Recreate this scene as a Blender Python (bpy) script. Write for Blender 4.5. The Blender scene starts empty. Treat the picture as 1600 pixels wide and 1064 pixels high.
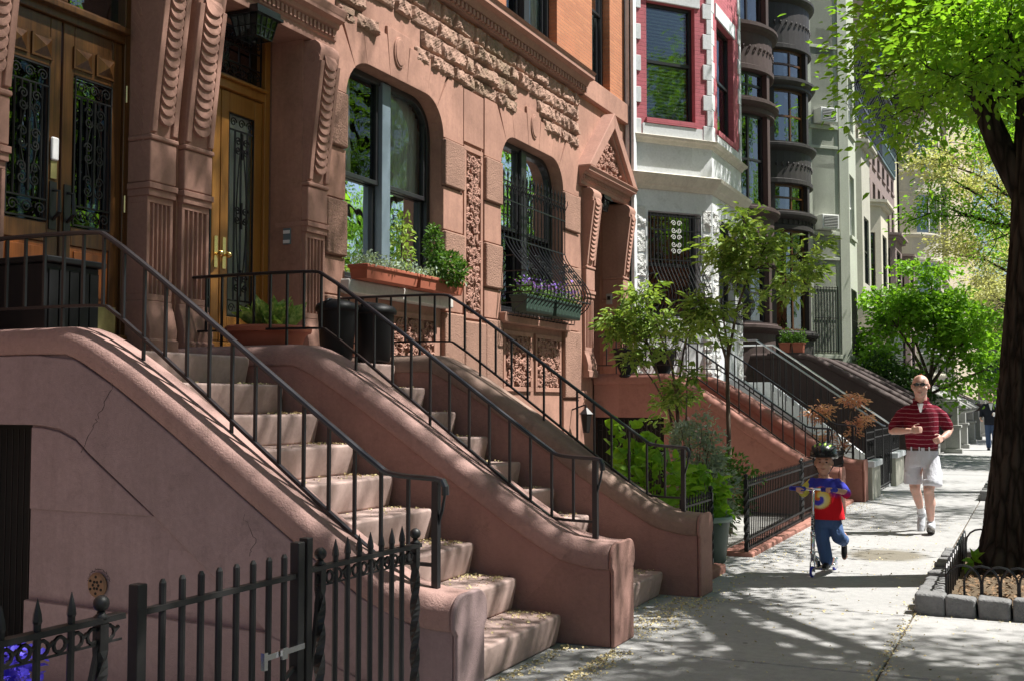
import bpy, bmesh, math, random
import numpy as np
from mathutils import Vector, Matrix
R = math.radians
random.seed(7)
rng = np.random.default_rng(11)
S = bpy.context.scene
COL = S.collection

# ------------------------------------------------------------------ camera, sky, sun, exposure
F = 1740.0; CAMZ = 1.56
pitch = math.atan(96.0 / F)
yaw = math.atan(820.0 / F * math.cos(pitch))
cd = bpy.data.cameras.new('camera'); cam = bpy.data.objects.new('camera', cd); COL.objects.link(cam)
cd.sensor_fit = 'HORIZONTAL'; cd.sensor_width = 36.0; cd.lens = F / 1600.0 * 36.0
cd.clip_start = 0.05; cd.clip_end = 3000
cam.location = (0, 0, CAMZ); cam.rotation_euler = (math.pi / 2 + pitch, 0, yaw)
S.camera = cam
SUN = Vector((0.47, 0.225, 0.86)).normalized()          # direction towards the sun
el = math.asin(SUN.z); az = math.atan2(SUN.x, SUN.y)
W = bpy.data.worlds.new('World'); S.world = W; W.use_nodes = True
nt = W.node_tree; nt.nodes.clear()
sk = nt.nodes.new('ShaderNodeTexSky'); sk.sky_type = 'NISHITA'; sk.sun_disc = False
sk.sun_elevation = el; sk.sun_rotation = az; sk.air_density = 1.0; sk.dust_density = 1.2
bg = nt.nodes.new('ShaderNodeBackground'); bg.inputs[1].default_value = 0.052
wo = nt.nodes.new('ShaderNodeOutputWorld')
nt.links.new(sk.outputs[0], bg.inputs[0]); nt.links.new(bg.outputs[0], wo.inputs[0])
ld = bpy.data.lights.new('sun', 'SUN'); ld.energy = 5.0; ld.angle = R(0.53); ld.color = (1.0, 0.965, 0.915)
lo = bpy.data.objects.new('sun', ld); COL.objects.link(lo)
lo.rotation_euler = (-SUN).to_track_quat('-Z', 'Y').to_euler(); lo.location = (20, 8, 40)
S.view_settings.view_transform = 'Standard'; S.view_settings.look = 'None'
S.view_settings.exposure = 1.08; S.view_settings.gamma = 1.0
S.render.engine = 'CYCLES'
S.cycles.max_bounces = 6; S.cycles.transparent_max_bounces = 12

# ------------------------------------------------------------------ materials
def newmat(name):
    m = bpy.data.materials.new(name); m.use_nodes = True
    n = m.node_tree; n.nodes.clear()
    o = n.nodes.new('ShaderNodeOutputMaterial')
    p = n.nodes.new('ShaderNodeBsdfPrincipled'); n.links.new(p.outputs[0], o.inputs[0])
    return m, n, p, o
def N(n, t, **kw):
    x = n.nodes.new('ShaderNode' + t)
    for k, v in kw.items():
        if k.startswith('i_'):
            x.inputs[k[2:].replace('_', ' ')].default_value = v
        else: setattr(x, k, v)
    return x
def coords(n, scale=(1, 1, 1), rot=(0, 0, 0)):
    tc = N(n, 'TexCoord'); mp = N(n, 'Mapping')
    mp.inputs['Scale'].default_value = scale; mp.inputs['Rotation'].default_value = rot
    n.links.new(tc.outputs['Object'], mp.inputs[0]); return mp.outputs[0]
def noise(n, vec, sc, det=4, rough=.6):
    x = N(n, 'TexNoise'); x.inputs['Scale'].default_value = sc; x.inputs['Detail'].default_value = det
    x.inputs['Roughness'].default_value = rough; n.links.new(vec, x.inputs['Vector']); return x.outputs['Fac']
def ramp(n, fac, stops):
    x = N(n, 'ValToRGB'); e = x.color_ramp.elements
    while len(e) < len(stops): e.new(0.5)
    for i, (p, c) in enumerate(stops):
        e[i].position = p; e[i].color = (c[0], c[1], c[2], 1) if not isinstance(c, (int, float)) else (c, c, c, 1)
    n.links.new(fac, x.inputs[0]); return x.outputs[0]
def mix(n, fac, a, b, mode='MIX'):
    x = N(n, 'MixRGB', blend_type=mode)
    for s, v in ((0, fac), (1, a), (2, b)):
        if isinstance(v, (int, float)): x.inputs[s].default_value = v
        elif isinstance(v, tuple): x.inputs[s].default_value = (v[0], v[1], v[2], 1)
        else: n.links.new(v, x.inputs[s])
    return x.outputs[0]
def bump(n, p, h, dist=.01, strg=1.0, prev=None):
    b = N(n, 'Bump'); b.inputs['Distance'].default_value = dist; b.inputs['Strength'].default_value = strg
    n.links.new(h, b.inputs['Height'])
    if prev is not None: n.links.new(prev, b.inputs['Normal'])
    n.links.new(b.outputs[0], p.inputs['Normal']); return b.outputs[0]
def c3(c, k): return tuple(min(1, v * k) for v in c)
PATCHY = ('painted_brownstone', 'redder_painted_brownstone', 'coping_brownstone', 'smooth_brownstone', 'step_stone', 'weathered_coping_brownstone', 'red_painted_stone', 'white_painted_stone')
def stone(name, c, var=.25, fine=180, grain=.003, rough=.85, streak=.3, blotch=1.3, stain=None, coarse=0, lump=0.0):
    m, n, p, o = newmat(name)
    v = coords(n)
    a = noise(n, v, blotch, 5, .65)
    col = mix(n, ramp(n, a, [(.3, 0.), (.7, 1.)]), c3(c, 1 - var), c3(c, 1 + var))
    if streak:
        s = noise(n, coords(n, (3.2, 3.2, .28)), 2.2, 5, .7)
        col = mix(n, ramp(n, s, [(.45, 0.), (.72, streak)]), col, c3(c, .55))
    f = noise(n, v, 26, 4, .7)
    col = mix(n, .35, col, ramp(n, f, [(.3, c3(c, .7)), (.7, c3(c, 1.25))]))
    if name in PATCHY:
        vp = N(n, 'TexVoronoi'); vp.inputs['Scale'].default_value = 1.5; vp.distance = 'CHEBYCHEV'; vp.inputs['Randomness'].default_value = .9; n.links.new(mix(n, .06, v, N(n, 'TexNoise').outputs['Color']), vp.inputs['Vector'])
        sx_ = N(n, 'SeparateColor'); n.links.new(vp.outputs['Color'], sx_.inputs[0])
        col = mix(n, ramp(n, sx_.outputs[0], [(.0, .28), (.30, .0)]), col, c3(c, .70)); col = mix(n, ramp(n, sx_.outputs[1], [(.70, .0), (1., .30)]), col, c3(c, 1.35))
        gr = noise(n, v, 5.5, 6, .75); col = mix(n, ramp(n, gr, [(.56, 0.), (.72, .5)]), col, c3(c, .5))
    if stain:
        s2 = noise(n, v, .9, 6, .7)
        col = mix(n, ramp(n, s2, [(.52, 0.), (.66, .75)]), col, stain)
    n.links.new(col, p.inputs['Base Color']); p.inputs['Roughness'].default_value = rough
    p.inputs['Specular IOR Level'].default_value = .25
    g = noise(n, v, fine, 3, .7)
    pv = bump(n, p, g, grain, .8)
    if coarse:
        pv = bump(n, p, noise(n, v, 55, 3, .6), coarse, 1., pv)
    if lump: bump(n, p, noise(n, v, 6, 3, .5), lump, 1., pv)
    return m
def flat(name, c, rough=.5, metal=0., spec=.5, var=0.15, sc=8):
    m, n, p, o = newmat(name)
    f = noise(n, coords(n), sc, 4)
    n.links.new(mix(n, f, c3(c, 1 - var), c3(c, 1 + var)), p.inputs['Base Color'])
    p.inputs['Roughness'].default_value = rough; p.inputs['Metallic'].default_value = metal
    p.inputs['Specular IOR Level'].default_value = spec
    return m
def wood(name, c1, c2, rough=.35, zs=.35):
    m, n, p, o = newmat(name)
    v = coords(n, (14, 14, zs))
    a = noise(n, v, 3.0, 6, .7); b = noise(n, coords(n), 1.5, 3)
    col = mix(n, ramp(n, a, [(.35, 0.), (.65, 1.)]), c1, c2)
    col = mix(n, ramp(n, b, [(.35, 0.), (.75, .55)]), col, c3(c1, .4))
    n.links.new(col, p.inputs['Base Color']); p.inputs['Roughness'].default_value = rough
    bump(n, p, a, .002, .5); return m
def leafmat(name, c1, c2, trans=.45, sc=1.6):
    m, n, p, o = newmat(name)
    a = noise(n, coords(n), sc, 3); b = noise(n, coords(n), 35, 2)
    f = mix(n, .5, a, b)
    col = mix(n, ramp(n, f, [(.38, 0.), (.62, 1.)]), c1, c2)
    n.links.new(col, p.inputs['Base Color']); p.inputs['Roughness'].default_value = .5
    p.inputs['Specular IOR Level'].default_value = .35
    t = N(n, 'BsdfTranslucent'); n.links.new(mix(n, 1.0, col, (1.0, 1.0, .45), 'MULTIPLY'), t.inputs[0])
    g = N(n, 'Gamma'); 
    ms = N(n, 'MixShader'); ms.inputs[0].default_value = trans
    n.links.new(p.outputs[0], ms.inputs[1]); n.links.new(t.outputs[0], ms.inputs[2]); n.links.new(ms.outputs[0], o.inputs[0])
    n.nodes.remove(g)
    return m
def glassmat(name, tint=(.82, .86, .84), base=.03, lump=0.003):
    m, n, p, o = newmat(name); n.nodes.remove(p)
    t = N(n, 'BsdfTransparent'); t.inputs[0].default_value = (*tint, 1)
    g = N(n, 'BsdfGlossy'); g.inputs['Roughness'].default_value = .015; g.inputs[0].default_value = (.9, .95, 1, 1)
    fr = N(n, 'Fresnel'); fr.inputs[0].default_value = 1.5
    mm = N(n, 'Math', operation='MULTIPLY_ADD'); n.links.new(fr.outputs[0], mm.inputs[0]); mm.inputs[1].default_value = 1.0; mm.inputs[2].default_value = base
    b = N(n, 'Bump'); b.inputs['Distance'].default_value = lump; n.links.new(noise(n, coords(n), 2.2, 2), b.inputs['Height'])
    n.links.new(b.outputs[0], g.inputs['Normal'])
    ms = N(n, 'MixShader'); n.links.new(mm.outputs[0], ms.inputs[0]); n.links.new(t.outputs[0], ms.inputs[1]); n.links.new(g.outputs[0], ms.inputs[2])
    n.links.new(ms.outputs[0], o.inputs[0]); return m
def brick(name, c1, c2, mortar, axis='x', scale=1.0):
    m, n, p, o = newmat(name)
    tc = N(n, 'TexCoord'); sp = N(n, 'SeparateXYZ'); cb = N(n, 'CombineXYZ')
    n.links.new(tc.outputs['Object'], sp.inputs[0])
    ad = N(n, 'Math', operation='ADD'); n.links.new(sp.outputs[1], ad.inputs[0]); n.links.new(sp.outputs[0], ad.inputs[1])
    n.links.new(ad.outputs[0], cb.inputs[0]); n.links.new(sp.outputs[2], cb.inputs[1])
    b = N(n, 'TexBrick'); n.links.new(cb.outputs[0], b.inputs['Vector'])
    b.inputs['Color1'].default_value = (*c1, 1); b.inputs['Color2'].default_value = (*c2, 1); b.inputs['Mortar'].default_value = (*mortar, 1)
    b.inputs['Scale'].default_value = 1.0; b.inputs['Brick Width'].default_value = .3 * scale; b.inputs['Row Height'].default_value = .052 * scale
    b.inputs['Mortar Size'].default_value = .005 * scale; b.inputs['Bias'].default_value = 0
    v = coords(n); f = noise(n, v, 2.2, 5)
    col = mix(n, .45, b.outputs['Color'], ramp(n, f, [(.3, c3(c1, .6)), (.7, c3(c2, 1.3))]))
    n.links.new(col, p.inputs['Base Color']); p.inputs['Roughness'].default_value = .85
    inv = N(n, 'Math', operation='SUBTRACT'); inv.inputs[0].default_value = 1; n.links.new(b.outputs['Fac'], inv.inputs[1])
    pv = bump(n, p, inv.outputs[0], .006, 1.); bump(n, p, noise(n, v, 120, 3), .002, .8, pv)
    return m
M = {}
M['paint'] = stone('painted_brownstone', (.295, .21, .205), .24, 150, .004, .8, .45, .9, coarse=.0015)
M['paint_b'] = stone('redder_painted_brownstone', (.31, .175, .145), .18, 150, .004, .8, .28, 1.2, coarse=.003)
M['coping'] = stone('coping_brownstone', (.32, .20, .175), .2, 110, .004, .75, .12, 2.2, coarse=.003)
M['coping_c'] = stone('weathered_coping_brownstone', (.24, .165, .13), .3, 110, .004, .8, .1, 1.6, coarse=.002)
M['step'] = stone('step_stone', (.43, .315, .28), .16, 160, .003, .85, .25, 2.4, stain=None)
M['brown'] = stone('smooth_brownstone', (.355, .195, .145), .32, 170, .002, .85, .5, 1.4)
M['brown2'] = stone('carved_brownstone', (.35, .195, .15), .2, 170, .003, .85, .2, 2.0)
M['quoin'] = stone('tooled_brownstone', (.30, .175, .13), .22, 60, .010, .9, .1, 2.0, coarse=.014)
M['rock'] = stone('rock_faced_brownstone', (.33, .205, .155), .35, 60, .006, .9, .1, 2.2, stain=(.17, .13, .08), coarse=.008, lump=.02)
M['dkstone'] = stone('shaded_carved_brownstone', (.235, .14, .115), .18, 150, .003, .85, .2, 2)  # darker copy of the carved stone, with shade put into its colour
M['redstoop'] = stone('red_painted_stone', (.33, .155, .12), .12, 150, .003, .75, .2, 1.2)
M['brick'] = brick('orange_brick', (.50, .20, .09), (.36, .13, .06), (.30, .17, .11))
M['redbrick'] = brick('crimson_painted_brick', (.48, .12, .145), (.38, .09, .11), (.34, .09, .10), scale=1.3)
M['white'] = stone('white_painted_stone', (.60, .62, .63), .08, 120, .002, .75, .18, 1.2)
M['whiterock'] = stone('white_rock_faced_stone', (.62, .62, .60), .14, 40, .010, .85, .2, 2.5, coarse=.02, lump=.04)
M['cream'] = stone('cream_moulding', (.56, .53, .45), .2, 100, .003, .8, .5, 2.5)
M['chocolate'] = stone('chocolate_stone', (.06, .04, .036), .25, 120, .003, .7, .15, 2)
M['blackstone'] = stone('black_painted_stone', (.036, .032, .030), .3, 120, .003, .55, .1, 2)
M['sage'] = stone('sage_stucco', (.40, .42, .35), .1, 120, .003, .85, .22, .8)
M['greige'] = stone('greige_stone', (.38, .37, .31), .14, 100, .003, .85, .3, 1)
M['buff'] = stone('buff_stone', (.50, .47, .38), .12, 100, .003, .85, .2, 1)
M['mauve'] = stone('mauve_stone', (.23, .18, .17), .18, 100, .003, .85, .2, 1)
M['grey'] = stone('grey_granite', (.33, .33, .31), .2, 90, .003, .85, .3, 2)
M['litesto'] = stone('light_step_stone', (.52, .50, .46), .15, 90, .003, .85, .15, 3)
M['cobble'] = stone('granite_sett', (.17, .17, .17), .35, 60, .006, .75, .0, 6, coarse=.01)
M['bbrick'] = brick('beige_apartment_brick', (.50, .43, .32), (.44, .37, .27), (.40, .35, .27), scale=3)
M['iron'] = flat('black_iron', (.008, .008, .010), .35, 0., .5)
M['ironold'] = flat('worn_black_iron', (.011, .0105, .0105), .5, 0., .4, .5, 30)
M['black'] = flat('black_plastic', (.009, .009, .010), .5, 0, .25)
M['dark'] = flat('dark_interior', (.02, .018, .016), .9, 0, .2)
M['room'] = flat('room_plaster', (.10, .085, .07), .9, 0, .2)
M['bronze'] = flat('black_window_paint', (.018, .018, .02), .35)
M['bluegrey'] = flat('sky_sheen_and_plate_blue_grey', (.13, .17, .20), .45)  # mullions: sky reflection put into the colour; plain grey on the intercom plate
M['wframe'] = flat('white_window_paint', (.7, .7, .67), .5)
M['cornice'] = flat('slate_cornice_paint', (.055, .065, .085), .5, 0, .5, .4)
M['cornicet'] = flat('teal_cornice_paint', (.10, .15, .16), .5, 0, .5, .3)
M['brass'] = flat('brass', (.75, .55, .22), .25, 1.0)
M['kick'] = flat('weathered_brass_plate', (.42, .36, .16), .42, .7, .5, .4, 14)
M['chrome'] = flat('polished_aluminium', (.72, .73, .75), .22, 1.0)
M['white_pl'] = flat('white_plastic', (.75, .75, .75), .4)
M['terra'] = flat('terracotta', (.33, .10, .058), .7, 0, .3)
M['bin'] = flat('dark_green_plastic', (.03, .06, .045), .45)
M['binlid'] = flat('grey_green_plastic_rim', (.16, .24, .20), .45)
M['oak'] = wood('golden_oak', (.36, .165, .035), (.27, .11, .02))
M['oakdark'] = wood('dark_stained_oak', (.13, .055, .015), (.055, .022, .008), .3)
M['oakred'] = wood('red_stained_oak', (.36, .11, .025), (.22, .06, .012), .3)
M['glass'] = glassmat('window_glass')
M['glassclear'] = glassmat('clear_door_glass', (.95, .97, .96), .02, .002)
M['glassd'] = glassmat('dark_window_glass', (.35, .38, .36), .16, .006)
M['curtain'] = flat('white_curtain', (.75, .76, .74), .9, 0, .1)
M['blind'] = flat('pale_blind', (.42, .45, .42), .7, 0, .2)
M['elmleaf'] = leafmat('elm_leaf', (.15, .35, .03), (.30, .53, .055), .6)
M['darkleaf'] = leafmat('shaded_leaf', (.05, .13, .02), (.10, .21, .03), .45)
M['maple'] = leafmat('norway_maple_leaf', (.13, .32, .025), (.28, .50, .05), .5)
M['paleleaf'] = leafmat('pale_young_leaf', (.46, .50, .20), (.68, .68, .38), .45)
M['cherry'] = leafmat('glossy_shrub_leaf', (.11, .22, .035), (.42, .55, .14), .4, 4)
M['boxwood'] = leafmat('boxwood_leaf', (.05, .12, .02), (.12, .24, .04), .35, 5)
M['silver'] = leafmat('silvery_leaf', (.22, .30, .24), (.34, .42, .33), .3, 5)
M['redleaf'] = leafmat('red_maple_leaf', (.72, .32, .28), (.85, .55, .38), .45, 8)
M['hosta'] = leafmat('hosta_leaf', (.12, .26, .05), (.50, .60, .22), .4, 14)
M['purple'] = leafmat('purple_petal', (.20, .08, .55), (.35, .20, .75), .4, 20)
M['blueflower'] = leafmat('blue_petal', (.05, .04, .55), (.12, .08, .80), .4, 20)
M['redflower'] = leafmat('red_petal', (.65, .03, .04), (.75, .08, .08), .4, 20)
M['ivy'] = leafmat('ivy_leaf', (.02, .06, .015), (.05, .11, .02), .3, 5)
M['bark'] = None
def barkmat(name, c):
    m, n, p, o = newmat(name)
    v = coords(n, (9, 9, 1.6))
    a = noise(n, v, 1.8, 6, .72); vo = N(n, 'TexVoronoi'); vo.inputs['Scale'].default_value = 1.6; vo.feature = 'DISTANCE_TO_EDGE'
    wv = mix(n, .25, v, N(n, 'TexNoise').outputs['Color']); n.links.new(wv, vo.inputs['Vector'])
    h = mix(n, .5, a, ramp(n, vo.outputs['Distance'], [(.0, 0.), (.25, 1.)]))
    n.links.new(ramp(n, h, [(.25, c3(c, .35)), (.7, c3(c, 1.2))]), p.inputs['Base Color'])
    p.inputs['Roughness'].default_value = .95; p.inputs['Specular IOR Level'].default_value = .1
    bump(n, p, h, .05, 1.0); return m
M['bark'] = barkmat('elm_bark', (.045, .037, .030))
M['bark2'] = barkmat('grey_twig_bark', (.17, .13, .10))

def sidewalkmat():
    m, n, p, o = newmat('sidewalk_concrete')
    v = coords(n)
    a = noise(n, v, .8, 6, .6); b = noise(n, v, 12, 5, .7); g = noise(n, v, 220, 3, .7)
    col = ramp(n, a, [(.3, (.25, .255, .255)), (.7, (.36, .362, .36))])
    col = mix(n, .4, col, ramp(n, b, [(.3, (.25, .24, .23)), (.7, (.48, .47, .45))]))
    col = mix(n, ramp(n, g, [(.35, .35), (.6, 0.)]), col, (.16, .155, .15))
    vo = N(n, 'TexVoronoi'); vo.inputs['Scale'].default_value = 3.1; n.links.new(v, vo.inputs['Vector'])
    gs = N(n, 'Math', operation='LESS_THAN'); n.links.new(vo.outputs['Distance'], gs.inputs[0]); gs.inputs[1].default_value = .055
    col = mix(n, gs.outputs[0], col, (.13, .125, .12))
    s = noise(n, coords(n, (1, .45, 1)), .55, 5, .65)
    col = mix(n, ramp(n, s, [(.6, 0.), (.72, .45)]), col, (.22, .19, .13))
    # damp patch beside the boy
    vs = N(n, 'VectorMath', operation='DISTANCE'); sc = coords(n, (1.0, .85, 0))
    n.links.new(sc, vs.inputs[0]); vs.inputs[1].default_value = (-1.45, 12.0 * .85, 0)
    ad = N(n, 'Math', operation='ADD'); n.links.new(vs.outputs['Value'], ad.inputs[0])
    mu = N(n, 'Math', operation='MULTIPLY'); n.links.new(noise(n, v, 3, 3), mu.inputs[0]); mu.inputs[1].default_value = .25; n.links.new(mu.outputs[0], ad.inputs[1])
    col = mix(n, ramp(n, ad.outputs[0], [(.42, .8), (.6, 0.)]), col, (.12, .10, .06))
    n.links.new(col, p.inputs['Base Color']); p.inputs['Roughness'].default_value = .9
    pv = bump(n, p, g, .003, .8); bump(n, p, b, .006, .6, pv); return m
M['walk'] = sidewalkmat()
M['asphalt'] = stone('asphalt', (.06, .06, .062), .2, 140, .006, .9, 0, 1, coarse=.004)
M['soil'] = stone('leafy_soil', (.13, .095, .06), .4, 90, .01, .95, 0, 8, coarse=.02)
M['petal'] = flat('fallen_blossom', (.62, .52, .28), .8, 0, .2, .35, 60)

# ------------------------------------------------------------------ geometry helpers
def setpar(o, parent):
    if parent is not None:
        o.parent = parent; o.matrix_parent_inverse = Matrix.Translation(-parent.location)
class MB:
    """collects geometry; fr = (ox, oy, dx, dy): local (u, d, z) -> u along the wall, d outwards"""
    def __init__(s, fr=None): s.v = []; s.f = []; s.fr = fr
    def P(s, p):
        if s.fr is None: return tuple(p)
        ox, oy, dx, dy = s.fr; u, d, z = p
        return (ox + u * dx + d * dy, oy + u * dy - d * dx, z)
    def add(s, vs, fs):
        o = len(s.v); s.v += [s.P(p) for p in vs]; s.f += [tuple(i + o for i in f) for f in fs]
    def box(s, a0, a1, b0, b1, c0, c1):
        vs = [(x, y, z) for z in (c0, c1) for y in (b0, b1) for x in (a0, a1)]
        s.add(vs, [(0, 2, 3, 1), (4, 5, 7, 6), (0, 1, 5, 4), (2, 6, 7, 3), (0, 4, 6, 2), (1, 3, 7, 5)])
    def prism(s, poly, a, b, ax):
        """poly 2-D; extruded along axis ax (0,1,2) between a and b"""
        def mk(p, t):
            q = list(p); q.insert(ax, t); return tuple(q)
        n = len(poly)
        s.add([mk(p, a) for p in poly] + [mk(p, b) for p in poly],
              [tuple(range(n))[::-1], tuple(range(n, 2 * n))] + [(i, (i + 1) % n, (i + 1) % n + n, i + n) for i in range(n)])
    def tube(s, path, r, n=6, closed=False, caps=True):
        path = [Vector(p) for p in path]; k = len(path)
        rs = r if isinstance(r, (list, tuple)) else [r] * k
        vs = []; up = None
        for i, p in enumerate(path):
            if closed: t = (path[(i + 1) % k] - path[i - 1])
            else: t = path[min(i + 1, k - 1)] - path[max(i - 1, 0)]
            if t.length < 1e-9: t = Vector((0, 0, 1))
            t.normalize()
            if up is None:
                a = Vector((0, 0, 1)) if abs(t.z) < .9 else Vector((1, 0, 0))
                up = (a - t * a.dot(t)).normalized()
            else:
                up = up - t * up.dot(t)
                up = up.normalized() if up.length > 1e-6 else t.orthogonal().normalized()
            sd = t.cross(up)
            off = math.pi / n
            for j in range(n):
                a = 2 * math.pi * j / n + off
                vs.append(tuple(p + (up * math.cos(a) + sd * math.sin(a)) * rs[i]))
        fs = []
        for i in range(k if closed else k - 1):
            for j in range(n):
                a = i * n + j; b = i * n + (j + 1) % n; c = ((i + 1) % k) * n + (j + 1) % n; d = ((i + 1) % k) * n + j
                fs.append((a, b, c, d))
        if caps and not closed:
            fs.append(tuple(range(n))[::-1]); fs.append(tuple(range((k - 1) * n, k * n)))
        s.add(vs, fs)
    def lathe(s, prof, c=(0, 0, 0), n=16, sx=1., sy=1.):
        vs = []; k = len(prof)
        for r, z in prof:
            for j in range(n):
                a = 2 * math.pi * j / n; vs.append((c[0] + r * sx * math.cos(a), c[1] + r * sy * math.sin(a), c[2] + z))
        fs = [(i * n + j, i * n + (j + 1) % n, (i + 1) * n + (j + 1) % n, (i + 1) * n + j) for i in range(k - 1) for j in range(n)]
        fs.append(tuple(range(n))[::-1]); fs.append(tuple(range((k - 1) * n, k * n)))
        s.add(vs, fs)
    def ball(s, c, r, n=10, sc=(1, 1, 1)):
        prof = [(math.sin(math.pi * i / n) * r if 0 < i < n else r * .01, -math.cos(math.pi * i / n) * r * sc[2]) for i in range(n + 1)]
        s.lathe(prof, c, n + 4, sc[0], sc[1])
    def sweep(s, path, sec, caps=True):
        """path in the (x,z) plane [(x,z)], section [(y, n)] placed at normal"""
        k = len(path); m = len(sec); vs = []
        for i, (x, z) in enumerate(path):
            a = path[max(i - 1, 0)]; b = path[min(i + 1, k - 1)]
            if i == 0 or i == k - 1: a, b = (path[0], path[1]) if i == 0 else (path[k - 2], path[k - 1])
            t = Vector((b[0] - a[0], b[1] - a[1])).normalized(); nx, nz = -t.y, t.x
            if nz < 0: nx, nz = -nx, -nz
            for (y, h) in sec: vs.append((x + nx * h, y, z + nz * h))
        fs = [(i * m + j, i * m + (j + 1) % m, (i + 1) * m + (j + 1) % m, (i + 1) * m + j) for i in range(k - 1) for j in range(m)]
        if caps: fs.append(tuple(range(m))[::-1]); fs.append(tuple(range((k - 1) * m, k * m)))
        s.add(vs, fs)
    def obj(s, name, m, parent=None, smooth=False, bevel=0, seg=2):
        me = bpy.data.meshes.new(name); me.from_pydata(s.v, [], s.f)
        bm = bmesh.new(); bm.from_mesh(me); bmesh.ops.recalc_face_normals(bm, faces=bm.faces[:])
        bm.to_mesh(me); bm.free()
        me.materials.append(M[m] if isinstance(m, str) else m)
        if smooth:
            me.polygons.foreach_set('use_smooth', [True] * len(me.polygons))
        o = bpy.data.objects.new(name, me); COL.objects.link(o)
        setpar(o, parent)
        if bevel:
            md = o.modifiers.new('bevel', 'BEVEL'); md.width = bevel; md.segments = seg; md.limit_method = 'ANGLE'; md.angle_limit = R(40)
            me.polygons.foreach_set('use_smooth', [True] * len(me.polygons)) if seg > 1 else None
            if seg > 1: md.harden_normals = True
        return o
def tag(o, label=None, cat=None, group=None, kind=None):
    if label: o['label'] = label
    if cat: o['category'] = cat
    if group: o['group'] = group
    if kind: o['kind'] = kind
    return o
def thing(name, label, cat, group=None, loc=(0, 0, 0)):
    o = bpy.data.objects.new(name, None); COL.objects.link(o); o.location = loc; o.empty_display_size = .2
    return tag(o, label, cat, group)
def copy_tree(o, parent=None):
    c = o.copy(); COL.objects.link(c)
    if parent is not None: c.parent = parent
    for ch in list(o.children): copy_tree(ch, c)
    return c
def arc(cx, cz, r, a0, a1, n):
    return [(cx + r * math.cos(R(a0 + (a1 - a0) * i / n)), cz + r * math.sin(R(a0 + (a1 - a0) * i / n))) for i in range(n + 1)]
def chaikin(p, k=2):
    for _ in range(k):
        q = [p[0]]
        for a, b in zip(p[:-1], p[1:]):
            q += [(a[0] * .75 + b[0] * .25, a[1] * .75 + b[1] * .25), (a[0] * .25 + b[0] * .75, a[1] * .25 + b[1] * .75)]
        q.append(p[-1]); p = q
    return p
def interp(path, x):
    for a, b in zip(path[:-1], path[1:]):
        if min(a[0], b[0]) - 1e-6 <= x <= max(a[0], b[0]) + 1e-6:
            t = 0 if abs(b[0] - a[0]) < 1e-9 else (x - a[0]) / (b[0] - a[0]); return a[1] + (b[1] - a[1]) * t
    return path[-1][1]
def vnoise(x, y, z=0.0):
    return (math.sin(x * 1.7 + 1.3 * math.sin(y * 2.3 + z)) + math.sin(y * 2.9 + 1.7 * math.sin(x * 1.9 - z)) + .6 * math.sin(x * 5.1 + y * 3.7 + z * 2)) / 2.6
# leaves ------------------------------------------------------------------
def leaf_mesh(name, pts, dirs, size, mat, parent=None, wid=.5, jit=.35, fold=.25, droop=0.0):
    n = len(pts); pts = np.asarray(pts, float)
    d = np.asarray(dirs, float) if dirs is not None else rng.normal(size=(n, 3))
    d = d + rng.normal(size=(n, 3)) * .35; d[:, 2] -= droop
    d /= np.linalg.norm(d, axis=1)[:, None] + 1e-9
    u = rng.normal(size=(n, 3)); u[:, 2] = np.abs(u[:, 2]) + .8
    s = np.cross(d, u); s /= np.linalg.norm(s, axis=1)[:, None] + 1e-9
    nn = np.cross(s, d)
    L = size * (1 + rng.uniform(-jit, jit, n)); Wd = (L * wid * .5)
    L = L[:, None]; Wd = Wd[:, None]
    v = np.empty((n, 6, 3))
    v[:, 0] = pts; v[:, 3] = pts + d * L - nn * L * .12
    v[:, 1] = pts + d * L * .28 + s * Wd * .9 + nn * Wd * fold; v[:, 2] = pts + d * L * .65 + s * Wd * .8 + nn * Wd * fold
    v[:, 5] = pts + d * L * .28 - s * Wd * .9 + nn * Wd * fold; v[:, 4] = pts + d * L * .65 - s * Wd * .8 + nn * Wd * fold
    me = bpy.data.meshes.new(name)
    me.vertices.add(n * 6); me.vertices.foreach_set('co', v.reshape(-1).astype(np.float32))
    idx = (np.arange(n)[:, None] * 6 + np.array([[0, 1, 2, 3, 0, 3, 4, 5]])).reshape(-1)
    me.loops.add(n * 8); me.loops.foreach_set('vertex_index', idx.astype(np.int32))
    me.polygons.add(n * 2); me.polygons.foreach_set('loop_start', (np.arange(n * 2) * 4).astype(np.int32))
    me.update(calc_edges=True); me.materials.append(M[mat])
    o = bpy.data.objects.new(name, me); COL.objects.link(o)
    setpar(o, parent)
    return o
def limb(mb, a, b, r0, r1, seg=6, wob=.08, n=7):
    a = Vector(a); b = Vector(b); L = (b - a).length; pts = []; rs = []
    o = Vector((random.uniform(-1, 1), random.uniform(-1, 1), random.uniform(-.5, .5))) * wob * L
    for i in range(seg + 1):
        t = i / seg; q = a.lerp(b, t) + o * math.sin(math.pi * t) + Vector((random.uniform(-1, 1), random.uniform(-1, 1), random.uniform(-1, 1))) * wob * .18 * L * (0 < i < seg)
        pts.append(q); rs.append(r0 + (r1 - r0) * t)
    mb.tube(pts, rs, n); return pts
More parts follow.
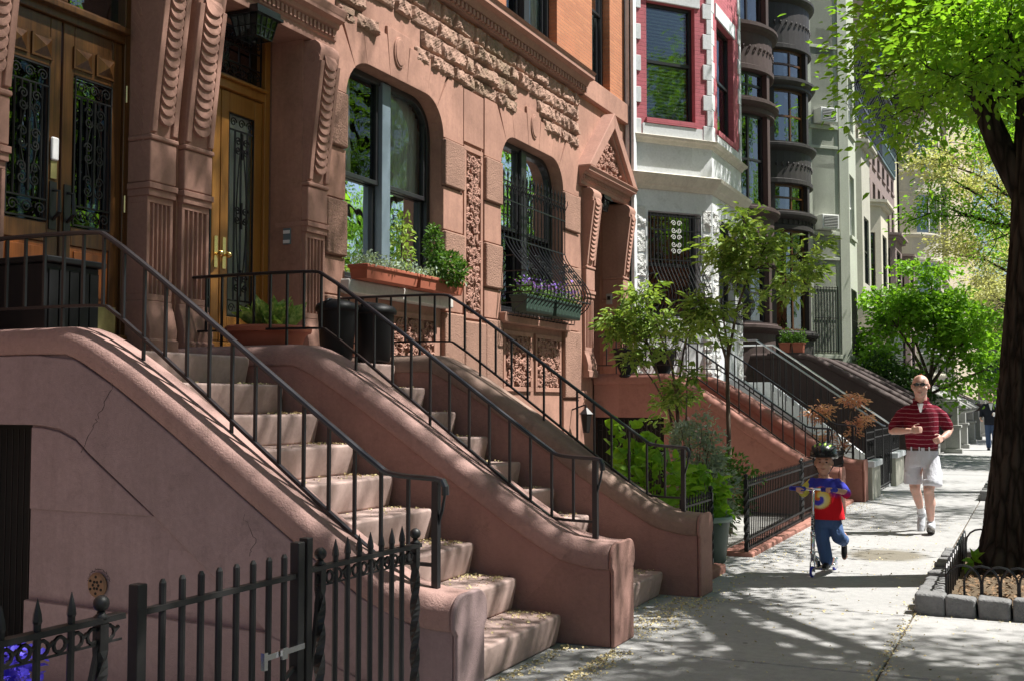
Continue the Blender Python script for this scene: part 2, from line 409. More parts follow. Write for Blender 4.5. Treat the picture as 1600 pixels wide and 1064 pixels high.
def grow(mb, pts, r, n, length, depth, tips, spread=1.0, up=.25, shrink=.62):
    """side branches off a polyline, recording twig points"""
    for i in range(n):
        t = random.uniform(.3, 1.0); k = t * (len(pts) - 1); j = min(int(k), len(pts) - 2)
        p = pts[j].lerp(pts[j + 1], k - j)
        d = (pts[j + 1] - pts[j]).normalized()
        v = Vector((random.gauss(0, 1), random.gauss(0, 1), random.gauss(0, .7))).normalized()
        v = (d * .5 + v * spread + Vector((0, 0, up))).normalized()
        q = p + v * length * random.uniform(.6, 1.2)
        rr = r * random.uniform(.45, .7)
        sub = limb(mb, p, q, rr, rr * .35, 4, .1, 5)
        tips.append(sub)
        if depth > 0: grow(mb, sub, rr, max(2, n - 1), length * shrink, depth - 1, tips, spread, up, shrink)
def leaf_points(tips, per, spread):
    P_ = []; D_ = []
    for s in tips:
        k = len(s) - 1
        for i in range(per):
            t = random.uniform(.25, 1.0) * k; j = min(int(t), k - 1); p = s[j].lerp(s[j + 1], t - j)
            g = (random.gauss(0, spread), random.gauss(0, spread), random.gauss(0, spread * .6))
            P_.append((p.x + g[0], p.y + g[1], p.z + g[2])); dd = (s[j + 1] - s[j]).normalized()
            D_.append((dd.x * .5 + g[0] / spread * .6, dd.y * .5 + g[1] / spread * .6, dd.z * .3 + g[2] / spread * .2))
    return P_, D_
#@@SETTING
# ------------------------------------------------------------------ ground, road, pavement
mb = MB(); mb.box(-400, 400, -200, 700, -3.2, -.20); tag(mb.obj('ground', 'soil'), kind='structure')
mb = MB()
ys = [6.77 + 1.92 * k for k in range(-8, 62)]
xs = [(-2.9, -.86), (-.85, .95)]
for y0, y1 in zip(ys[:-1], ys[1:]):
    for x0, x1 in xs:
        dz = random.uniform(-.003, .003)
        if x0 > -1 and (8.75 < y0 < 11.3): continue
        mb.box(x0, x1 - .004, y0 + .005, y1 - .005, -.12, dz)
tag(mb.obj('sidewalk', 'walk', bevel=.008, seg=1), kind='structure')
mb = MB(); mb.box(-2.88, .93, -8.5, 124, -.2, -.02)
tag(mb.obj('sidewalk_bed', 'soil'), kind='structure')
mb = MB(); mb.box(.95, 1.12, -8.5, 124, -.2, .0)
tag(mb.obj('kerb', 'grey', bevel=.02), kind='structure')
mb = MB(); mb.box(1.12, 10.4, -60, 300, -.2, -.14); tag(mb.obj('road', 'asphalt'), kind='structure')
mb = MB(); mb.box(10.4, 15.0, -60, 300, -.2, .0); tag(mb.obj('far_sidewalk', 'walk'), kind='structure')
mb = MB(); mb.box(-6.6, -2.88, -8.5, 60, -.2, -.03); tag(mb.obj('areaway_paving', 'grey'), kind='structure')
# fallen blossom
P_ = []
for i in range(5200):
    r_ = random.random()
    if r_ < .30: P_.append((-2.45 + abs(random.gauss(0, .07)) + random.choice((-.38, 0)) , random.uniform(4.95, 6.7), .008))
    elif r_ < .45: P_.append((random.gauss(-2.5, .13), random.uniform(7.1, 8.8), .008))
    elif r_ < .60: P_.append((random.gauss(-.86, .035), random.uniform(4, 12), .008))
    elif r_ < .66: P_.append((random.uniform(-2.5, .9), random.choice(ys[5:12]) + random.gauss(0, .03), .008))
    elif r_ < .8: P_.append((random.gauss(-2.5, .2), random.uniform(9, 20), .008))
    else: P_.append((random.uniform(-2.6, .9), random.uniform(3.5, 16), .008))
P_ = [p for p in P_ if not (p[0] < -2.47 and (4.3 < p[1] < 4.9 or 6.7 < p[1] < 7.15 or 8.75 < p[1] < 9.1)) and not (p[0] > -.87 and 8.8 < p[1] < 11.9) and not (p[0] < -2.78 and 4.9 < p[1] < 6.7)]
for i in range(1500):    # on the treads
    k = random.choice((0, 0, 1, 1, 2, 2, 3, 4, 5, 6, 7)); st = random.random()
    y0, y1 = ((4.95, 6.66) if st < .7 else (7.2, 8.72))
    xx = -2.84 - .315 * k - abs(random.gauss(0, .09)) - (.0 if random.random() < .5 else .16)
    xx = max(xx, -2.82 - .315 * (k + 1))
    yy = random.uniform(y0, y1) if random.random() < .45 else y1 - abs(random.gauss(0, .12))
    P_.append((xx, yy, .2 + .2125 * k + .007))
o = leaf_mesh('fallen_petals', P_, rng.normal(size=(len(P_), 3)) * np.array([1, 1, .05]), .016, 'petal', None, .8, .5)
tag(o, 'pale yellow fallen blossom scattered over pavement and steps', 'blossom', kind='stuff')

# ------------------------------------------------------------------ stoops
def wall_paths(xe=-2.46, xb=-4.92, zl=1.84, xf=-6.1, zf=.50, xk=-2.86):
    raw = [(xf, zl), (xb - .25, zl), (xb + .08, zl - .0), (xk - .10, zf + .075), (xk + .22, zf), (xe, zf)]
    return chaikin(raw, 3)
def coping_section(y0, y1, h=.15, ov=.03):
    a, b = y0 - ov, y1 + ov; r = .085; s = [(a + .012, -.012), (a, .01), (a, h - r)]
    s += [(a + r - r * math.cos(t), h - r + r * math.sin(t)) for t in [math.pi / 10 * i for i in range(1, 6)]]
    s += [(b - r + r * math.sin(t), h - r + r * math.cos(t)) for t in [math.pi / 10 * i for i in range(0, 6)]]
    s += [(b, .01), (b - .012, -.012)]
    return s
def cheek_wall(st, y0, y1, wm, cm, path, hole=None, name='cheek_wall', lab=None, neck=.035):
    xe = path[-1][0]; xf = path[0][0]
    mb = MB()
    top = [p for p in path]
    if hole:
        hx, hz = hole
        pl = [(hx, 0)] + [(xe - neck, 0)] + [(x, z) if x < xe - neck else (xe - neck, z) for x, z in top[::-1]] + [(xf, hz)]
        pl += [(hx, hz)]
    else: pl = [(xf, 0), (xe - neck, 0)] + [(min(x, xe - neck), z) for x, z in top[::-1]]
    mb.prism(pl, y0, y1, 1)
    w = mb.obj(name, wm, st, bevel=.008)
    if lab: w['label'] = lab
    cp = [p for p in path if p[0] < xe - neck - .01] + [(xe - neck + .004, path[-1][1])]
    mb = MB(); mb.sweep(cp, coping_section(y0, y1))
    c = mb.obj('coping', cm, w, smooth=True, bevel=.012)
    # end pier face
    mb = MB(); zt = path[-1][1]; a, b = y0 - .012, y1 + .012; r = .10
    pl = [(a + .0, 0), (a, zt - .03), (a - .03, zt + .0), (a - .03, zt + .06)] + [(a - .03 + r - r * math.cos(t), zt + .06 + r * math.sin(t)) for t in [math.pi / 12 * i for i in range(1, 7)]]
    pl += [(a + b - y, z) for y, z in pl[::-1]]
    mb.prism(pl, xe - neck + .006, xe, 0); mb.obj('end_pier', wm, w, bevel=.012)
    return w
def steps(st, y0, y1, m, n=9, x0=-2.80, z0=.20, run=.315, rise=.2125, gap=.07, xf=-6.1, nose=.035):
    for k in range(n):
        x = x0 - run * k; z = z0 + rise * k
        back = x - run - .06 if k < n - 1 else xf
        mb = MB()
        zb = z - rise if k else 0
        mb.prism([(x - .035 + .0, zb), (x, z - .05), (x, z), (back, z), (back, zb)], y0, y1 - gap, 1)
        mb.obj('step', m, st, bevel=.018)
    mb = MB()
    pl = [(x0 - .09, 0)]
    for k in range(n):
        x = x0 - .09 - run * k; z = z0 - .004 + rise * k
        pl += [(x, z), (x - run, z)] if k < n - 1 else [(x, z), (xf, z)]
    pl += [(xf, 0)]
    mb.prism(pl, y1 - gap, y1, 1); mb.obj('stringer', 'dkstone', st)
def handrail(st, y, path_w, h=.56, lo=.13, m='iron', sp=.157, xe=-2.66, xs=-6.1, curl=True, label=None, ls=None, rpath=None):
    """rail over the coping path"""
    ztop = [(x, z + .15) for x, z in path_w]
    rp = rpath or chaikin([(xs, ztop[0][1] + h), (-4.98, ztop[0][1] + h), (-4.80, ztop[0][1] + h - .03), (-2.99, 1.23), (-2.90, 1.195), (xe, 1.185)], 2)
    bp = chaikin([(xs, ztop[0][1] + lo), (-4.90, ztop[0][1] + lo), (-4.78, ztop[0][1] + lo - .02), (-3.02, .80), (-2.93, .775), (xe, .77)], 2)
    mb = MB()
    sec = [(y - .021, -.009), (y + .021, -.009), (y + .024, .002), (y + .018, .012), (y, .016), (y - .018, .012), (y - .024, .002)]
    path = list(rp)
    if curl: path = path + [(xe + .035, 1.178), (xe + .05, 1.15), (xe + .05, 1.11), (xe + .035, 1.06)][:3]
    # sweep with vertical ends
    mb.sweep(path, sec)
    root = mb.obj('handrail', m, st, smooth=False)
    if label: root['label'] = label
    mb = MB(); mb.sweep(bp, [(y - .014, -.008), (y + .014, -.008), (y + .014, .008), (y - .014, .008)]); mb.obj('bottom_rail', m, root)
    mb = MB(); zb = interp(ztop, xe + .0); mb.box(xe - .017, xe + .017, y - .017, y + .017, zb - .03, 1.175)
    mb.tube([(xe + .05, y, 1.13), (xe + .035, y, 1.04), (xe, y, .93)], .008, 5); mb.obj('newel_post', m, root)
    x = xe - sp; i = 0
    while x > xs + .05:
        zt = interp(rp, x); z0 = interp(bp, x)
        if i % 4 == 3 : z0 = interp(ztop, x) - .02
        mb = MB(); mb.box(x - .008, x + .008, y - .008, y + .008, z0, zt - .004); mb.obj('baluster', m, root)
        x -= sp; i += 1
    return root
WP = wall_paths()

sA = thing('stoop', 'pinkish brownstone stoop nearest the camera, climbing to the dark oak double doors', 'stoop', 'brownstone stoops', (-2.6, 5.6, 0))
wA = cheek_wall(sA, 4.65, 4.91, 'paint', 'coping', WP, hole=(-5.245, 1.43))
mb = MB()      # raised bands of the near wall
def sl(x, off): return interp(WP, x) - off
pl = [(x, sl(x, .012)) for x in [-6.1, -5.2, -4.9, -4.6, -4.2, -3.8, -3.4, -3.0, -2.7]] + [(-2.7, .18), (-3.0, .19), (-3.5, .37), (-4.28, .94), (-4.78, 1.28), (-4.88, 1.36), (-5.0, 1.41), (-5.15, 1.428), (-5.245, 1.43), (-6.1, 1.43)]
mb.prism(pl, 4.620, 4.651, 1)
mb.prism([(-5.235, .95), (-4.31, .947), (-4.79, 1.265), (-4.89, 1.345), (-5.02, 1.395), (-5.15, 1.415), (-5.235, 1.418)], 4.632, 4.651, 1)
mb.prism([(-5.24, 0), (-2.53, 0), (-2.53, .10), (-3.56, .40), (-5.24, .44)], 4.610, 4.651, 1)
mb.obj('wall_band', 'paint', wA, bevel=.008)
DX, DY, DZ = -4.707, 4.645, .555
mb = MB(); mb.lathe([(.0, .0), (.066, 0), (.070, .01), (.058, .02), (.0, .02)], n=18)
vg = mb.obj('drain_grille', flat('rusty_iron', (.20, .11, .06), .8), wA); vg.data.transform(Matrix.Translation((DX, DY, DZ)) @ Matrix.Rotation(R(90), 4, 'X'))
mb = MB()
for a in range(6):
    for rr in (.02, .045):
        t = a * R(60) + (rr > .03) * R(30); mb.tube([(DX + rr * math.cos(t), DY - .015, DZ + rr * math.sin(t)), (DX + rr * math.cos(t), DY - .023, DZ + rr * math.sin(t))], .008, 6)
mb.obj('drain_hole', 'dark', vg)
def crack(par, pts, y, seed, m='crackline', r=.0022):
    rd = random.Random(seed); out = []
    for a, b in zip(pts[:-1], pts[1:]):
        for k in range(7): t = k / 7; out.append((a[0] + (b[0] - a[0]) * t + rd.uniform(-.012, .012), y, a[1] + (b[1] - a[1]) * t + rd.uniform(-.008, .008)))
    mb = MB(); mb.tube(out, [r * rd.uniform(.4, 1.2) for _ in out], 4); mb.obj('crack', 'dark', par)
crack(wA, [(-4.60, 1.66), (-4.70, 1.50), (-4.74, 1.42), (-4.86, 1.25)], 4.6195, 1, r=.0016); crack(wA, [(-3.7, .98), (-3.62, .86), (-3.66, .76)], 4.6195, 2, r=.0011)
for k in range(5): crack(wA, [(DX + .085 * math.cos(.3 + k * .55), DZ + .085 * math.sin(.3 + k * .55)), (DX + .085 * math.cos(.8 + k * .55), DZ + .088 * math.sin(.8 + k * .55))], 4.650, k + 9, r=.002)
mb = MB()
for i in range(18): mb.tube([(-6.1 + i * .05, 4.78, .05), (-6.1 + i * .05, 4.78, 1.40)], .004, 4)
mb.obj('mesh_gate', 'ironold', wA)
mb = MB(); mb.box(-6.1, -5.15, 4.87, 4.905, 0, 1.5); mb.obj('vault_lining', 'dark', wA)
steps(sA, 4.91, 6.77, 'step')
hA = handrail(sA, 4.785, WP, ls=None)

sB = thing('stoop', 'brownstone stoop between the nearest stoop and the garden, climbing to the golden oak door', 'stoop', 'brownstone stoops', (-2.6, 7.9, 0))
wB = cheek_wall(sB, 6.77, 7.13, 'paint_b', 'coping', WP)
steps(sB, 7.13, 8.80, 'step', x0=-2.76)
wB2 = cheek_wall(sB, 8.80, 9.12, 'paint_b', 'coping_c', WP)
handrail(sB, 6.95, WP); handrail(sB, 8.98, WP)
mb = MB(); mb.box(-6.4, -3.3, 8.75, 9.3, -.03, .001)

sC = thing('stoop', 'red painted stoop beyond the planted garden, climbing to the pedimented door', 'stoop', 'brownstone stoops', (-2.6, 17, 0))
WPC = [(x, z + .0) for x, z in WP]
cheek_wall(sC, 15.9, 16.25, 'redstoop', 'redstoop', WPC, hole=(-5.0, 1.33))
steps(sC, 16.25, 18.2, 'redstoop')
cheek_wall(sC, 18.2, 18.55, 'redstoop', 'redstoop', WPC)
handrail(sC, 16.07, WPC); handrail(sC, 18.37, WPC)

# ------------------------------------------------------------------ brownstone facades
FR = (-6.1, 0.0, 0.0, 1.0)
def arch_pts(a, b, zt, r, n=7, rz=None):
    rz = rz or r
    L = [(a + r - r * math.cos(t), zt - rz + rz * math.sin(t)) for t in [math.pi / 2 * i / n for i in range(n + 1)]]
    return L + [(a + b - u, z) for u, z in L[::-1]]
def wall(parent, name, m, u0, u1, z0, z1, ops, fr, t=.35, d=0.0, bevel=0):
    """ops: (ua, ub, za, zb, arch radius) sorted by ua, not overlapping"""
    mb = MB(fr); cur = u0; cols = {}
    for o in ops: cols.setdefault((round(o[0], 4), round(o[1], 4)), []).append(o)
    for (ua, ub) in sorted(cols):
        if ua > cur + 1e-4: mb.box(cur, ua, d - t, d, z0, z1)
        st = sorted(cols[(ua, ub)], key=lambda o: o[2]); zc = z0; prev = None
        for o in st + [None]:
            za = o[2] if o else z1
            if prev is not None and prev[4]:
                pl = [(ua, za)] + arch_pts(ua, ub, prev[3], prev[4]) + [(ub, za)]; uzprism(mb, pl, d - t, d)
            elif za > zc + 1e-4: mb.box(ua, ub, d - t, d, zc, za)
            if o: zc = o[3]; prev = o
        cur = ub
    if cur < u1 - 1e-4: mb.box(cur, u1, d - t, d, z0, z1)
    return mb.obj(name, m, parent)
def uzprism(mb, pl, d0, d1):
    n = len(pl); vs = [(u, d0, z) for u, z in pl] + [(u, d1, z) for u, z in pl]
    mb.add(vs, [tuple(range(n))[::-1], tuple(range(n, 2 * n))] + [(i, (i + 1) % n, (i + 1) % n + n, i + n) for i in range(n)])
def block(parent, pl, d0, d1, m, name='stone_block', bevel=.012, fr=FR):
    mb = MB(fr); uzprism(mb, pl, d0, d1); return mb.obj(name, m, parent, bevel=bevel)
def blocks(parent, pls, d0, d1, m, name, bevel=.012, fr=FR):
    for pl in pls:
        mb = MB(fr); uzprism(mb, pl, d0, d1); o = mb.obj(name, m, parent, bevel=bevel)
    return o
def rect(a, b, c, d): return [(a, c), (b, c), (b, d), (a, d)]
def rocks(parent, u0, u1, rows, fr, m, name='rough_stone_band', d0=-.02, dep=.08, wmin=.25, wmax=.62, skip=None, seed=3, bottom=None):
    rd = random.Random(seed); mb = MB(fr)
    for k, (za, zb) in enumerate(rows):
        u = u0
        while u < u1 - .05:
            w = rd.uniform(wmin, wmax); ub = min(u + w, u1)
            if u1 - ub < .15: ub = u1
            if not (skip and skip((u + ub) / 2, (za + zb) / 2)):
                nu = max(8, int((ub - u) / .022)); nz = max(8, int((zb - za) / .02)); h = dep * rd.uniform(.5, 1.15); sd = rd.uniform(0, 50); tl = rd.uniform(-.6, .6); tz = rd.uniform(-.7, .4)
                vs = []
                for j in range(nz + 1):
                    for i in range(nu + 1):
                        a = i / nu; b = j / nz; uu = u + .008 + (ub - u - .016) * a; zz = za + .008 + (zb - za - .016) * b
                        e = min(a, 1 - a) * (ub - u); f = min(b, 1 - b) * (zb - za); g = min(1, min(e, f) / (.028 + .02 * vnoise(uu * 9, zz * 11, sd))) ** .5
                        q = h * (.62 + tl * (a - .5) * .9 + tz * (b - .5)) + .020 * vnoise(uu * 7 + sd, zz * 9, sd) + .012 * vnoise(uu * 23, zz * 20 + sd, sd) + .006 * vnoise(uu * 60, zz * 55, sd)
                        edge = .018 * vnoise(uu * 17, zz * 17, sd * 3)
                        vs.append((uu + edge * .3, d0 + max(.0, g * max(.02, q)), zz + edge * .35))
                fs = [(j * (nu + 1) + i, j * (nu + 1) + i + 1, (j + 1) * (nu + 1) + i + 1, (j + 1) * (nu + 1) + i) for j in range(nz) for i in range(nu)]
                o = len(vs)
                mb.add(vs, fs)
            u = ub
    ob = mb.obj(name, m, parent); return ob
def moulding(parent, u0, u1, prof, fr, m, name='cornice', dent=None, bevel=0, ret=True):
    """prof: [(d,z)] outline from the bottom-back, closed with the wall; extruded along u"""
    mb = MB(fr); n = len(prof)
    vs = [(u0, d, z) for d, z in prof] + [(u1, d, z) for d, z in prof]
    mb.add(vs, [tuple(range(n))[::-1], tuple(range(n, 2 * n))] + [(i, (i + 1) % n, (i + 1) % n + n, i + n) for i in range(n)])
    if dent:
        dd0, dd1, za, zb, sp = dent; u = u0 + sp * .25
        while u < u1 - sp * .5: mb.box(u, u + sp * .55, dd0, dd1, za, zb); u += sp
    return mb.obj(name, m, parent, bevel=bevel)
def console(parent, u0, u1, m, zb=1.93, fr=FR, back=-.36, lean=.12, top=4.93, sides=True):
    """leaning bracket on a fluted shaft; front at d=0 at the block"""
    fr = (fr[0] + .035 * fr[3], fr[1] - .035 * fr[2], fr[2], fr[3])
    w = u1 - u0; mb = MB(fr)
    root = None
    # splayed foot
    prof = [(back, zb), (.05, zb), (.05, zb + .10), (.03, zb + .105), (.035, zb + .18), (.0, zb + .32), (-.02, zb + .36), (-.02, zb + .40), (back, zb + .40)]
    vs = [(u0 - .01, d, z) for d, z in prof] + [(u1 + .01, d, z) for d, z in prof]; n = len(prof)
    mb.add(vs, [tuple(range(n))[::-1], tuple(range(n, 2 * n))] + [(i, (i + 1) % n, (i + 1) % n + n, i + n) for i in range(n)])
    root = mb.obj('door_pilaster', m, parent, bevel=.01)
    # fluted shaft
    mb = MB(fr); z0, z1 = zb + .40, 3.13; k = 5; fw = (w - .05) / k
    pl = [(u0, back), (u0, -.02)]
    for i in range(k):
        a = u0 + .025 + fw * i
        pl += [(a + fw * .12, -.02), (a + fw * .2, -.045), (a + fw * .5, -.052), (a + fw * .8, -.045), (a + fw * .88, -.02)]
    pl += [(u1, -.02), (u1, back)]
    mb.prism(pl, z0 + .05, z1 - .05, 2); mb.box(u0, u1, back, -.02, z0, z0 + .05); mb.box(u0, u1, back, -.02, z1 - .05, z1)
    mb.box(u0 - .008, u1 + .008, back, .0, z1, z1 + .055); mb.box(u0 - .016, u1 + .016, back, .015, z1 + .055, z1 + .10)
    mb.obj('fluted_shaft', m, root, bevel=.003, seg=1)
    mb = MB(fr); mb.box(u0 - .004, u1 + .004, back, .005, z1 + .105, 3.56); mb.box(u0 - .012, u1 + .012, back, .02, 3.56, 3.60); mb.obj('pilaster_block', m, root, bevel=.014)
    # leaning body
    zt = top; fpts = [(-.0, 3.60), (.0, 3.66)]
    def fd(z):
        t = (z - 3.60) / (zt - 3.60); return -.01 + (lean + .03) * (t ** 1.15)
    prof = [(back, 3.60)] + [(fd(3.60 + (zt - .14 - 3.60) * i / 12), 3.60 + (zt - .14 - 3.60) * i / 12) for i in range(13)]
    q = fd(zt - .14); prof += [(q + .01, zt - .09), (q - .01, zt - .04), (q - .06, zt), (back, zt)]
    mb = MB(fr); n = len(prof); vs = [(u0, d, z) for d, z in prof] + [(u1, d, z) for d, z in prof]
    mb.add(vs, [tuple(range(n))[::-1], tuple(range(n, 2 * n))] + [(i, (i + 1) % n, (i + 1) % n + n, i + n) for i in range(n)])
    # raised borders on the front
    for a, b in ((u0, u0 + .055), (u1 - .055, u1)):
        pr = [(fd(z) - .004, z) for z in [3.62 + (zt - .2 - 3.62) * i / 10 for i in range(11)]]
        pl = pr + [(d + .03, z) for d, z in pr[::-1]]; n = len(pl)
        vs = [(a, d, z) for d, z in pl] + [(b, d, z) for d, z in pl]
        mb.add(vs, [tuple(range(n))[::-1], tuple(range(n, 2 * n))] + [(i, (i + 1) % n, (i + 1) % n + n, i + n) for i in range(n)])
    mb.obj('console', m, root, bevel=.008)
    # scallops
    mb = MB(fr); ns = 14; hw = (w - .12) / 2; uc = (u0 + u1) / 2; st = (zt - .22 - 3.66) / ns
    for i in range(ns):
        z = 3.68 + st * i; d = fd(z)
        pts = [(uc - hw * math.cos(t), -math.sin(t) * st * 1.05) for t in [math.pi * j / 10 for j in range(11)]]
        vs = []
        for (u, dz) in pts: vs.append((u, d + .040, z + st * 1.15 + dz))
        for (u, dz) in pts: vs.append((u, d - .005, z + st * 1.15 + dz))
        vs += [(uc - hw, d + .012, z + st * 2.1), (uc + hw, d + .012, z + st * 2.1)]
        fs = [tuple(range(11)) + (23, 22)] + [(j + 1, j, j + 11, j + 12) for j in range(10)]
        mb.add(vs, fs)
    mb.obj('scallop_carving', m, root)
    if sides:      # carved leaf ribs and volute on the side towards the camera
        mb = MB(fr)
        for i in range(11):
            zc = 3.55 + i * .11
            pts = [(u0 - .002, back + .04 + .26 * (1 - (j / 7) ** 1.8) * (1 - i * .02), zc - .12 + .30 * (j / 7)) for j in range(8)]
            mb.tube(pts, [.009 - .0008 * j for j in range(8)], 4)
        sp = [(u0 - .002, fd(zt - .2) - .07 + (.07 - .008 * t) * math.cos(t), zt - .17 + (.07 - .008 * t) * math.sin(t)) for t in [i * .5 for i in range(16)]]
        mb.tube(sp, .007, 4); mb.obj('side_carving', m, root)
    return root
def scroll(mb, u, z, r, d, turns=1.6, s=1, a0=0, th=.006, n=4):
    k = int(turns * 12)
    mb.tube([(u + s * (r * (1 - i / k * .85)) * math.cos(a0 + i / 12 * 2 * math.pi) - s * 0, d, z + (r * (1 - i / k * .85)) * math.sin(a0 + i / 12 * 2 * math.pi)) for i in range(k + 1)], th, n)
def carving(parent, u0, u1, z0, z1, fr, m, d=-.03, name='carved_panel', seed=1, tri=False):
    rd = random.Random(seed); mb = MB(fr); w = u1 - u0; h = z1 - z0; uc = (u0 + u1) / 2
    cnt = int(w * h * 260) + 14
    for i in range(cnt):
        u = rd.uniform(u0 + .04, u1 - .04); z = rd.uniform(z0 + .04, z1 - .04)
        if tri and abs(u - uc) > (w / 2) * (1 - (z - z0) / h) - .06: continue
        r = rd.uniform(.025, .06)
        if rd.random() < .55: scroll(mb, u, z, r, d + rd.uniform(.012, .03), rd.uniform(.8, 1.5), rd.choice((-1, 1)), rd.uniform(0, 6), rd.uniform(.010, .017))
        else:
            a = rd.uniform(0, 6.28)
            for q in (-.7, 0, .7):
                mb.tube([(u, d, z), (u + r * math.cos(a + q) * .7, d + .04, z + r * math.sin(a + q) * .7), (u + r * 1.4 * math.cos(a + q * 1.4), d + .01, z + r * 1.4 * math.sin(a + q * 1.4))], [.012, .018, .005], 4)
    if not tri and h > 1.5:
        mb.tube([(uc + .06 * math.sin(z * 9), d + .025, z) for z in [z0 + .05 + (h - .1) * i / 40 for i in range(41)]], .014, 5)
    return mb.obj(name, m, parent, smooth=True)
def sash_window(parent, ua, ub, za, zb, r, fr, fm='bronze', d=-.22, mull=True, mm=None, rail=.53, curtain=True, sillm=None, name='window', glass='glass', blind=False):
    """two double-hung sashes behind an arched opening"""
    mb = MB(fr); fw = .07
    out = arch_pts(ua, ub, zb, r) if r else [(ua, zb), (ub, zb)]
    inn = arch_pts(ua + fw, ub - fw, zb - fw, max(.02, r - fw)) if r else [(ua + fw, zb - fw), (ub - fw, zb - fw)]
    out = [(ua, za)] + out + [(ub, za)]; inn = [(ua + fw, za + fw)] + inn + [(ub - fw, za + fw)]
    n = len(out)
    for dd0, dd1 in ((d, d + .07),):
        vs = [(u, dd0, z) for u, z in out] + [(u, dd1, z) for u, z in out] + [(u, dd0, z) for u, z in inn] + [(u, dd1, z) for u, z in inn]
        fs = []
        for i in range(n):
            j = (i + 1) % n
            fs += [(i + n, j + n, j + 3 * n, i + 3 * n), (i + 2 * n, j + 2 * n, j + 3 * n, i + 3 * n), (i, j, j + n, i + n), (i, j, j + 2 * n, i + 2 * n)]
        mb.add(vs, fs)
    root = mb.obj(name, fm, parent, bevel=.006, seg=1)
    uc = (ua + ub) / 2; zr = za + (zb - za) * rail
    lites = [(ua + fw, uc - .085), (uc + .085, ub - fw)] if mull else [(ua + fw, ub - fw)]
    if mull:
        mb = MB(fr); mb.box(uc - .085, uc + .085, d + .005, d + .10, za + .02, zb - .03); mb.obj('mullion', mm or fm, root, bevel=.008)
    for a, b in lites:
        mb = MB(fr)
        mb.box(a, b, d - .01, d + .055, zr - .028, zr + .022)
        mb.box(a, a + .045, d - .012, d + .052, zr, zb - .05); mb.box(b - .045, b, d - .012, d + .052, zr, zb - .05)
        mb.box(a, a + .045, d - .045, d + .01, za + .06, zr - .03); mb.box(b - .045, b, d - .045, d + .01, za + .06, zr - .03); mb.box(a + .045, b - .045, d - .045, d + .01, za + .06, za + .12)
        mb.obj('sash', fm, root, bevel=.005, seg=1)
        mb = MB(fr); g = (d + .02, d - .02)
        mb.add([(a, g[0], zr), (b, g[0], zr), (b, g[0], zb), (a, g[0], zb)], [(0, 1, 2, 3)]); mb.add([(a, g[1], za + .05), (b, g[1], za + .05), (b, g[1], zr), (a, g[1], zr)], [(0, 1, 2, 3)])
        mb.obj('pane', glass, root)
    if curtain:
        mb = MB(fr)
        for side, (ca, cb) in enumerate(((ua + .12, ua + .56), (ub - .50, ub + .02), ((ua + ub) / 2 + .14, (ua + ub) / 2 + .50))):
            k = 40
            vs = []
            for i in range(k + 1):
                u = ca + (cb - ca) * i / k; dd = d - .09 + .025 * math.sin(i * 1.25) + .012 * math.sin(i * 3.1)
                for z in (za + .02, (za + zb) / 2, zb): vs.append((u + (.05 * math.sin(z * 3) if side else .03 * math.sin(z * 2)), dd, z))
            mb.add(vs, [(i * 3 + j, i * 3 + 3 + j, i * 3 + 4 + j, i * 3 + 1 + j) for i in range(k) for j in (0, 1)])
        mb.obj('curtain', 'curtain', root, smooth=True)
    if blind:
        mb = MB(fr); z = za + .1
        while z < zb - .05: mb.add([(ua + fw, d - .10, z), (ub - fw, d - .10, z), (ub - fw, d - .135, z + .035), (ua + fw, d - .135, z + .035)], [(0, 1, 2, 3)]); z += .05
        mb.obj('blind', 'blind', root)
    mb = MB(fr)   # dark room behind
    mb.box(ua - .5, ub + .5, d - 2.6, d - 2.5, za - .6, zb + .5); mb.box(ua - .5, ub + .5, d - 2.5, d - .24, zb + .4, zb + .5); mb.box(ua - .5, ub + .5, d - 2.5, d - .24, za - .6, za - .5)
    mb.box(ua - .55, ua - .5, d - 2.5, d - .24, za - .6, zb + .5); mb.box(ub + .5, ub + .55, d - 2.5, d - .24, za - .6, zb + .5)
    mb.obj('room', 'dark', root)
    return root
def pane_window(parent, ua, ub, za, zb, fr, fm='bronze', d=-.12, sill=None, name='window', cross=False, glass='glassd', blind=None, rail=True):
    """small distant window"""
    mb = MB(fr); f = .05
    for a, b, c, e in ((ua, ua + f, za, zb), (ub - f, ub, za, zb), (ua + f, ub - f, za, za + f), (ua + f, ub - f, zb - f, zb)): mb.box(a, b, d, d + .05, c, e)
    if rail: mb.box(ua + f, ub - f, d + .002, d + .045, (za + zb) / 2 - .025, (za + zb) / 2 + .025)
    if cross:
        uc = (ua + ub) / 2; mb.box(uc - .03, uc + .03, d + .004, d + .048, za + f, zb - f)
        for q in (.25, .5, .75): mb.box(ua + f, ub - f, d + .006, d + .03, za + (zb - za) * q - .012, za + (zb - za) * q + .012)
    w = mb.obj(name, fm, parent)
    mb = MB(fr); mb.box(ua + .01, ub - .01, d - .02, d + .012, za + .01, zb - .01); mb.obj('pane', glass, w)
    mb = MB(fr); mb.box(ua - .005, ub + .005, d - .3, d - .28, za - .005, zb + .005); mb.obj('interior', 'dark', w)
    if blind:
        mb = MB(fr); z = zb - .06
        while z > za + (zb - za) * blind: mb.box(ua + f, ub - f, d - .09, d - .06, z - .035, z - .012); z -= .06
        mb.obj('blind', 'blind', w)
    if sill:
        mb = MB(fr); mb.box(ua - .08, ub + .08, d - .05, .07, za - .12, za - .005); mb.obj('sill', sill, w, bevel=.01)
    return w
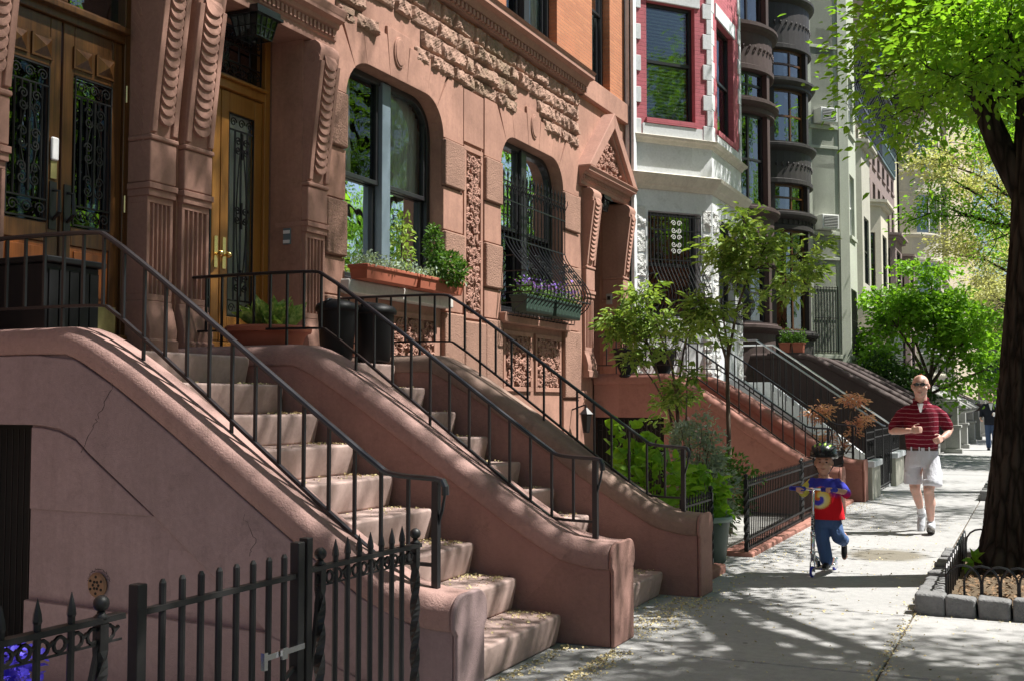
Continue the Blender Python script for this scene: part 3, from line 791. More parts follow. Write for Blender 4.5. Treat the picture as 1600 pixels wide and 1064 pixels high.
def entablature(parent, u0, u1, z0, m, fr=FR, d=.16, h=.36, name='entablature'):
    prof = [(-.34, z0), (d * .35, z0), (d * .35, z0 + h * .22), (d * .5, z0 + h * .25), (d * .5, z0 + h * .52), (d * .72, z0 + h * .56), (d * .8, z0 + h * .66), (d * 1.25, z0 + h * .72), (d * 1.25, z0 + h * .84), (d * 1.45, z0 + h * .95), (d * 1.45, z0 + h), (-.34, z0 + h)]
    return moulding(parent, u0, u1, prof, fr, m, name, dent=(d * .4, d * .66, z0 + h * .30, z0 + h * .50, .062), bevel=.004)
def recess(parent, u0, u1, zb, zt, dep, m, fr=FR, name='door_recess'):
    mb = MB(fr); mb.box(u0 - .06, u0, -dep, -.383, zb, zt); mb.box(u1, u1 + .06, -dep, -.383, zb, zt); mb.box(u0, u1, -dep, -.383, zt, zt + .05)
    return mb.obj(name, m, parent)
HZ = 15.2
# ---- house with dark oak doors
h1 = thing('row_house', 'brownstone house with dark stained oak double doors and iron door grilles, nearest on the left', 'house', 'row houses', (-6.1, 4, 0))
wall(h1, 'facade_wall', 'brown', -6.0, 6.72, 0, 6.15, [(-3.0, -1.0, 2.75, 5.0, .42), (1.2, 3.2, 2.75, 5.0, .42), (5.115, 6.435, 1.9, 4.98, 0)], FR, d=-.03)
wall(h1, 'upper_wall', 'brick', -6.0, 6.70, 6.15, HZ, [(u, u + 1.1, z, z + 1.9, 0) for u in (-4.2, -1.6, 1.6, 4.2) for z in (6.75, 9.6, 12.3)], FR, d=-.03)
for u in (-4.2, -1.6, 1.6, 4.2):
    for z in (6.75, 9.6, 12.3): pane_window(h1, u, u + 1.1, z, z + 1.9, FR, sill='brown', d=-.16)
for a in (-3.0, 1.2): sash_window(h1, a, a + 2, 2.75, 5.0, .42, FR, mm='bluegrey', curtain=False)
console(h1, 6.42, 6.70, 'brown2'); console(h1, 4.85, 5.13, 'brown2')
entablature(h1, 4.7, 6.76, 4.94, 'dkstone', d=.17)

moulding(h1, -6, 6.72, [(-.3, 6.17), (.08, 6.17), (.08, 6.27), (.2, 6.33), (.2, 6.42), (.26, 6.46), (-.3, 6.46)], FR, 'brown2', dent=(.07, .13, 6.18, 6.25, .11))
def wood_leaf(par, a, b, z0, z1, d, m, mp, name='door'):
    mb = MB(FR); st = .10
    mb.box(a, a + st, d - .05, d, z0, z1); mb.box(b - st, b, d - .05, d, z0, z1)
    mb.box(a + st, b - st, d - .05, d, z1 - .36, z1); mb.box(a + st, b - st, d - .05, d, z0, z0 + .22); mb.box(a + st, b - st, d - .05, d, z0 + .62, z0 + .76)
    leaf = mb.obj(name, m, par, bevel=.008)
    w = (b - a - .26) / 2
    mb = MB(FR)
    for i in (0, 1):
        u0 = a + .10 + i * (w + .06); z = z1 - .30
        mb.box(u0 - .015, u0 + w + .015, d, d + .014, z - .015, z + w * .85 + .015)
        mb.add([(u0, d + .014, z), (u0 + w, d + .014, z), (u0 + w, d + .014, z + w * .85), (u0, d + .014, z + w * .85), (u0 + w / 2, d + .05, z + w * .42)], [(0, 1, 4), (1, 2, 4), (2, 3, 4), (3, 0, 4)])
    mb.obj('raised_square', m, leaf)
    mb = MB(FR); mb.box(a + st, b - st, d - .03, d - .012, z0 + .22, z0 + .62); mb.box(a + st + .035, b - st - .035, d - .012, d - .002, z0 + .255, z0 + .585); mb.obj('lower_panel', mp, leaf, bevel=.012)
    return leaf
def grille(par, a, b, z0, z1, d, m='ironold', name='iron_grille', bars=6, scrolls=True, th=.008, curls=1):
    mb = MB(FR)
    for p in ([(a, d, z0), (b, d, z0)], [(a, d, z1), (b, d, z1)], [(a, d, z0), (a, d, z1)], [(b, d, z0), (b, d, z1)], [(a, d, z1 - .14), (b, d, z1 - .14)], [(a, d, z0 + .14), (b, d, z0 + .14)]): mb.tube(p, th, 4)
    for i in range(1, bars): mb.tube([(a + (b - a) * i / bars, d, z0 + .14), (a + (b - a) * i / bars, d, z1 - .14)], th, 5)
    w = (b - a); k = max(2, int(w / .11)); uc = (a + b) / 2
    for i in range(k):
        u = a + w * (i + .5) / k
        for zz in (z1 - .07, z0 + .07): scroll(mb, u, zz, .045, d + .004, 1.5, 1 if i < k / 2 else -1, 0, .0055)
    if scrolls:
        zs = [z0 + .30, (z0 + z1) / 2 - .0, z1 - .28] if z1 - z0 > 1.0 else [(z0 + z1) / 2]
        for zc in zs:
            for s_ in (-1, 1):
                scroll(mb, uc + s_ * .055, zc + .04, .04, d + .012, 1.5, s_, 0, .007); scroll(mb, uc + s_ * .055, zc - .04, .04, d + .012, 1.5, s_, math.pi, .007)
            mb.tube([(uc, d + .012, zc - .12), (uc, d + .012, zc + .12)], .012, 4)
        for s_ in (-1, 1):
            mb.tube([(uc + s_ * (.02 + .05 * math.sin(math.pi * i / 8)), d + .012, z0 + .3 + (z1 - z0 - .6) * i / 8) for i in range(9)], .006, 4)
    return mb.obj(name, m, par)
fo = MB(FR); dA = -.20
fo.box(5.13, 5.19, dA - .1, dA + .02, 1.9, 4.98); fo.box(6.36, 6.42, dA - .1, dA + .02, 1.9, 4.98); fo.box(5.19, 6.36, dA - .1, dA + .03, 4.30, 4.44); fo.box(5.19, 6.36, dA - .1, dA + .08, 4.36, 4.41)
fo.box(5.19, 6.36, dA - .12, dA + .10, 1.9, 2.06); fo.box(5.74, 5.80, dA - .1, dA + .02, 4.44, 4.98)
df = fo.obj('door_frame', 'oakdark', h1, bevel=.01)
mb = MB(FR); mb.box(5.19, 6.36, dA - .09, dA - .06, 4.44, 4.98); mb.obj('transom_pane', 'glassd', df)
for a, b, sd in ((5.195, 5.765, 0), (5.785, 6.355, 1)):
    lf = wood_leaf(h1, a, b, 2.065, 4.30, dA, 'oakdark', 'oakred')
    mb = MB(FR); mb.box(a + .1, b - .1, dA - .045, dA - .035, 2.82, 3.94); mb.obj('door_pane', 'glassd', lf)
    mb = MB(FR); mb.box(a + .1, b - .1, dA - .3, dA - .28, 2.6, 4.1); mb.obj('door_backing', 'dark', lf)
    grille(lf, a + .11, b - .11, 2.84, 3.93, dA + .005)
    mb = MB(FR); mb.box(a + .03, b - .03, dA + .0, dA + .008, 2.075, 2.27); mb.obj('kick_plate', 'kick', lf)
    u = b - .055 if sd == 0 else a + .055
    mb = MB(FR); mb.box(u - .03, u + .03, dA, dA + .01, 2.78, 3.12); mb.tube([(u, dA + .01, 3.06), (u, dA + .07, 3.05), (u, dA + .075, 2.90), (u, dA + .01, 2.85)], [.012, .012, .016, .012], 6); mb.obj('handle', 'bronze', lf)
    if sd == 0:
        mb = MB(FR); mb.box(u - .028, u + .028, dA, dA + .012, 3.14, 3.27); mb.obj('lock_plate', 'kick', lf, bevel=.004)
        mb = MB(FR); mb.box(u - .032, u + .032, dA, dA + .028, 3.27, 3.44); mb.lathe([(.0, .0), (.034, .0), (.03, .012), (0, .014)], (u, 0, 0), 14)
        mb.v = mb.v[:8]; mb.f = mb.f[:6]
        k = mb.obj('keypad_lock', 'white_pl', lf, bevel=.014, seg=3)
for z in (3.0, 3.85):
    mb = MB(FR); mb.tube([(6.375, dA + .03, z), (6.375, dA + .03, z + .13)], .008, 5); mb.obj('hinge', 'brass', df)
# black lidded bin box on the landing
bx = thing('storage_box', 'black slatted storage box standing on the landing by the dark oak doors', 'box', None, (-5.3, 4.9, 1.9))
mb = MB(); mb.box(-6.0, -5.50, 4.95, 5.38, 1.90, 2.42); mb.obj('box_body', 'black', bx, bevel=.01)
mb = MB()
for k in range(5): mb.box(-5.5, -5.49, 4.97 + k * .082, 5.04 + k * .082, 1.94, 2.38)
mb.obj('box_slats', 'black', bx); mb = MB(); mb.box(-6.03, -5.46, 4.92, 5.41, 2.42, 2.46); mb.obj('lid', 'black', bx, bevel=.01)

# ---- house with golden oak door and big arched window
h2 = thing('row_house', 'brownstone house with golden oak door and a wide round-cornered window holding white curtains', 'house', 'row houses', (-6.1, 7, 0))
W1 = (9.12, 11.12, 2.76, 5.0, .42)
wall(h2, 'facade_wall', 'brown', 6.78, 11.88, 0, 6.15, [(7.125, 8.435, 1.9, 4.98, 0), W1], FR, d=-.03)
UW = (6.62, 8.75)
wall(h2, 'upper_wall', 'brick', 6.70, 11.88, 6.15, HZ, [(u, u + 1.35, z, z + h, 0) for u in (7.3, 9.9) for z, h in ((6.58, 2.3), (9.7, 1.9), (12.4, 1.8))], FR, d=-.03)
for u in (7.3, 9.9):
    for z, h in ((6.58, 2.3), (9.7, 1.9), (12.4, 1.8)): pane_window(h2, u, u + 1.35, z, z + h, FR, d=-.2, cross=False)
console(h2, 6.80, 7.12, 'brown2'); console(h2, 8.45, 8.76, 'brown2')
entablature(h2, 6.76, 8.85, 4.94, 'brown2', d=.13)
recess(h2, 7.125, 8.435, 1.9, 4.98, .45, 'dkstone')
def arched_front(h, W, uL, uR, key_m='brown'):
    ua, ub, za, zb, r = W; c = (ua + ub) / 2
    A = arch_pts(ua, ub, zb, r, 8); zt = 5.42
    # voussoirs: split the arch line
    def zat(u): return interp(A, u)
    js = [ua + .16, c - .62, c - .17, c + .17, c + .62, ub - .16]
    tops = [ua - .12, c - .72, c - .24, c + .24, c + .72, ub + .12]
    pls = []
    bl = [(ua - .0, zb - r)] + [p for p in A if p[0] <= js[0]] + [(js[0], zat(js[0]))]
    pls.append([(ua, 4.60)] + bl[1:] + [(tops[0], zt - .10), (uL, zt - .10), (uL, 4.60)])
    for i in range(5):
        seg = [(js[i], zat(js[i]))] + [p for p in A if js[i] < p[0] < js[i + 1]] + [(js[i + 1], zat(js[i + 1]))]
        up = (.10 if i == 2 else 0)
        pls.append(seg + [(tops[i + 1], zt + up), (tops[i], zt + up)])
    br = [(js[5], zat(js[5]))] + [p for p in A if p[0] > js[5]]
    pls.append(br + [(ub, 4.60), (uR, 4.60), (uR, zt - .10), (tops[5], zt - .10)])
    blocks(h, pls, -.04, .0, 'brown', 'arch_stones', bevel=.006)
    mb = MB(FR); k = 20      # oval boss on the keystone
    for rr, d0, d1 in ((1.0, -.01, .018), (.86, .0, .028)):
        pl = [(c + .115 * rr * math.cos(2 * math.pi * i / k), 5.29 + .17 * rr * math.sin(2 * math.pi * i / k)) for i in range(k)]
        uzprism(mb, pl, d0, d1)
    mb.obj('keystone_boss', 'brown', h, bevel=.01)
    # jamb stones: tooled and smooth in turn
    for a, b in ((uL, ua), (ub, uR)):
        if b - a < .1: continue
        blocks(h, [rect(a, b - .0, 4.04, 4.585), rect(a, b, 2.97, 3.52), rect(a, b, 1.62, 2.58)], -.04, .035, 'quoin', 'tooled_quoin', bevel=.022)
        blocks(h, [rect(a, b, 3.535, 4.03), rect(a, b, 2.595, 2.955), rect(a, b, .9, 1.6)], -.04, .0, 'brown', 'jamb_stone', bevel=.008)
arched_front(h2, W1, 8.78, 11.60)
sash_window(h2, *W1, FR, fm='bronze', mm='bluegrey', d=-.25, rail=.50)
mb = MB(FR); mb.box(9.05, 11.19, -.30, .10, 2.62, 2.755); mb.obj('window_sill', 'litesto', h2, bevel=.02)
def framed_panel(h, a, b, z0, z1, seed, name='carved_panel'):
    blocks(h, [rect(a, b, z0, z0 + .06), rect(a, b, z1 - .06, z1), rect(a, a + .06, z0 + .06, z1 - .06), rect(b - .06, b, z0 + .06, z1 - .06)], -.04, .0, 'brown', 'panel_frame', bevel=.006)
    return carving(h, a + .05, b - .05, z0 + .05, z1 - .05, FR, 'brown2', d=-.032, name=name, seed=seed)
framed_panel(h2, 9.30, 10.98, 1.72, 2.52, 4)
framed_panel(h2, 11.63, 12.13, 2.55, 4.62, 9)
blocks(h2, [rect(11.60, 12.16, 1.55, 2.52)], -.04, .045, 'quoin', 'tooled_base', bevel=.03)
blocks(h2, [rect(11.62, 12.14, 4.66, 5.30)], -.04, .0, 'brown', 'frieze_stone', bevel=.006)
c1, c2 = 10.12, 13.67
def skp(u, z): return z < 5.62 and min(abs(u - c1), abs(u - c2)) < (.42 if z > 5.4 else 1.02 if z < 5.42 else .4)
rows = [(5.315, 5.50), (5.505, 5.72), (5.725, 5.93), (5.935, 6.15)]
rocks(h2, 8.95, 11.9, rows, FR, 'rock', seed=4, skip=skp); rocks(h2, 6.9, 8.9, rows[1:], FR, 'rock', seed=8, name='rough_stone_band')
PC = [(-.3, 6.17), (.06, 6.17), (.06, 6.27), (.10, 6.28), (.14, 6.35), (.22, 6.37), (.22, 6.43), (.25, 6.46), (-.3, 6.47)]
moulding(h2, 6.74, 11.92, PC, FR, 'brown2', dent=(.05, .10, 6.19, 6.26, .10))
# golden door
dB = -.42; fo = MB(FR)
fo.box(7.13, 7.19, dB - .08, dB + .03, 1.9, 4.98); fo.box(8.35, 8.43, dB - .08, dB + .03, 1.9, 4.98); fo.box(7.19, 8.35, dB - .08, dB + .03, 4.36, 4.44); fo.box(7.19, 8.35, dB - .08, dB + .07, 4.44, 4.47); fo.box(7.19, 8.35, dB - .08, dB + .05, 1.9, 2.09)
df2 = fo.obj('door_frame', 'oak', h2, bevel=.01)
for a, b, sd in ((7.20, 7.765, 0), (7.775, 8.345, 1)):
    mb = MB(FR); st = .105
    mb.box(a, a + st, dB - .05, dB, 2.10, 4.35); mb.box(b - st, b, dB - .05, dB, 2.10, 4.35); mb.box(a + st, b - st, dB - .05, dB, 4.17, 4.35); mb.box(a + st, b - st, dB - .05, dB, 2.10, 2.32)
    lf = mb.obj('door', 'oak', h2, bevel=.008)
    mb = MB(FR); mb.add([(a + st, dB - .04, 2.32), (b - st, dB - .04, 2.32), (b - st, dB - .04, 4.17), (a + st, dB - .04, 4.17)], [(0, 1, 2, 3)]); mb.obj('door_pane', 'glassclear', lf)
    mb = MB(FR); vs = []
    for i in range(31):
        u = a + .08 + (b - a - .16) * i / 30
        for z in (2.2, 4.25): vs.append((u, dB - .075 + .012 * math.sin(i * 1.7), z))
    mb.add(vs, [(2 * i, 2 * i + 2, 2 * i + 3, 2 * i + 1) for i in range(30)]); mb.obj('door_curtain', 'curtain', lf, smooth=True)
    grille(lf, a + st + .008, b - st - .008, 2.33, 4.16, dB - .012, 'iron', bars=4, th=.010)
    u = b - .05 if sd == 0 else a + .05
    mb = MB(FR); mb.box(u - .022, u + .022, dB, dB + .008, 2.74, 3.02); mb.tube([(u, dB, 2.86), (u, dB + .05, 2.86)], .012, 8); mb.obj('handle_plate', 'brass', lf)
    mb = MB(FR); mb.ball((u, dB + .06, 2.86), .03); mb.obj('door_knob', 'brass', lf, smooth=True)
mb = MB(FR); mb.box(7.19, 8.35, dB - .09, dB - .07, 4.47, 4.97); mb.obj('transom_pane', 'glassd', df2)
grille(df2, 7.22, 8.33, 4.50, 4.94, dB - .01, 'iron', bars=7, th=.009)
tc = bpy.data.curves.new('num', 'FONT'); tc.body = '5'; tc.size = .13; tc.extrude = .004
to = bpy.data.objects.new('house_number', tc); COL.objects.link(to)
bpy.context.view_layer.update()
me = bpy.data.meshes.new_from_object(to.evaluated_get(bpy.context.evaluated_depsgraph_get())); bpy.data.objects.remove(to)
no = bpy.data.objects.new('house_number', me); COL.objects.link(no); me.materials.clear(); me.materials.append(M['brass'])
me.transform(Matrix.Translation((-6.1 + dB + .02, 7.64, 4.66)) @ Matrix.Rotation(R(90), 4, 'Z') @ Matrix.Rotation(R(90), 4, 'X')); setpar(no, df2)
# porch lantern
def porch_lamp(y, x, zt, label, s=1.0):
    t = thing('porch_lantern', label, 'lantern', None, (x, y, zt))
    mb = MB(); mb.box(x - .17 * s, x + .17 * s, y - .17 * s, y + .17 * s, zt - .05 * s, zt); mb.box(x - .19 * s, x + .19 * s, y - .19 * s, y + .19 * s, zt - .075 * s, zt - .05 * s); mb.obj('cap', 'iron', t)
    mb = MB(); b = .15 * s; q = .115 * s; z0 = zt - .26 * s; z1 = zt - .075 * s
    def side(t_, k, e=0):  # point on face
        w = b + (q - b) * t_; return w
    for i in range(5):
        for t0, t1 in ((0, 1),):
            f = -1 + i * .5
            for sx, sy in ((1, 0), (-1, 0), (0, 1), (0, -1)):
                p0 = (x + (sx * b if sx else f * b), y + (sy * b if sy else f * b), z1); p1 = (x + (sx * q if sx else f * q), y + (sy * q if sy else f * q), z0)
                mb.tube([p0, p1], .006 * s, 4)
    for k in range(3):
        w = b + (q - b) * k / 2; z = z1 + (z0 - z1) * k / 2
        mb.tube([(x - w, y - w, z), (x + w, y - w, z), (x + w, y + w, z), (x - w, y + w, z)], .006 * s, 4, closed=True)
    mb.ball((x, y, z0 - .02), .02 * s, 6); mb.obj('lantern_frame', 'iron', t)
    mb = MB(); w = .97; mb.add([(x - b * w, y - b * w, z1), (x + b * w, y - b * w, z1), (x + b * w, y + b * w, z1), (x - b * w, y + b * w, z1), (x - q * w, y - q * w, z0), (x + q * w, y - q * w, z0), (x + q * w, y + q * w, z0), (x - q * w, y + q * w, z0)], [(0, 1, 5, 4), (1, 2, 6, 5), (2, 3, 7, 6), (3, 0, 4, 7), (4, 5, 6, 7)])
    mb.obj('lantern_glass', 'glass', t); return t
porch_lamp(7.72, -6.13, 4.975, 'square black iron lantern with small leaded panes under the hood of the golden oak door', .95)
ib = thing('intercom', 'small grey intercom plate with two white buttons on the stone beside the golden oak door', 'intercom', None, (-6.2, 8.42, 3.1))
mb = MB(); mb.box(-6.32, -6.24, 8.42, 8.435, 3.02, 3.17); mb.obj('plate', 'bluegrey', ib)
mb = MB(); mb.box(-6.315, -6.245, 8.412, 8.42, 3.03, 3.06); mb.box(-6.315, -6.245, 8.412, 8.42, 3.12, 3.15); mb.obj('name_plate', 'white_pl', ib)

# ---- house with grilled window and pedimented door
h3 = thing('row_house', 'brownstone house with a bellied iron window grille and a steep carved pediment over its door', 'house', 'row houses', (-6.1, 14, 0))
W2 = (12.64, 14.70, 2.70, 5.0, .42)
wall(h3, 'facade_wall', 'brown', 11.88, 17.46, 0, 6.15, [W2, (15.835, 17.165, 1.9, 4.80, 0)], FR, d=-.03)
wall(h3, 'upper_wall', 'brick', 11.88, 17.46, 6.15, HZ, [(12.85, 14.55, 6.56, 8.9, 0), (15.95, 16.75, 6.56, 8.9, 0)] , FR, d=-.03)
sash_window(h3, 12.85, 14.55, 6.56, 8.9, 0, FR, d=-.22, curtain=True, mull=True)
sash_window(h3, 15.95, 16.75, 6.56, 8.9, 0, FR, d=-.22, curtain=True, mull=False)
arched_front(h3, W2, 12.17, 15.30)
sash_window(h3, *W2, FR, d=-.25, curtain=False, rail=.5)
mb = MB(FR); mb.box(12.58, 14.78, -.30, .09, 2.56, 2.695); mb.obj('window_sill', 'brown', h3, bevel=.02)
framed_panel(h3, 12.72, 13.62, 1.70, 2.48, 14); framed_panel(h3, 13.72, 14.62, 1.70, 2.48, 17)
rocks(h3, 11.9, 15.3, rows, FR, 'rock', seed=15, skip=skp)
moulding(h3, 11.92, 15.42, PC, FR, 'brown2', dent=(.05, .10, 6.19, 6.26, .10))
blocks(h3, [rect(15.35, 17.44, 6.17, 6.50)], -.05, .05, 'brown', 'sill_course', bevel=.01)
console(h3, 15.50, 15.85, 'brown2', top=4.78); console(h3, 17.15, 17.44, 'brown2', top=4.78)
entablature(h3, 15.28, 17.46, 4.80, 'brown2', d=.14, h=.27)
recess(h3, 15.835, 17.165, 1.9, 4.80, .9, 'dkstone')
blocks(h3, [[(15.36, 5.07), (17.40, 5.07), (16.38, 5.98)]], -.05, .04, 'brown2', 'pediment')
blocks(h3, [[(15.28, 5.075), (15.52, 5.075), (16.38, 5.85), (16.38, 6.10)], [(17.48, 5.075), (17.24, 5.075), (16.38, 5.85), (16.38, 6.10)]], -.05, .19, 'brown2', 'raking_cornice', bevel=.015)
blocks(h3, [[(15.50, 5.09), (15.62, 5.09), (16.38, 5.78), (16.38, 5.86)], [(17.26, 5.09), (17.14, 5.09), (16.38, 5.78), (16.38, 5.86)]], -.05, .13, 'brown2', 'inner_moulding', bevel=.01)
carving(h3, 15.68, 17.08, 5.09, 5.78, FR, 'brown2', d=.05, name='pediment_carving', seed=21, tri=True)
mb = MB(FR); mb.box(15.85, 17.15, -.90, -.86, 1.9, 4.8); dd = mb.obj('door', 'oakdark', h3)
mb = MB(FR); mb.box(16.05, 16.40, -.86, -.85, 2.4, 4.1); mb.box(16.58, 16.95, -.86, -.85, 2.4, 4.1); mb.obj('door_pane', 'glassd', dd)
porch_lamp(16.4, -6.2, 4.80, 'small black iron lantern under the pedimented porch', .9)
ib = thing('intercom', 'small grey intercom box on the stone inside the pedimented porch', 'intercom', None, (-6.2, 17.14, 3.3))
mb = MB(); mb.box(-6.34, -6.25, 17.10, 17.15, 3.15, 3.32); mb.obj('plate', 'grey', ib); mb = MB(); mb.box(-6.32, -6.27, 17.09, 17.10, 3.22, 3.28); mb.obj('button', 'black', ib)
# bellied grille
def belly(parent, fr, ua, ub, zt, z1, z2, zb, out, nb, spikes=True, m='iron', name='window_grille', side=True, th=.0085, d0=.03):
    mb = MB(fr)
    def prof(t):  # t 0 top .. 1 bottom -> d,z
        z = z1 + (zb - z1) * t; d = d0 + out * (math.sin(math.pi * min(1, t) ** 1.6) ** .9 if t < 1 else 0); return d, z
    P_ = [(d0, zt), (d0, (zt + z1) / 2), (d0, z1)] + [prof(i / 14) for i in range(1, 14)] + [(d0 + out * .35, zb - .01), (d0, zb)]
    for i in range(nb + 1):
        u = ua + (ub - ua) * i / nb; mb.tube([(u, d, z) for d, z in P_], th, 5)
        if spikes: mb.tube([(u, d0, zt), (u, d0, zt + .05), (u, d0, zt + .13)], [th * 1.0, th * 1.9, .001], 5)
    root = mb.obj(name, m, parent)
    mb = MB(fr)
    for z in (zt - .04, zt - .28, z1): mb.tube([(ua, d0, z), (ub, d0, z)], th * 1.3, 4)
    dz = [(prof(t)) for t in (.72, .98)]
    for d, z in dz: mb.tube([(ua, -.02, z), (ua, d, z), (ub, d, z), (ub, -.02, z)], th * 1.2, 4)
    for t in (.25, .45, .65, .85):
        d, z = prof(t)
        for u in (ua, ub): mb.tube([(u, 0, z), (u, d, z)], th, 4)
    mb.obj('grille_rail', m, root)
    if spikes:
        mb = MB(fr)
        for i in range(nb):
            u = ua + (ub - ua) * (i + .5) / nb
            for s_ in (-1, 1): scroll(mb, u + s_ * .02, zt - .12, .028, d0 + .015, 1.2, s_, 0, .006); mb.tube([(u + s_ * .01, d0 + .01, zt - .17), (u + s_ * .05, d0 + .05, zt - .05), (u + s_ * .03, d0 + .05, zt - .0)], .006, 4)
        for k in range(4):
            u = ua + (ub - ua) * (k + .5) / 4
            for t in (.2, .28, .36, .44):
                d, z = prof(t)
                for s_ in (-1, 1): scroll(mb, u + s_ * .04, z, .035, d + .012, 1.3, s_, 0, .006)
        for z, r in ((3.05, .09), (2.85, .07)):
            pass
        mb.obj('grille_scrollwork', m, root)
    return root
belly(h3, FR, 12.66, 14.68, 4.42, 3.66, 0, 2.66, .40, 17)
# planter behind the belly grille
def planter(x0, x1, y0, y1, z0, z1, m, label, leafm, flm=None, name='planter_box', n=500, h=.16, size=.04, group=None, taper=.02, loc=True):
    t = thing(name, label, 'planter', group, ((x0 + x1) / 2, (y0 + y1) / 2, z0))
    mb = MB(); tp = taper
    mb.add([(x0 + tp, y0 + tp, z0), (x1 - tp, y0 + tp, z0), (x1 - tp, y1 - tp, z0), (x0 + tp, y1 - tp, z0), (x0, y0, z1), (x1, y0, z1), (x1, y1, z1), (x0, y1, z1)], [(0, 3, 2, 1), (4, 5, 6, 7), (0, 1, 5, 4), (1, 2, 6, 5), (2, 3, 7, 6), (3, 0, 4, 7)])
    mb.box(x0 - .01, x1 + .01, y0 - .01, y1 + .01, z1 - .035, z1); mb.obj('box', m, t, bevel=.008)
    mb = MB(); mb.box(x0 + .02, x1 - .02, y0 + .02, y1 - .02, z1 - .01, z1 + .006); mb.obj('potting_soil', 'soil', t)
    P_ = np.column_stack([rng.uniform(x0, x1 + .03, n), rng.uniform(y0, y1, n), z1 + np.abs(rng.normal(0, h * .55, n))])
    leaf_mesh('foliage', P_, rng.normal(size=(n, 3)) + np.array([0, 0, .6]), size, leafm, t)
    if flm:
        k = n // 5; P_ = np.column_stack([rng.uniform(x0, x1 + .06, k), rng.uniform(y0, y1, k), z1 + h * .6 + np.abs(rng.normal(0, h * .35, k))])
        leaf_mesh('flowers', P_, rng.normal(size=(k, 3)), size * 1.0, flm, t, .9)
    return t
for i in range(2):
    y0 = 12.75 + i * .98
    planter(-6.03, -5.79, y0, y0 + .9, 2.70, 2.92, 'bin', ('nearer' if i == 0 else 'farther') + ' dark green trough of violet flowers inside the bellied window grille', 'boxwood', 'purple', n=520, h=.18, group='troughs in the bellied grille')
planter(-6.06, -5.84, 9.12, 10.12, 2.755, 2.90, 'terra', 'left terracotta trough with silvery leaves on the sill of the curtained window', 'silver', None, n=500, h=.10, group='terracotta troughs')
tt = planter(-6.06, -5.84, 10.16, 11.14, 2.755, 2.90, 'terra', 'right terracotta trough with silvery leaves and a bushy boxwood on the curtained window sill', 'silver', None, n=420, h=.10, group='terracotta troughs')
def bush(parent, c, r, n, size, mat, name='foliage', flat_=1.0, wid=.5):
    v = rng.normal(size=(n, 3)); v /= np.linalg.norm(v, axis=1)[:, None]; v *= (rng.uniform(.25, 1, n) ** .5)[:, None]
    lump = 1 + .18 * np.sin(v[:, 0] * 5 + c[0]) * np.sin(v[:, 2] * 6 + c[1]) 
    P_ = v * np.array(r) * lump[:, None] + np.array(c)
    return leaf_mesh(name, P_, v * .8 + rng.normal(size=(n, 3)) * .5, size, mat, parent, wid)
bs = thing('boxwood_shrub', 'bushy boxwood ball at the right end of the curtained window sill', 'shrub', None, (-5.92, 11.0, 2.9))
bush(bs, (-5.87, 10.80, 3.02), (.20, .26, .20), 1200, .05, 'boxwood'); bush(bs, (-5.97, 10.66, 3.24), (.09, .13, .30), 600, .05, 'boxwood', 'upright_foliage')
mb = MB(); mb.tube([(-5.95, 10.8, 2.88), (-5.96, 10.67, 3.45)], .012, 5); mb.tube([(-5.9, 11.0, 2.88), (-5.86, 10.84, 3.1)], .012, 5); mb.obj('stem', 'bark2', bs)
bs = thing('seedling_shrub', 'slender leafy sprig standing in the middle of the curtained window sill', 'shrub', None, (-5.95, 9.95, 2.9))
bush(bs, (-5.95, 9.98, 3.18), (.10, .15, .36), 220, .06, 'cherry')
mb = MB(); mb.tube([(-5.95, 9.95, 2.88), (-5.94, 9.92, 3.2), (-5.96, 9.98, 3.5)], .007, 5); mb.obj('stem', 'bark2', bs)
# bins on the landing behind the big window
def bin_(x, y, z, label, s=1.0):
    t = thing('rubbish_bin', label, 'bin', 'black bins on the landing', (x, y, z))
    mb = MB(); mb.lathe([(.14 * s, 0), (.155 * s, .02), (.19 * s, .42), (.195 * s, .45)], (x, y, z), 16); mb.obj('bin_body', 'black', t, smooth=True, bevel=.004)
    mb = MB(); mb.lathe([(.21 * s, .43), (.215 * s, .46), (.19 * s, .50), (.10 * s, .53), (.01, .54)], (x, y, z), 16); mb.tube([(x, y - .2 * s, z + .5), (x, y - .14 * s, z + .53), (x, y + .14 * s, z + .53)], .012, 5); mb.obj('bin_lid', 'black', t, smooth=True); return t
bin_(-5.55, 8.18, 1.92, 'black lidded bin standing left on the landing under the curtained window', .9)
bin_(-5.45, 8.62, 1.92, 'black lidded bin standing right, against the handrail under the curtained window', 1.0)
# hosta pot
hp = thing('potted_hosta', 'wide terracotta bowl with green and cream hosta by the golden oak door', 'potted plant', None, (-5.62, 7.25, 1.92))
mb = MB(); mb.lathe([(.20, .0), (.24, .03), (.29, .16), (.31, .19), (.34, .20), (.345, .235), (.33, .25), (.30, .245), (.28, .20), (.0, .20)], (-5.55, 7.22, 1.91), 24); mb.obj('bowl', 'terra', hp, smooth=True, bevel=.004)
P_ = []; D_ = []
for i in range(46):
    a = random.uniform(0, 6.28); r_ = random.uniform(.02, .10); P_.append((-5.55 + r_ * math.cos(a), 7.22 + r_ * math.sin(a), 2.13)); D_.append((math.cos(a) * .9, math.sin(a) * .9, random.uniform(.6, 2.4)))
leaf_mesh('leaves', P_, D_, .27, 'hosta', hp, .42, .25, .35)

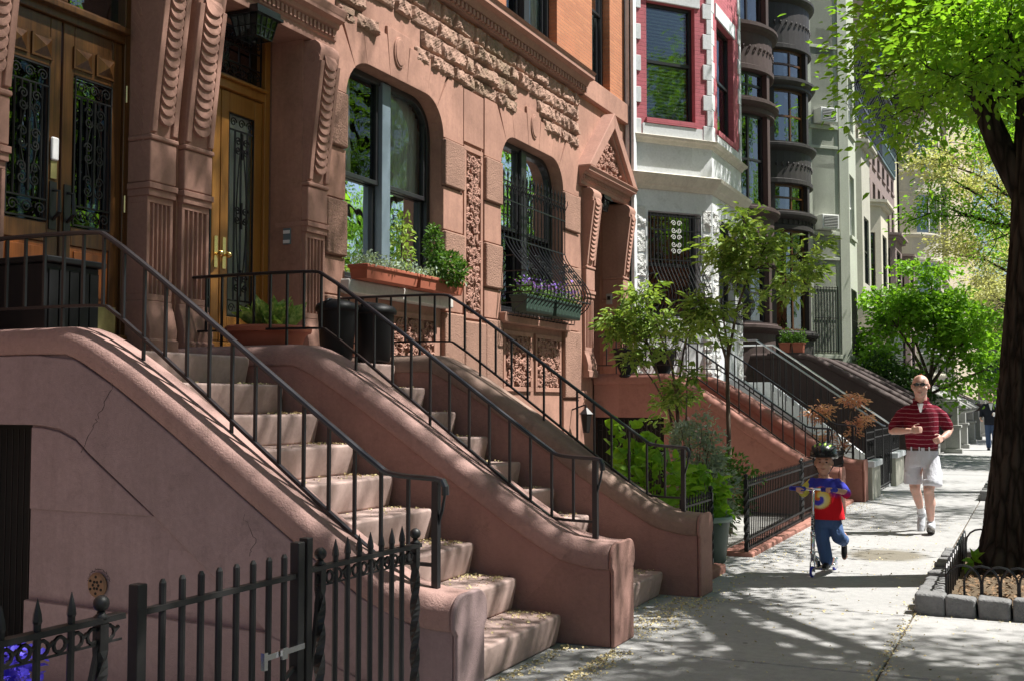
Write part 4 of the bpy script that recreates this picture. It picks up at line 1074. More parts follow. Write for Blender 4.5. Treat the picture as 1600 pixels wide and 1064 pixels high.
#@@FAR
# ------------------------------------------------------------------ house 4: white stone and crimson brick bay
h4 = thing('row_house', 'white stone house with a canted bay of crimson brick and toothed white corner stones', 'house', 'row houses', (-6.1, 20, 0))
def F_at(x, y, deg): return (x, y, math.sin(R(deg)), math.cos(R(deg)))
A0 = (-6.1, 17.5); FA = F_at(*A0, 40); LA = 1.70
A1 = (A0[0] + LA * FA[2], A0[1] + LA * FA[3]); FB_ = F_at(*A1, 0); LB = 2.15
A2 = (A1[0], A1[1] + LB); FC_ = F_at(*A2, -40)
wall(h4, 'brick_wall', 'redbrick', 0, LA, 6.05, HZ, [(.39, 1.37, 6.36, 8.38, 0), (.39, 1.37, 9.7, 11.7, 0), (.39, 1.37, 12.7, 14.4, 0)], FA, d=-.01)
wall(h4, 'brick_wall', 'redbrick', .0, LB, 6.05, HZ, [(.42, 1.62, 6.36, 8.38, 0), (.42, 1.62, 9.7, 11.7, 0), (.42, 1.62, 12.7, 14.4, 0)], FB_, d=-.01)
wall(h4, 'brick_wall', 'redbrick', 0, LA, 6.05, HZ, [], FC_, d=-.01)
wall(h4, 'stone_wall', 'white', 0, LA, 0, 6.05, [(.40, 1.45, 3.0, 4.78, 0), (.40, 1.45, .5, 1.6, 0)], FA, d=-.01)
wall(h4, 'stone_wall', 'white', .0, LB, 0, 6.05, [(.42, 1.62, 3.0, 4.78, 0)], FB_, d=-.01)
wall(h4, 'stone_wall', 'white', 0, LA, 0, 6.05, [], FC_, d=-.01)
mb = MB(); mb.box(-8, -6.12, 17.47, 22.6, 0, HZ); mb.obj('house_core', 'white', h4)
mb = MB(); mb.prism([(-6.2, 17.5), (A0[0], A0[1]), A1, A2, (-6.1, A2[1] + LA * .77), (-6.2, A2[1] + LA * .77)], HZ, HZ + .15, 2); mb.obj('roof', 'cream', h4)
def quoin_col(h, fr, u, z0, z1, w1, w2, hh, m, sgn=1, d=.012, name='corner_stones'):
    mb = MB(fr); z = z0; k = 0
    while z < z1 - .05:
        w = w1 if k % 2 else w2; a, b = (u, u + w) if sgn > 0 else (u - w, u)
        mb.box(a, b, -.03, d, z + .003, min(z + hh, z1) - .003); z += hh; k += 1
    return mb.obj(name, m, h, bevel=.006, seg=1)
quoin_col(h4, FA, .10, 6.06, HZ, .08, .17, .27, 'white'); quoin_col(h4, FA, LA + .005, 6.06, HZ, .10, .18, .27, 'white', -1); quoin_col(h4, FB_, -.005, 6.06, HZ, .12, .2, .29, 'white'); quoin_col(h4, FB_, LB + .005, 6.06, HZ, .12, .2, .29, 'white', -1)
for fr, ua, ub in ((FA, .39, 1.37), (FB_, .42, 1.62)):
    for z0, z1 in ((6.36, 8.38), (9.7, 11.7), (12.7, 14.4)):
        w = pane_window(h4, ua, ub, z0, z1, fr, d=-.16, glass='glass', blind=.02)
        mb = MB(fr); mb.box(ua - .02, ub + .02, -.1, .03, z0 - .09, z0 - .003); mb.obj('brick_sill', 'redbrick', h4)
        mb = MB(fr); mb.box(ua - .10, ub + .10, -.05, .015, z1 + .003, z1 + .26); mb.obj('lintel', 'white', h4, bevel=.01)
    mb = MB(fr); mb.box(.30, (LA if fr is FA else LB) - .2, -.02, .014, 6.07, 6.26); mb.obj('panel_below_window', 'white', h4)
    pane_window(h4, ua, ub + .06 if fr is FA else ub, 3.0, 4.78, fr, d=-.2, glass='glassd')
def bay_moulding(h, prof, m, name):
    L = LA; e = prof
    pts = [(A0, FA), (A1, None), (A2, None)]
    mb = MB(); n = len(prof)
    def off(dist):   # mitred outline
        n1 = (FA[3], -FA[2]); n2 = (1, 0); n3 = (FC_[3], -FC_[2]); k = math.tan(R(20))
        p0 = (A0[0] + n1[0] * dist, A0[1] + n1[1] * dist)
        p1 = (A1[0] + dist, A1[1] - dist * k); p2 = (A2[0] + dist, A2[1] + dist * k)
        e_ = (A2[0] + FC_[2] * L + n3[0] * dist, A2[1] + FC_[3] * L + n3[1] * dist)
        return [p0, p1, p2, e_]
    vs = []
    for d, z in prof:
        for x, y in off(d): vs.append((x, y, z))
    fs = [(i * 4 + j, i * 4 + j + 1, ((i + 1) % n) * 4 + j + 1, ((i + 1) % n) * 4 + j) for i in range(n) for j in range(3)]
    fs += [tuple(i * 4 for i in range(n)), tuple(i * 4 + 3 for i in range(n))[::-1]]
    mb.add(vs, fs); return mb.obj(name, m, h)
bay_moulding(h4, [(-.1, 5.93), (.02, 5.93), (.05, 5.98), (.10, 6.0), (.12, 6.04), (.07, 6.06), (-.1, 6.07)], 'cream', 'belt_course')
bay_moulding(h4, [(-.1, 5.14), (.02, 5.14), (.06, 5.20), (.09, 5.22), (.17, 5.33), (.19, 5.38), (.08, 5.42), (-.1, 5.43)], 'cream', 'belt_course')
def rockquoins(h, fr, u0, u1, seed):
    rs = [(2.0 + .41 * k, 2.405 + .41 * k) for k in range(7)]
    rocks(h, u0, u1, rs, fr, 'whiterock', 'rock_faced_pier', d0=-.02, dep=.06, wmin=.5, wmax=.9, seed=seed)
rockquoins(h4, FA, .02, .37, 1); rockquoins(h4, FA, 1.48, 1.69, 2); rockquoins(h4, FB_, .02, .40, 5); rockquoins(h4, FB_, 1.66, 2.1, 6)
for fr, a, b in ((FA, .42, 1.43), (FB_, .44, 1.60)):
    g = belly(h4, fr, a, b, 4.74, 3.95, 0, 2.98, .32, 14 if fr is FA else 12, spikes=False, name='window_grille', th=.009)
    mb = MB(fr); uc = (a + b) / 2
    for k in range(5):
        for s_ in (-1, 1): scroll(mb, uc + s_ * .055, 4.10 + .12 * k, .05, .045, 1.4, s_, (k % 2) * math.pi, .008)
    mb.obj('white_scrollwork', 'wframe', g)
mb = MB(); mb.box(-6.1, -5.96, 17.42, 17.56, 0, HZ - .1); mb.obj('edge_pilaster', 'white', h4)

# ---- bow-fronted houses
def bow_house(h, yc, r, xc, m, zs, y0, y1, wtrim, fancy=True, roof=HZ):
    """round bay; zs: list of (window bottom, window top)"""
    n = 20
    def ring(rr, z, a0=-80, a1=80): return [(xc + rr * math.cos(R(a0 + (a1 - a0) * i / n)), yc + rr * math.sin(R(a0 + (a1 - a0) * i / n)), z) for i in range(n + 1)]
    lv = []   # continuous bands
    z = 2.0; bands = []
    for zb, zt in zs: bands.append((z, zb)); z = zt
    bands.append((z, roof))
    for za, zb in bands:
        mb = MB(); prof = [(r, za), (r + .04, za + .02), (r + .04, za + .12), (r, za + .14), (r, zb - .24), (r + .10, zb - .18), (r + .14, zb - .12), (r + .14, zb - .06), (r + .06, zb - .03), (r + .06, zb), (r - .3, zb)]
        vs = []
        for rr, zz in prof: vs += ring(rr, zz)
        vs += ring(r - .3, za); prof = prof + [0]
        k = n + 1; mb.add(vs, [(i * k + j, i * k + j + 1, ((i + 1) % len(prof)) * k + j + 1, ((i + 1) % len(prof)) * k + j) for i in range(len(prof)) for j in range(n)])
        mb.obj('curved_band', m, h, smooth=False)
    # piers and curved windows
    wins = [(-58, -12), (-6, 40), (46, 76)]
    for zb, zt in zs:
        edges = [-80] + [q for w in wins for q in w] + [80]
        for a0, a1 in zip(edges[::2], edges[1::2]):
            mb = MB(); pl = [(xc + r * math.cos(R(a)), yc + r * math.sin(R(a))) for a in np.linspace(a0, a1, 4)] + [(xc + (r - .25) * math.cos(R(a)), yc + (r - .25) * math.sin(R(a))) for a in np.linspace(a1, a0, 4)]
            mb.prism(pl, zb, zt, 2); mb.obj('pier', m, h)
        for a0, a1 in wins:
            tr = zt - (.0 if zt - zb < 1.6 else .55)
            def cur(z0, z1, rr, th, A0_=a0, A1_=a1):
                q = np.linspace(A0_, A1_, 7); return [(xc + rr * math.cos(R(a)), yc + rr * math.sin(R(a))) for a in q] + [(xc + (rr - th) * math.cos(R(a)), yc + (rr - th) * math.sin(R(a))) for a in q[::-1]]
            mb = MB(); rr = r - .12
            for z0, z1 in ((zb, zb + .05), (zt - .06, zt), ((zb + zt) / 2 - .02, (zb + zt) / 2 + .03)): mb.prism(cur(z0, z1, rr, .06), z0, z1, 2)
            dq = math.degrees(.05 / r)
            for q0 in (a0, (a0 + a1) / 2 - dq / 2, a1 - dq): mb.prism(cur(0, 0, rr, .06, q0, q0 + dq), zb + .05, zt - .06, 2)
            w = mb.obj('window', wtrim, h)
            mb = MB(); mb.prism(cur(0, 0, rr - .03, .012), zb + .04, zt - .05, 2); mb.obj('pane', 'glassd', w)
            mb = MB(); mb.prism(cur(0, 0, rr - .3, .02), zb, zt, 2); mb.obj('interior', 'dark', w)
    if fancy:
        for (za, zb) in bands[1:]:
            mb = MB()
            for a in np.linspace(-70, 30, 16):
                q = ((za + zb) / 2 - .05); c = (xc + (r + .01) * math.cos(R(a)), yc + (r + .01) * math.sin(R(a)))
                mb.tube([(c[0] + .01, c[1] + .05 * math.cos(w_) * (1 - w_ * .12), q + .07 * math.sin(w_ + (a > 0)) * (1 - w_ * .12)) for w_ in [j * .7 for j in range(9)]], .014, 5)
            mb.obj('carved_frieze', m, h, smooth=True)
    wall(h, 'party_wall', m, y0, yc - r * .98, 0, roof, [], FR); wall(h, 'side_wall', m, yc + r * .98, y1, 0, roof, [(yc + r + .25, y1 - .35, 2.1, 4.6, .3), (yc + r + .25, y1 - .35, 6.0, 8.2, 0), (yc + r + .25, y1 - .35, 9.4, 11.4, 0)], FR)
    for z0, z1 in ((2.1, 4.6), (6.0, 8.2), (9.4, 11.4)): pane_window(h, yc + r + .25, y1 - .35, z0, z1, FR, d=-.2)
    wall(h, 'lower_wall', m, yc - r * .98, yc + r * .98, 0, 2.2, [], FR)
    mb = MB(); mb.box(-8, -6.4, y0, y1, 0, roof); mb.obj('house_core', m, h)
h5 = thing('row_house', 'chocolate brown house with a curved bay of tall windows above carved bands', 'house', 'row houses', (-6.1, 25, 0))
bow_house(h5, 25.1, 1.45, -6.75, 'chocolate', [(3.3, 4.6), (5.9, 7.95), (8.3, 8.9), (10.0, 12.0), (13, 14.4)], 22.62, 27.38, 'bronze')
h6 = thing('row_house', 'black painted house with a rounded bay, carved bands and brown casement windows', 'house', 'row houses', (-6.1, 30, 0))
bow_house(h6, 29.9, 1.45, -6.75, 'blackstone', [(3.4, 6.0), (6.5, 7.2), (8.3, 9.7), (10.0, 10.75), (12.2, 14.2)], 27.42, 32.38, 'oakdark')

# ---- sage stucco house with canted bay and air conditioners
h7 = thing('row_house', 'sage stucco house with plain sash windows and two air conditioners', 'house', 'row houses', (-6.1, 35, 0))
FG = F_at(-6.1, 32.7, 45); LG = 1.62; G1 = (-6.1 + LG * FG[2], 32.7 + LG * FG[3]); FH = F_at(*G1, 0)
wall(h7, 'stucco_wall', 'sage', 0, LG, 0, 14.6, [(.42, 1.25, 2.95, 4.95, 0), (.42, 1.22, 6.55, 8.42, 0), (.42, 1.18, 9.7, 11.45, 0), (.42, 1.18, 12.6, 13.9, 0)], FG)
wall(h7, 'stucco_wall', 'sage', 0, 1.9, 0, 14.6, [(.55, 1.5, 2.95, 4.95, 0), (.55, 1.5, 6.55, 8.42, 0), (.55, 1.5, 9.7, 11.45, 0)], FH)
wall(h7, 'stucco_wall', 'sage', 0, LG, 0, 14.6, [], F_at(G1[0], G1[1] + 1.9, -45))
mb = MB(); mb.box(-8, -6.14, 32.42, 37.4, 0, 14.6); mb.obj('house_core', 'sage', h7)
mb = MB(); mb.prism([(-6.3, 32.5), (-6.05, 32.5), (G1[0] + .12, G1[1] - .05), (G1[0] + .12, G1[1] + 1.95), (-6.05, 37.4), (-6.3, 37.4)], 14.6, 14.75, 2); mb.obj('cornice', 'blackstone', h7)
for fr, a, b in ((FG, .42, 1.22), (FH, .55, 1.5)):
    for z0, z1 in ((6.55, 8.42), (9.7, 11.45)):
        w = pane_window(h7, a, b, z0, z1, fr, fm='wframe', d=-.14, sill='sage', glass='glassd')
        mb = MB(fr); mb.box(a + .05, b - .05, -.155, -.145, z0 + (z1 - z0) * .55, z1 - .05); mb.obj('blind', 'blind', w)
    w = pane_window(h7, a, b + .03 if fr is FG else b, 2.95, 4.95, fr, fm='wframe', d=-.18, sill='sage')
    mb = MB(fr)
    for i in range(9): mb.tube([(a + .02 + (b - a) * i / 8, .02, 2.99), (a + .02 + (b - a) * i / 8, .02, 4.92)], .010, 4)
    for z in (3.05, 4.0, 4.9): mb.tube([(a, .02, z), (b + .03, .02, z)], .010, 4)
    mb.obj('window_bars', 'iron', w)
mb = MB(FG)
for u in (.38, 1.28):
    for k in range(4): pass
mb.box(1.34, LG + .04, -.05, .05, 0, 14.55); mb.obj('corner_pilaster', 'sage', h7)
mb = MB(FG)
for z in (5.7, 9.0, 12.0): mb.box(.05, 1.33, -.02, .04, z, z + .09)
mb.obj('string_course', 'sage', h7, bevel=.01)
for z, lb in ((9.72, 'upper white air conditioner in the sage house window'), (6.57, 'lower white air conditioner in the sage house window')):
    t = thing('air_conditioner', lb, 'air conditioner', None, (-5.5, 33.3, z))
    mb = MB(FG); mb.box(.50, 1.08, -.10, .36, z, z + .42); mb.obj('casing', 'wframe', t, bevel=.015)
    mb = MB(FG); mb.box(.56, 1.02, .362, .372, z + .05, z + .37); mb.obj('coil', 'black', t)
    mb = MB(FG)
    for k in range(7): mb.box(.55, 1.03, .372, .38, z + .06 + k * .045, z + .072 + k * .045)
    mb.obj('louvre', 'wframe', t)

# ---- farther houses
def far_house(y0, y1, m, label, bay, floors, corn='cornice', ztop=14.6, wm='bronze', ornate=True):
    h = thing('row_house', label, 'house', 'row houses', (-6.1, (y0 + y1) / 2, 0)); w = y1 - y0
    by0, by1 = bay[0], bay[1]; bx = bay[2]; zb0, zb1 = bay[3], bay[4]
    ops = []
    for (a, b) in floors:
        if b > zb1 or a < zb0:
            k = 3; ww = w / k
            for i in range(k): ops.append((y0 + ww * i + ww * .24, y0 + ww * (i + 1) - ww * .24, a, b))
    # wall pieces by storey
    cuts = [0] + [ (f1[1] + f2[0]) / 2 for f1, f2 in zip(floors[:-1], floors[1:])] + [ztop - .01]
    for (c0, c1) in zip(cuts[:-1], cuts[1:]):
        oo = [(o[0], o[1], o[2], o[3], 0) for o in ops if c0 < o[2] < c1]
        wall(h, 'facade_wall', m, y0 + .01, y1 - .01, c0, c1, oo, FR)
    for o in ops: pane_window(h, o[0], o[1], o[2], o[3], FR, fm=wm, d=-.16, sill=m)
    # oriel bay
    fr1 = F_at(-6.1, by0, 90 - 38) if False else None
    P0 = (-6.1, by0); P1 = (-6.1 + bx, by0 + bx * .75); P2 = (-6.1 + bx, by1 - bx * .75); P3 = (-6.1, by1)
    segs = [(P0, P1), (P1, P2), (P2, P3)]
    for a, b in segs:
        L = math.hypot(b[0] - a[0], b[1] - a[1]); fr = (a[0], a[1], (b[0] - a[0]) / L, (b[1] - a[1]) / L)
        cs = [zb0] + [(f1[1] + f2[0]) / 2 for f1, f2 in zip(floors[:-1], floors[1:]) if zb0 < (f1[1] + f2[0]) / 2 < zb1] + [zb1]
        for c0, c1 in zip(cs[:-1], cs[1:]):
            oo = [(L * .2, L * .8, f[0], f[1], 0) for f in floors if c0 < f[0] < c1 and f[1] < c1]
            wall(h, 'bay_wall', m, 0, L, c0, c1, oo, fr, t=.2)
            for o in oo: pane_window(h, o[0], o[1], o[2], o[3], fr, fm=wm, d=-.1)
    def cap(z0, z1, e, nm, grow_=0):
        mb = MB(); pl = [(P0[0], P0[1] - e), (P1[0] + e, P1[1] - e * .5), (P2[0] + e, P2[1] + e * .5), (P3[0], P3[1] + e)]
        if grow_:
            vs = [(P0[0], (by0 + by1) / 2 - .5, z0), (P0[0] + .1, (by0 + by1) / 2 - .3, z0), (P0[0] + .1, (by0 + by1) / 2 + .3, z0), (P0[0], (by0 + by1) / 2 + .5, z0)] + [(p[0], p[1], z1) for p in pl]
            mb.add(vs, [(0, 1, 2, 3), (7, 6, 5, 4), (0, 4, 5, 1), (1, 5, 6, 2), (2, 6, 7, 3), (3, 7, 4, 0)])
        else: mb.prism(pl, z0, z1, 2)
        mb.obj(nm, m, h)
    cap(zb1, zb1 + .12, .16, 'bay_cornice'); cap(zb1 + .12, zb1 + .22, .26, 'bay_cornice'); cap(zb0 - .12, zb0, .10, 'bay_base')
    if zb0 > 3: cap(zb0 - .75, zb0 - .12, .06, 'bay_bracket', 1)
    else: cap(0, zb0 - .12, .0, 'bay_foundation')
    # roof cornice with brackets
    mb = MB(); mb.box(-6.3, -6.02, y0 + .01, y1 - .01, ztop - 2.2, ztop - 2.08); mb.box(-6.3, -5.98, y0 + .01, y1 - .01, ztop - 1.35, ztop - 1.22); mb.box(-6.3, -5.55, y0 + .01, y1 - .01, ztop - .22, ztop - .08); mb.box(-6.3, -5.45, y0 + .01, y1 - .01, ztop - .08, ztop)
    mb.box(-6.3, -6.07, y0 + .012, y1 - .012, ztop - 2.08, ztop - .22)
    c = mb.obj('roof_cornice', corn, h, bevel=.01, seg=1)
    mb = MB(); n = int(w / .36)
    for i in range(n + 1):
        y = y0 + .08 + (w - .16) * i / n
        mb.prism([(-6.06, ztop - 1.2), (-6.0, ztop - 1.2), (-5.92, ztop - .85), (-5.72, ztop - .55), (-5.6, ztop - .23), (-6.06, ztop - .23)], y - .055, y + .055, 1)
        mb.box(-6.06, -6.0, y - .05, y + .05, ztop - 2.05, ztop - 1.4)
    mb.obj('cornice_brackets', corn, c)
    mb = MB(); mb.box(-9, -6.46, y0 + .01, y1 - .01, 0, ztop - .3); mb.obj('house_core', m, h)
    return h
FL = [(2.2, 4.6), (5.6, 7.9), (9.0, 10.9), (11.6, 12.25)]
far_house(37.42, 42.2, 'greige', 'grey green stone house beside the sage house, with bracketed bay and dark bracketed cornice', (38.2, 41.6, .9, 4.9, 10.2), FL)
far_house(42.2, 46.9, 'buff', 'pale buff house with a tall two-storey bay under the long dark cornice', (42.8, 46.4, .95, 5.0, 8.9), FL)
far_house(46.9, 51.9, 'mauve', 'mauve brown house with balustraded bay top under the long dark cornice', (47.5, 51.4, .95, 4.9, 8.3), FL)
far_house(51.9, 57.0, 'mauve', 'mauve brown house with teal painted cornice', (52.4, 56.5, 1.0, 2.1, 8.0), FL, corn='cornicet')
h12 = thing('row_house', 'white house with a round bay and deep dark roof cornice, partly behind pale leaves', 'house', 'row houses', (-6.1, 60, 0))
bow_house(h12, 60.6, 2.2, -6.4, 'buff', [(3.0, 5.0), (6.2, 8.6), (10.0, 12.0), (13.2, 15.0)], 57.02, 66, 'wframe', False, 16.6)
mb = MB(); mb.box(-6.3, -4.4, 57.02, 66, 16.6, 16.85)
mb.box(-6.3, -5.0, 57.02, 66, 16.1, 16.6)
for i in range(22): mb.box(-5.0, -4.55, 57.1 + i * .4, 57.25 + i * .4, 16.2, 16.6)
mb.obj('roof_cornice', 'blackstone', h12)
far_house(66.02, 72, 'mauve', 'brown house just beyond the white round bay', (66.6, 71.2, 1.0, 4.9, 10.0), FL)
far_house(72, 78, 'buff', 'pale house farther down the street beyond the brown one', (72.6, 77.2, 1.0, 4.9, 8.9), FL)
far_house(78, 84, 'greige', 'grey house near the end of the street', (78.6, 83.2, 1.0, 2.1, 8.9), FL)
# apartment block
ap = thing('apartment_building', 'tall plain beige brick apartment block rising behind the row houses', 'building', None, (-15, 105, 0))
wall(ap, 'street_wall', 'bbrick', 86, 125, 0, 52, [], (-5.5, 0, 0, 1))
mb = MB(); mb.box(-28, -5.86, 86, 125, 0, 52); mb.obj('end_wall', 'bbrick', ap)
FE = (-28, 86, 1, 0)
for z in np.arange(4, 49, 3.2):
    for x in (3.0, 17.5, 20):
        pane_window(ap, x, x + 1.2, float(z), float(z) + 1.7, FE, d=.06, fm='wframe', sill='cream')
# cross-street building closing the view
cb = thing('avenue_building', 'dark building with a long green awning closing the far end of the street', 'building', None, (10, 165, 0))
mb = MB(); mb.box(-30, 60, 165, 175, 0, 18); mb.obj('wall', 'mauve', cb)
mb = MB(); mb.box(-12, 24, 162.6, 165.0, 4.2, 7.6); mb.obj('awning', flat('dark_green_canvas', (.02, .045, .035), .8), cb)
mb = MB(); mb.box(-12, 24, 164.7, 165.02, .1, 4.0); mb.obj('shopfront', 'glassd', cb)
# ---- stoops further on
def rail2(st, y, x0, z0, x1, z1, m='iron', hb=.9, n=14, rm=None):
    mb = MB(); mb.tube([(x0 - 1.0, y, z0), (x0, y, z0), (x1, y, z1), (x1 + .05, y, z1 - .01)], .018, 6); rt = mb.obj('handrail', rm or m, st)
    for i in range(n):
        t = i / (n - 1); x = x0 + (x1 - x0) * t; z = z0 + (z1 - z0) * t; mb = MB(); mb.tube([(x, y, z - hb), (x, y, z)], .010, 4); mb.obj('baluster', m, rt)
sD = thing('stoop', 'pale grey stone stoop with handrails coloured as if sunlit in front of the crimson brick bay', 'stoop', 'far stoops', (-3, 20.6, 0))
steps(sD, 19.75, 21.7, 'litesto', n=9, x0=-2.75, z0=.2, run=.29, rise=.205, gap=.05)
for k in range(9):
    pass
railm = flat('sunlit_steel_rail', (.55, .55, .56), .3, .8)  # sunlight on the handrails put into a pale metal colour
rail2(sD, 19.8, -4.5, 2.66, -2.38, 1.17, rm=railm, n=18); rail2(sD, 21.65, -4.6, 2.66, -2.45, 1.15, rm=railm, n=18)
mb = MB(); mb.prism([(-6.1, 0), (-2.5, 0), (-2.5, .25), (-4.7, 1.95), (-6.1, 1.95)], 21.7, 21.86, 1); mb.obj('side_wall', 'white', sD)
mb = MB(); mb.prism([(-6.1, 0), (-2.5, 0), (-2.5, .25), (-4.7, 1.95), (-6.1, 1.95)], 19.6, 19.745, 1); mb.obj('side_wall', 'white', sD)
def solid_stoop(y0, y1, m, label, xe=-2.4, zt=2.62, ze=1.15, mc=None, xb=-4.4):
    st = thing('stoop', label, 'stoop', 'far stoops', (-3, (y0 + y1) / 2, 0))
    for a in (y0, y1 - .35):
        pa = chaikin([(-6.1, zt - .12), (xb - .12, zt - .12), (xb + .12, zt - .19), (xe + .42, ze + .02), (xe + .2, ze - .10), (xe, ze - .12)], 1)
        mb = MB(); mb.prism([(-6.1, 0), (xe - .02, 0)] + [(min(x, xe - .02), z) for x, z in pa[::-1]], a, a + .35, 1); w = mb.obj('cheek_wall', m, st)
        mb = MB(); mb.sweep(pa, coping_section(a, a + .35, .12)); mb.obj('coping', mc or m, w, smooth=True)
    steps(st, y0 + .35, y1 - .35, m, n=9, x0=-2.75)
    return st
solid_stoop(24.2, 26.6, 'chocolate', 'dark brown solid-walled stoop in front of the chocolate house')
solid_stoop(28.2, 30.6, 'chocolate', 'dark brown solid-walled stoop in front of the black painted house')
solid_stoop(37.6, 40.2, 'grey', 'grey stone stoop with square piers beyond the runner', ze=1.3)
solid_stoop(43.0, 45.6, 'grey', 'second grey stone stoop beyond the runner', ze=1.3)
solid_stoop(49.5, 52, 'chocolate', 'brown stoop near the distant man', ze=1.3)
# stone piers along the pavement
for i, y in enumerate((36.9, 40.9, 45.9, 50.5, 55.5, 60)):
    t = thing('gate_pier', ['square grey stone pier, nearest of the row beyond the runner', 'second square grey stone pier of the row beyond the runner', 'third square stone pier of the row beyond the runner', 'fourth square stone pier of the row beyond the runner', 'fifth square stone pier of the row, beside the distant man', 'farthest square stone pier of the row'][i], 'pier', 'stone piers', (-2.35, y, 0))
    mb = MB(); x = -2.35; mb.box(x - .26, x + .26, y - .26, y + .26, 0, .14); mb.box(x - .2, x + .2, y - .2, y + .2, .14, .78); mb.box(x - .25, x + .25, y - .25, y + .25, .78, .86); mb.obj('base', 'grey', t, bevel=.015)
    mb = MB(); mb.box(x - .15, x + .15, y - .15, y + .15, .86, 1.5); mb.box(x - .22, x + .22, y - .22, y + .22, 1.5, 1.6); mb.box(x - .17, x + .17, y - .17, y + .17, 1.6, 1.66); mb.obj('shaft', 'grey', t, bevel=.012)
wl = thing('garden_wall', 'long grey stone garden wall behind the row of piers', 'wall', None, (-3, 36, 0))
mb = MB(); mb.box(-6.0, -2.9, 36.5, 36.8, 0, 1.65); mb.box(-6.0, -2.85, 36.46, 36.84, 1.65, 1.75); mb.obj('cross_wall', 'grey', wl, bevel=.02)
mb = MB(); mb.box(-2.9, -2.7, 30.8, 36.5, 0, .35); mb.obj('low_wall', 'grey', wl, bevel=.02)
mb = MB(); mb.box(-2.45, -2.25, 61, 120, 0, 1.0); mb.obj('far_wall', 'grey', wl)
bp = thing('stoop_planter', 'stone trough of red geraniums on a grey pier beyond the runner', 'planter', None, (-3.3, 38.0, 1.6))
mb = MB(); mb.box(-3.9, -3.1, 37.2, 37.6, 2.0, 2.25); mb.box(-3.75, -3.25, 37.25, 37.55, 0, 2.0); mb.obj('pedestal', 'grey', bp, bevel=.02)
bush(bp, (-3.5, 37.4, 2.33), (.38, .2, .14), 700, .07, 'ivy'); bush(bp, (-3.5, 37.36, 2.40), (.36, .2, .12), 350, .06, 'redflower', 'flowers')

#@@STREET
# ------------------------------------------------------------------ iron fences
def picket(y, x, zt, r=.011, tip=.07, z0=.04, round_=False, m='ironold', par=None):
    mb = MB()
    if round_: mb.tube([(x, y, z0), (x, y, zt - .012), (x, y, zt)], [r, r, r * .5], 8)
    else: mb.tube([(x, y, z0), (x, y, zt - tip), (x, y, zt - tip + .008), (x, y, zt - tip * .6), (x, y, zt)], [r, r, r * 1.25, r * 1.05, .001], 6)
    return mb.obj('picket', m, par)
def post_ball(t, x, y, zt, tw=True, m='ironold', w=.017):
    mb = MB(); k = 40; vs = []
    for i in range(k + 1):
        z = zt * i / k; a = (i * .35 if tw and .15 < i / k < .9 else .785)
        for q in range(4): vs.append((x + w * 1.3 * math.cos(a + q * math.pi / 2), y + w * 1.3 * math.sin(a + q * math.pi / 2), z))
    mb.add(vs, [(i * 4 + j, i * 4 + (j + 1) % 4, (i + 1) * 4 + (j + 1) % 4, (i + 1) * 4 + j) for i in range(k) for j in range(4)])
    p = mb.obj('post', m, t)
    mb = MB(); mb.lathe([(.02, 0), (.022, .008), (.012, .016), (.012, .022)], (x, y, zt - .005), 10); mb.ball((x, y, zt + .04), .024, 8); mb.obj('ball_finial', m, p, smooth=True)
def scroll_frieze(t, x, y0, y1, z, m='ironold', sp=.06):
    mb = MB(); y = y0 + .03; i = 0
    while y < y1 - .02:
        mb.tube([(x, y + .021 * math.cos(q), z + .021 * math.sin(q)) for q in [j * math.pi / 5 for j in range(10)]], .006, 5, closed=True)
        mb.tube([(x, y + .021, z), (x, y + .039, z + .012)], .006, 4); y += sp
    mb.box(x - .004, x + .004, y0, y1, z - .030, z - .024)
    return mb.obj('scroll_frieze', m, t)
fA = thing('iron_fence', 'black spear-topped iron fence at the bottom left beside the near stoop, left of its gate', 'fence', 'near iron fence', (-2.46, 1.9, 0))
x = -2.46
mb = MB(); mb.box(x - .018, x + .018, 1.0, 2.52, .925, .942); mb.obj('top_rail', 'ironold', fA); mb = MB(); mb.box(x - .015, x + .015, 1.0, 2.52, .12, .135); mb.obj('bottom_rail', 'ironold', fA)
scroll_frieze(fA, x, 1.0, 2.52, .892)
for i in range(12): picket(2.33 - i * .118, x, 1.03, par=fA)
post_ball(fA, x, 2.44, .94)
mb = MB(); mb.tube([(x - .0, 2.43, .86), (x - .02, 2.28, .2)], .010, 5); mb.obj('stay', 'ironold', fA)
gA = thing('iron_gate', 'black iron gate with round-topped bars and a silvery latch beside the near stoop', 'gate', None, (-2.46, 3, 0))
mb = MB(); mb.box(x - .02, x + .02, 2.565, 2.605, .05, 1.015); mb.obj('hinge_stile', 'ironold', gA, bevel=.004); mb = MB(); mb.box(x - .02, x + .02, 3.365, 3.405, .05, 1.05); mb.obj('latch_stile', 'ironold', gA, bevel=.004)
for z in (.92, .15): mb = MB(); mb.box(x - .014, x + .014, 2.61, 3.36, z, z + .018); mb.obj('rail', 'ironold', gA)
for i in range(8): picket(2.69 + i * .088, x, 1.015, r=.012, round_=True, par=gA, z0=.1)
mb = MB(); mb.tube([(x + .0, 2.6, .2), (x, 3.37, .6)], .010, 5); mb.obj('brace', 'ironold', gA)
mb = MB(); mb.box(x + .016, x + .026, 3.16, 3.40, .665, .685); mb.box(x + .03, x + .045, 3.14, 3.16, .64, .70); mb.box(x + .03, x + .04, 3.25, 3.28, .655, .695); mb.obj('latch', 'chrome', gA)
fA2 = thing('iron_fence', 'black spear-topped iron fence between the gate and the end of the near stoop', 'fence', 'near iron fence', (-2.46, 3.9, 0))
mb = MB(); mb.box(x - .02, x + .02, 3.42, 3.455, .0, 1.06); mb.obj('gate_post', 'ironold', fA2, bevel=.004)
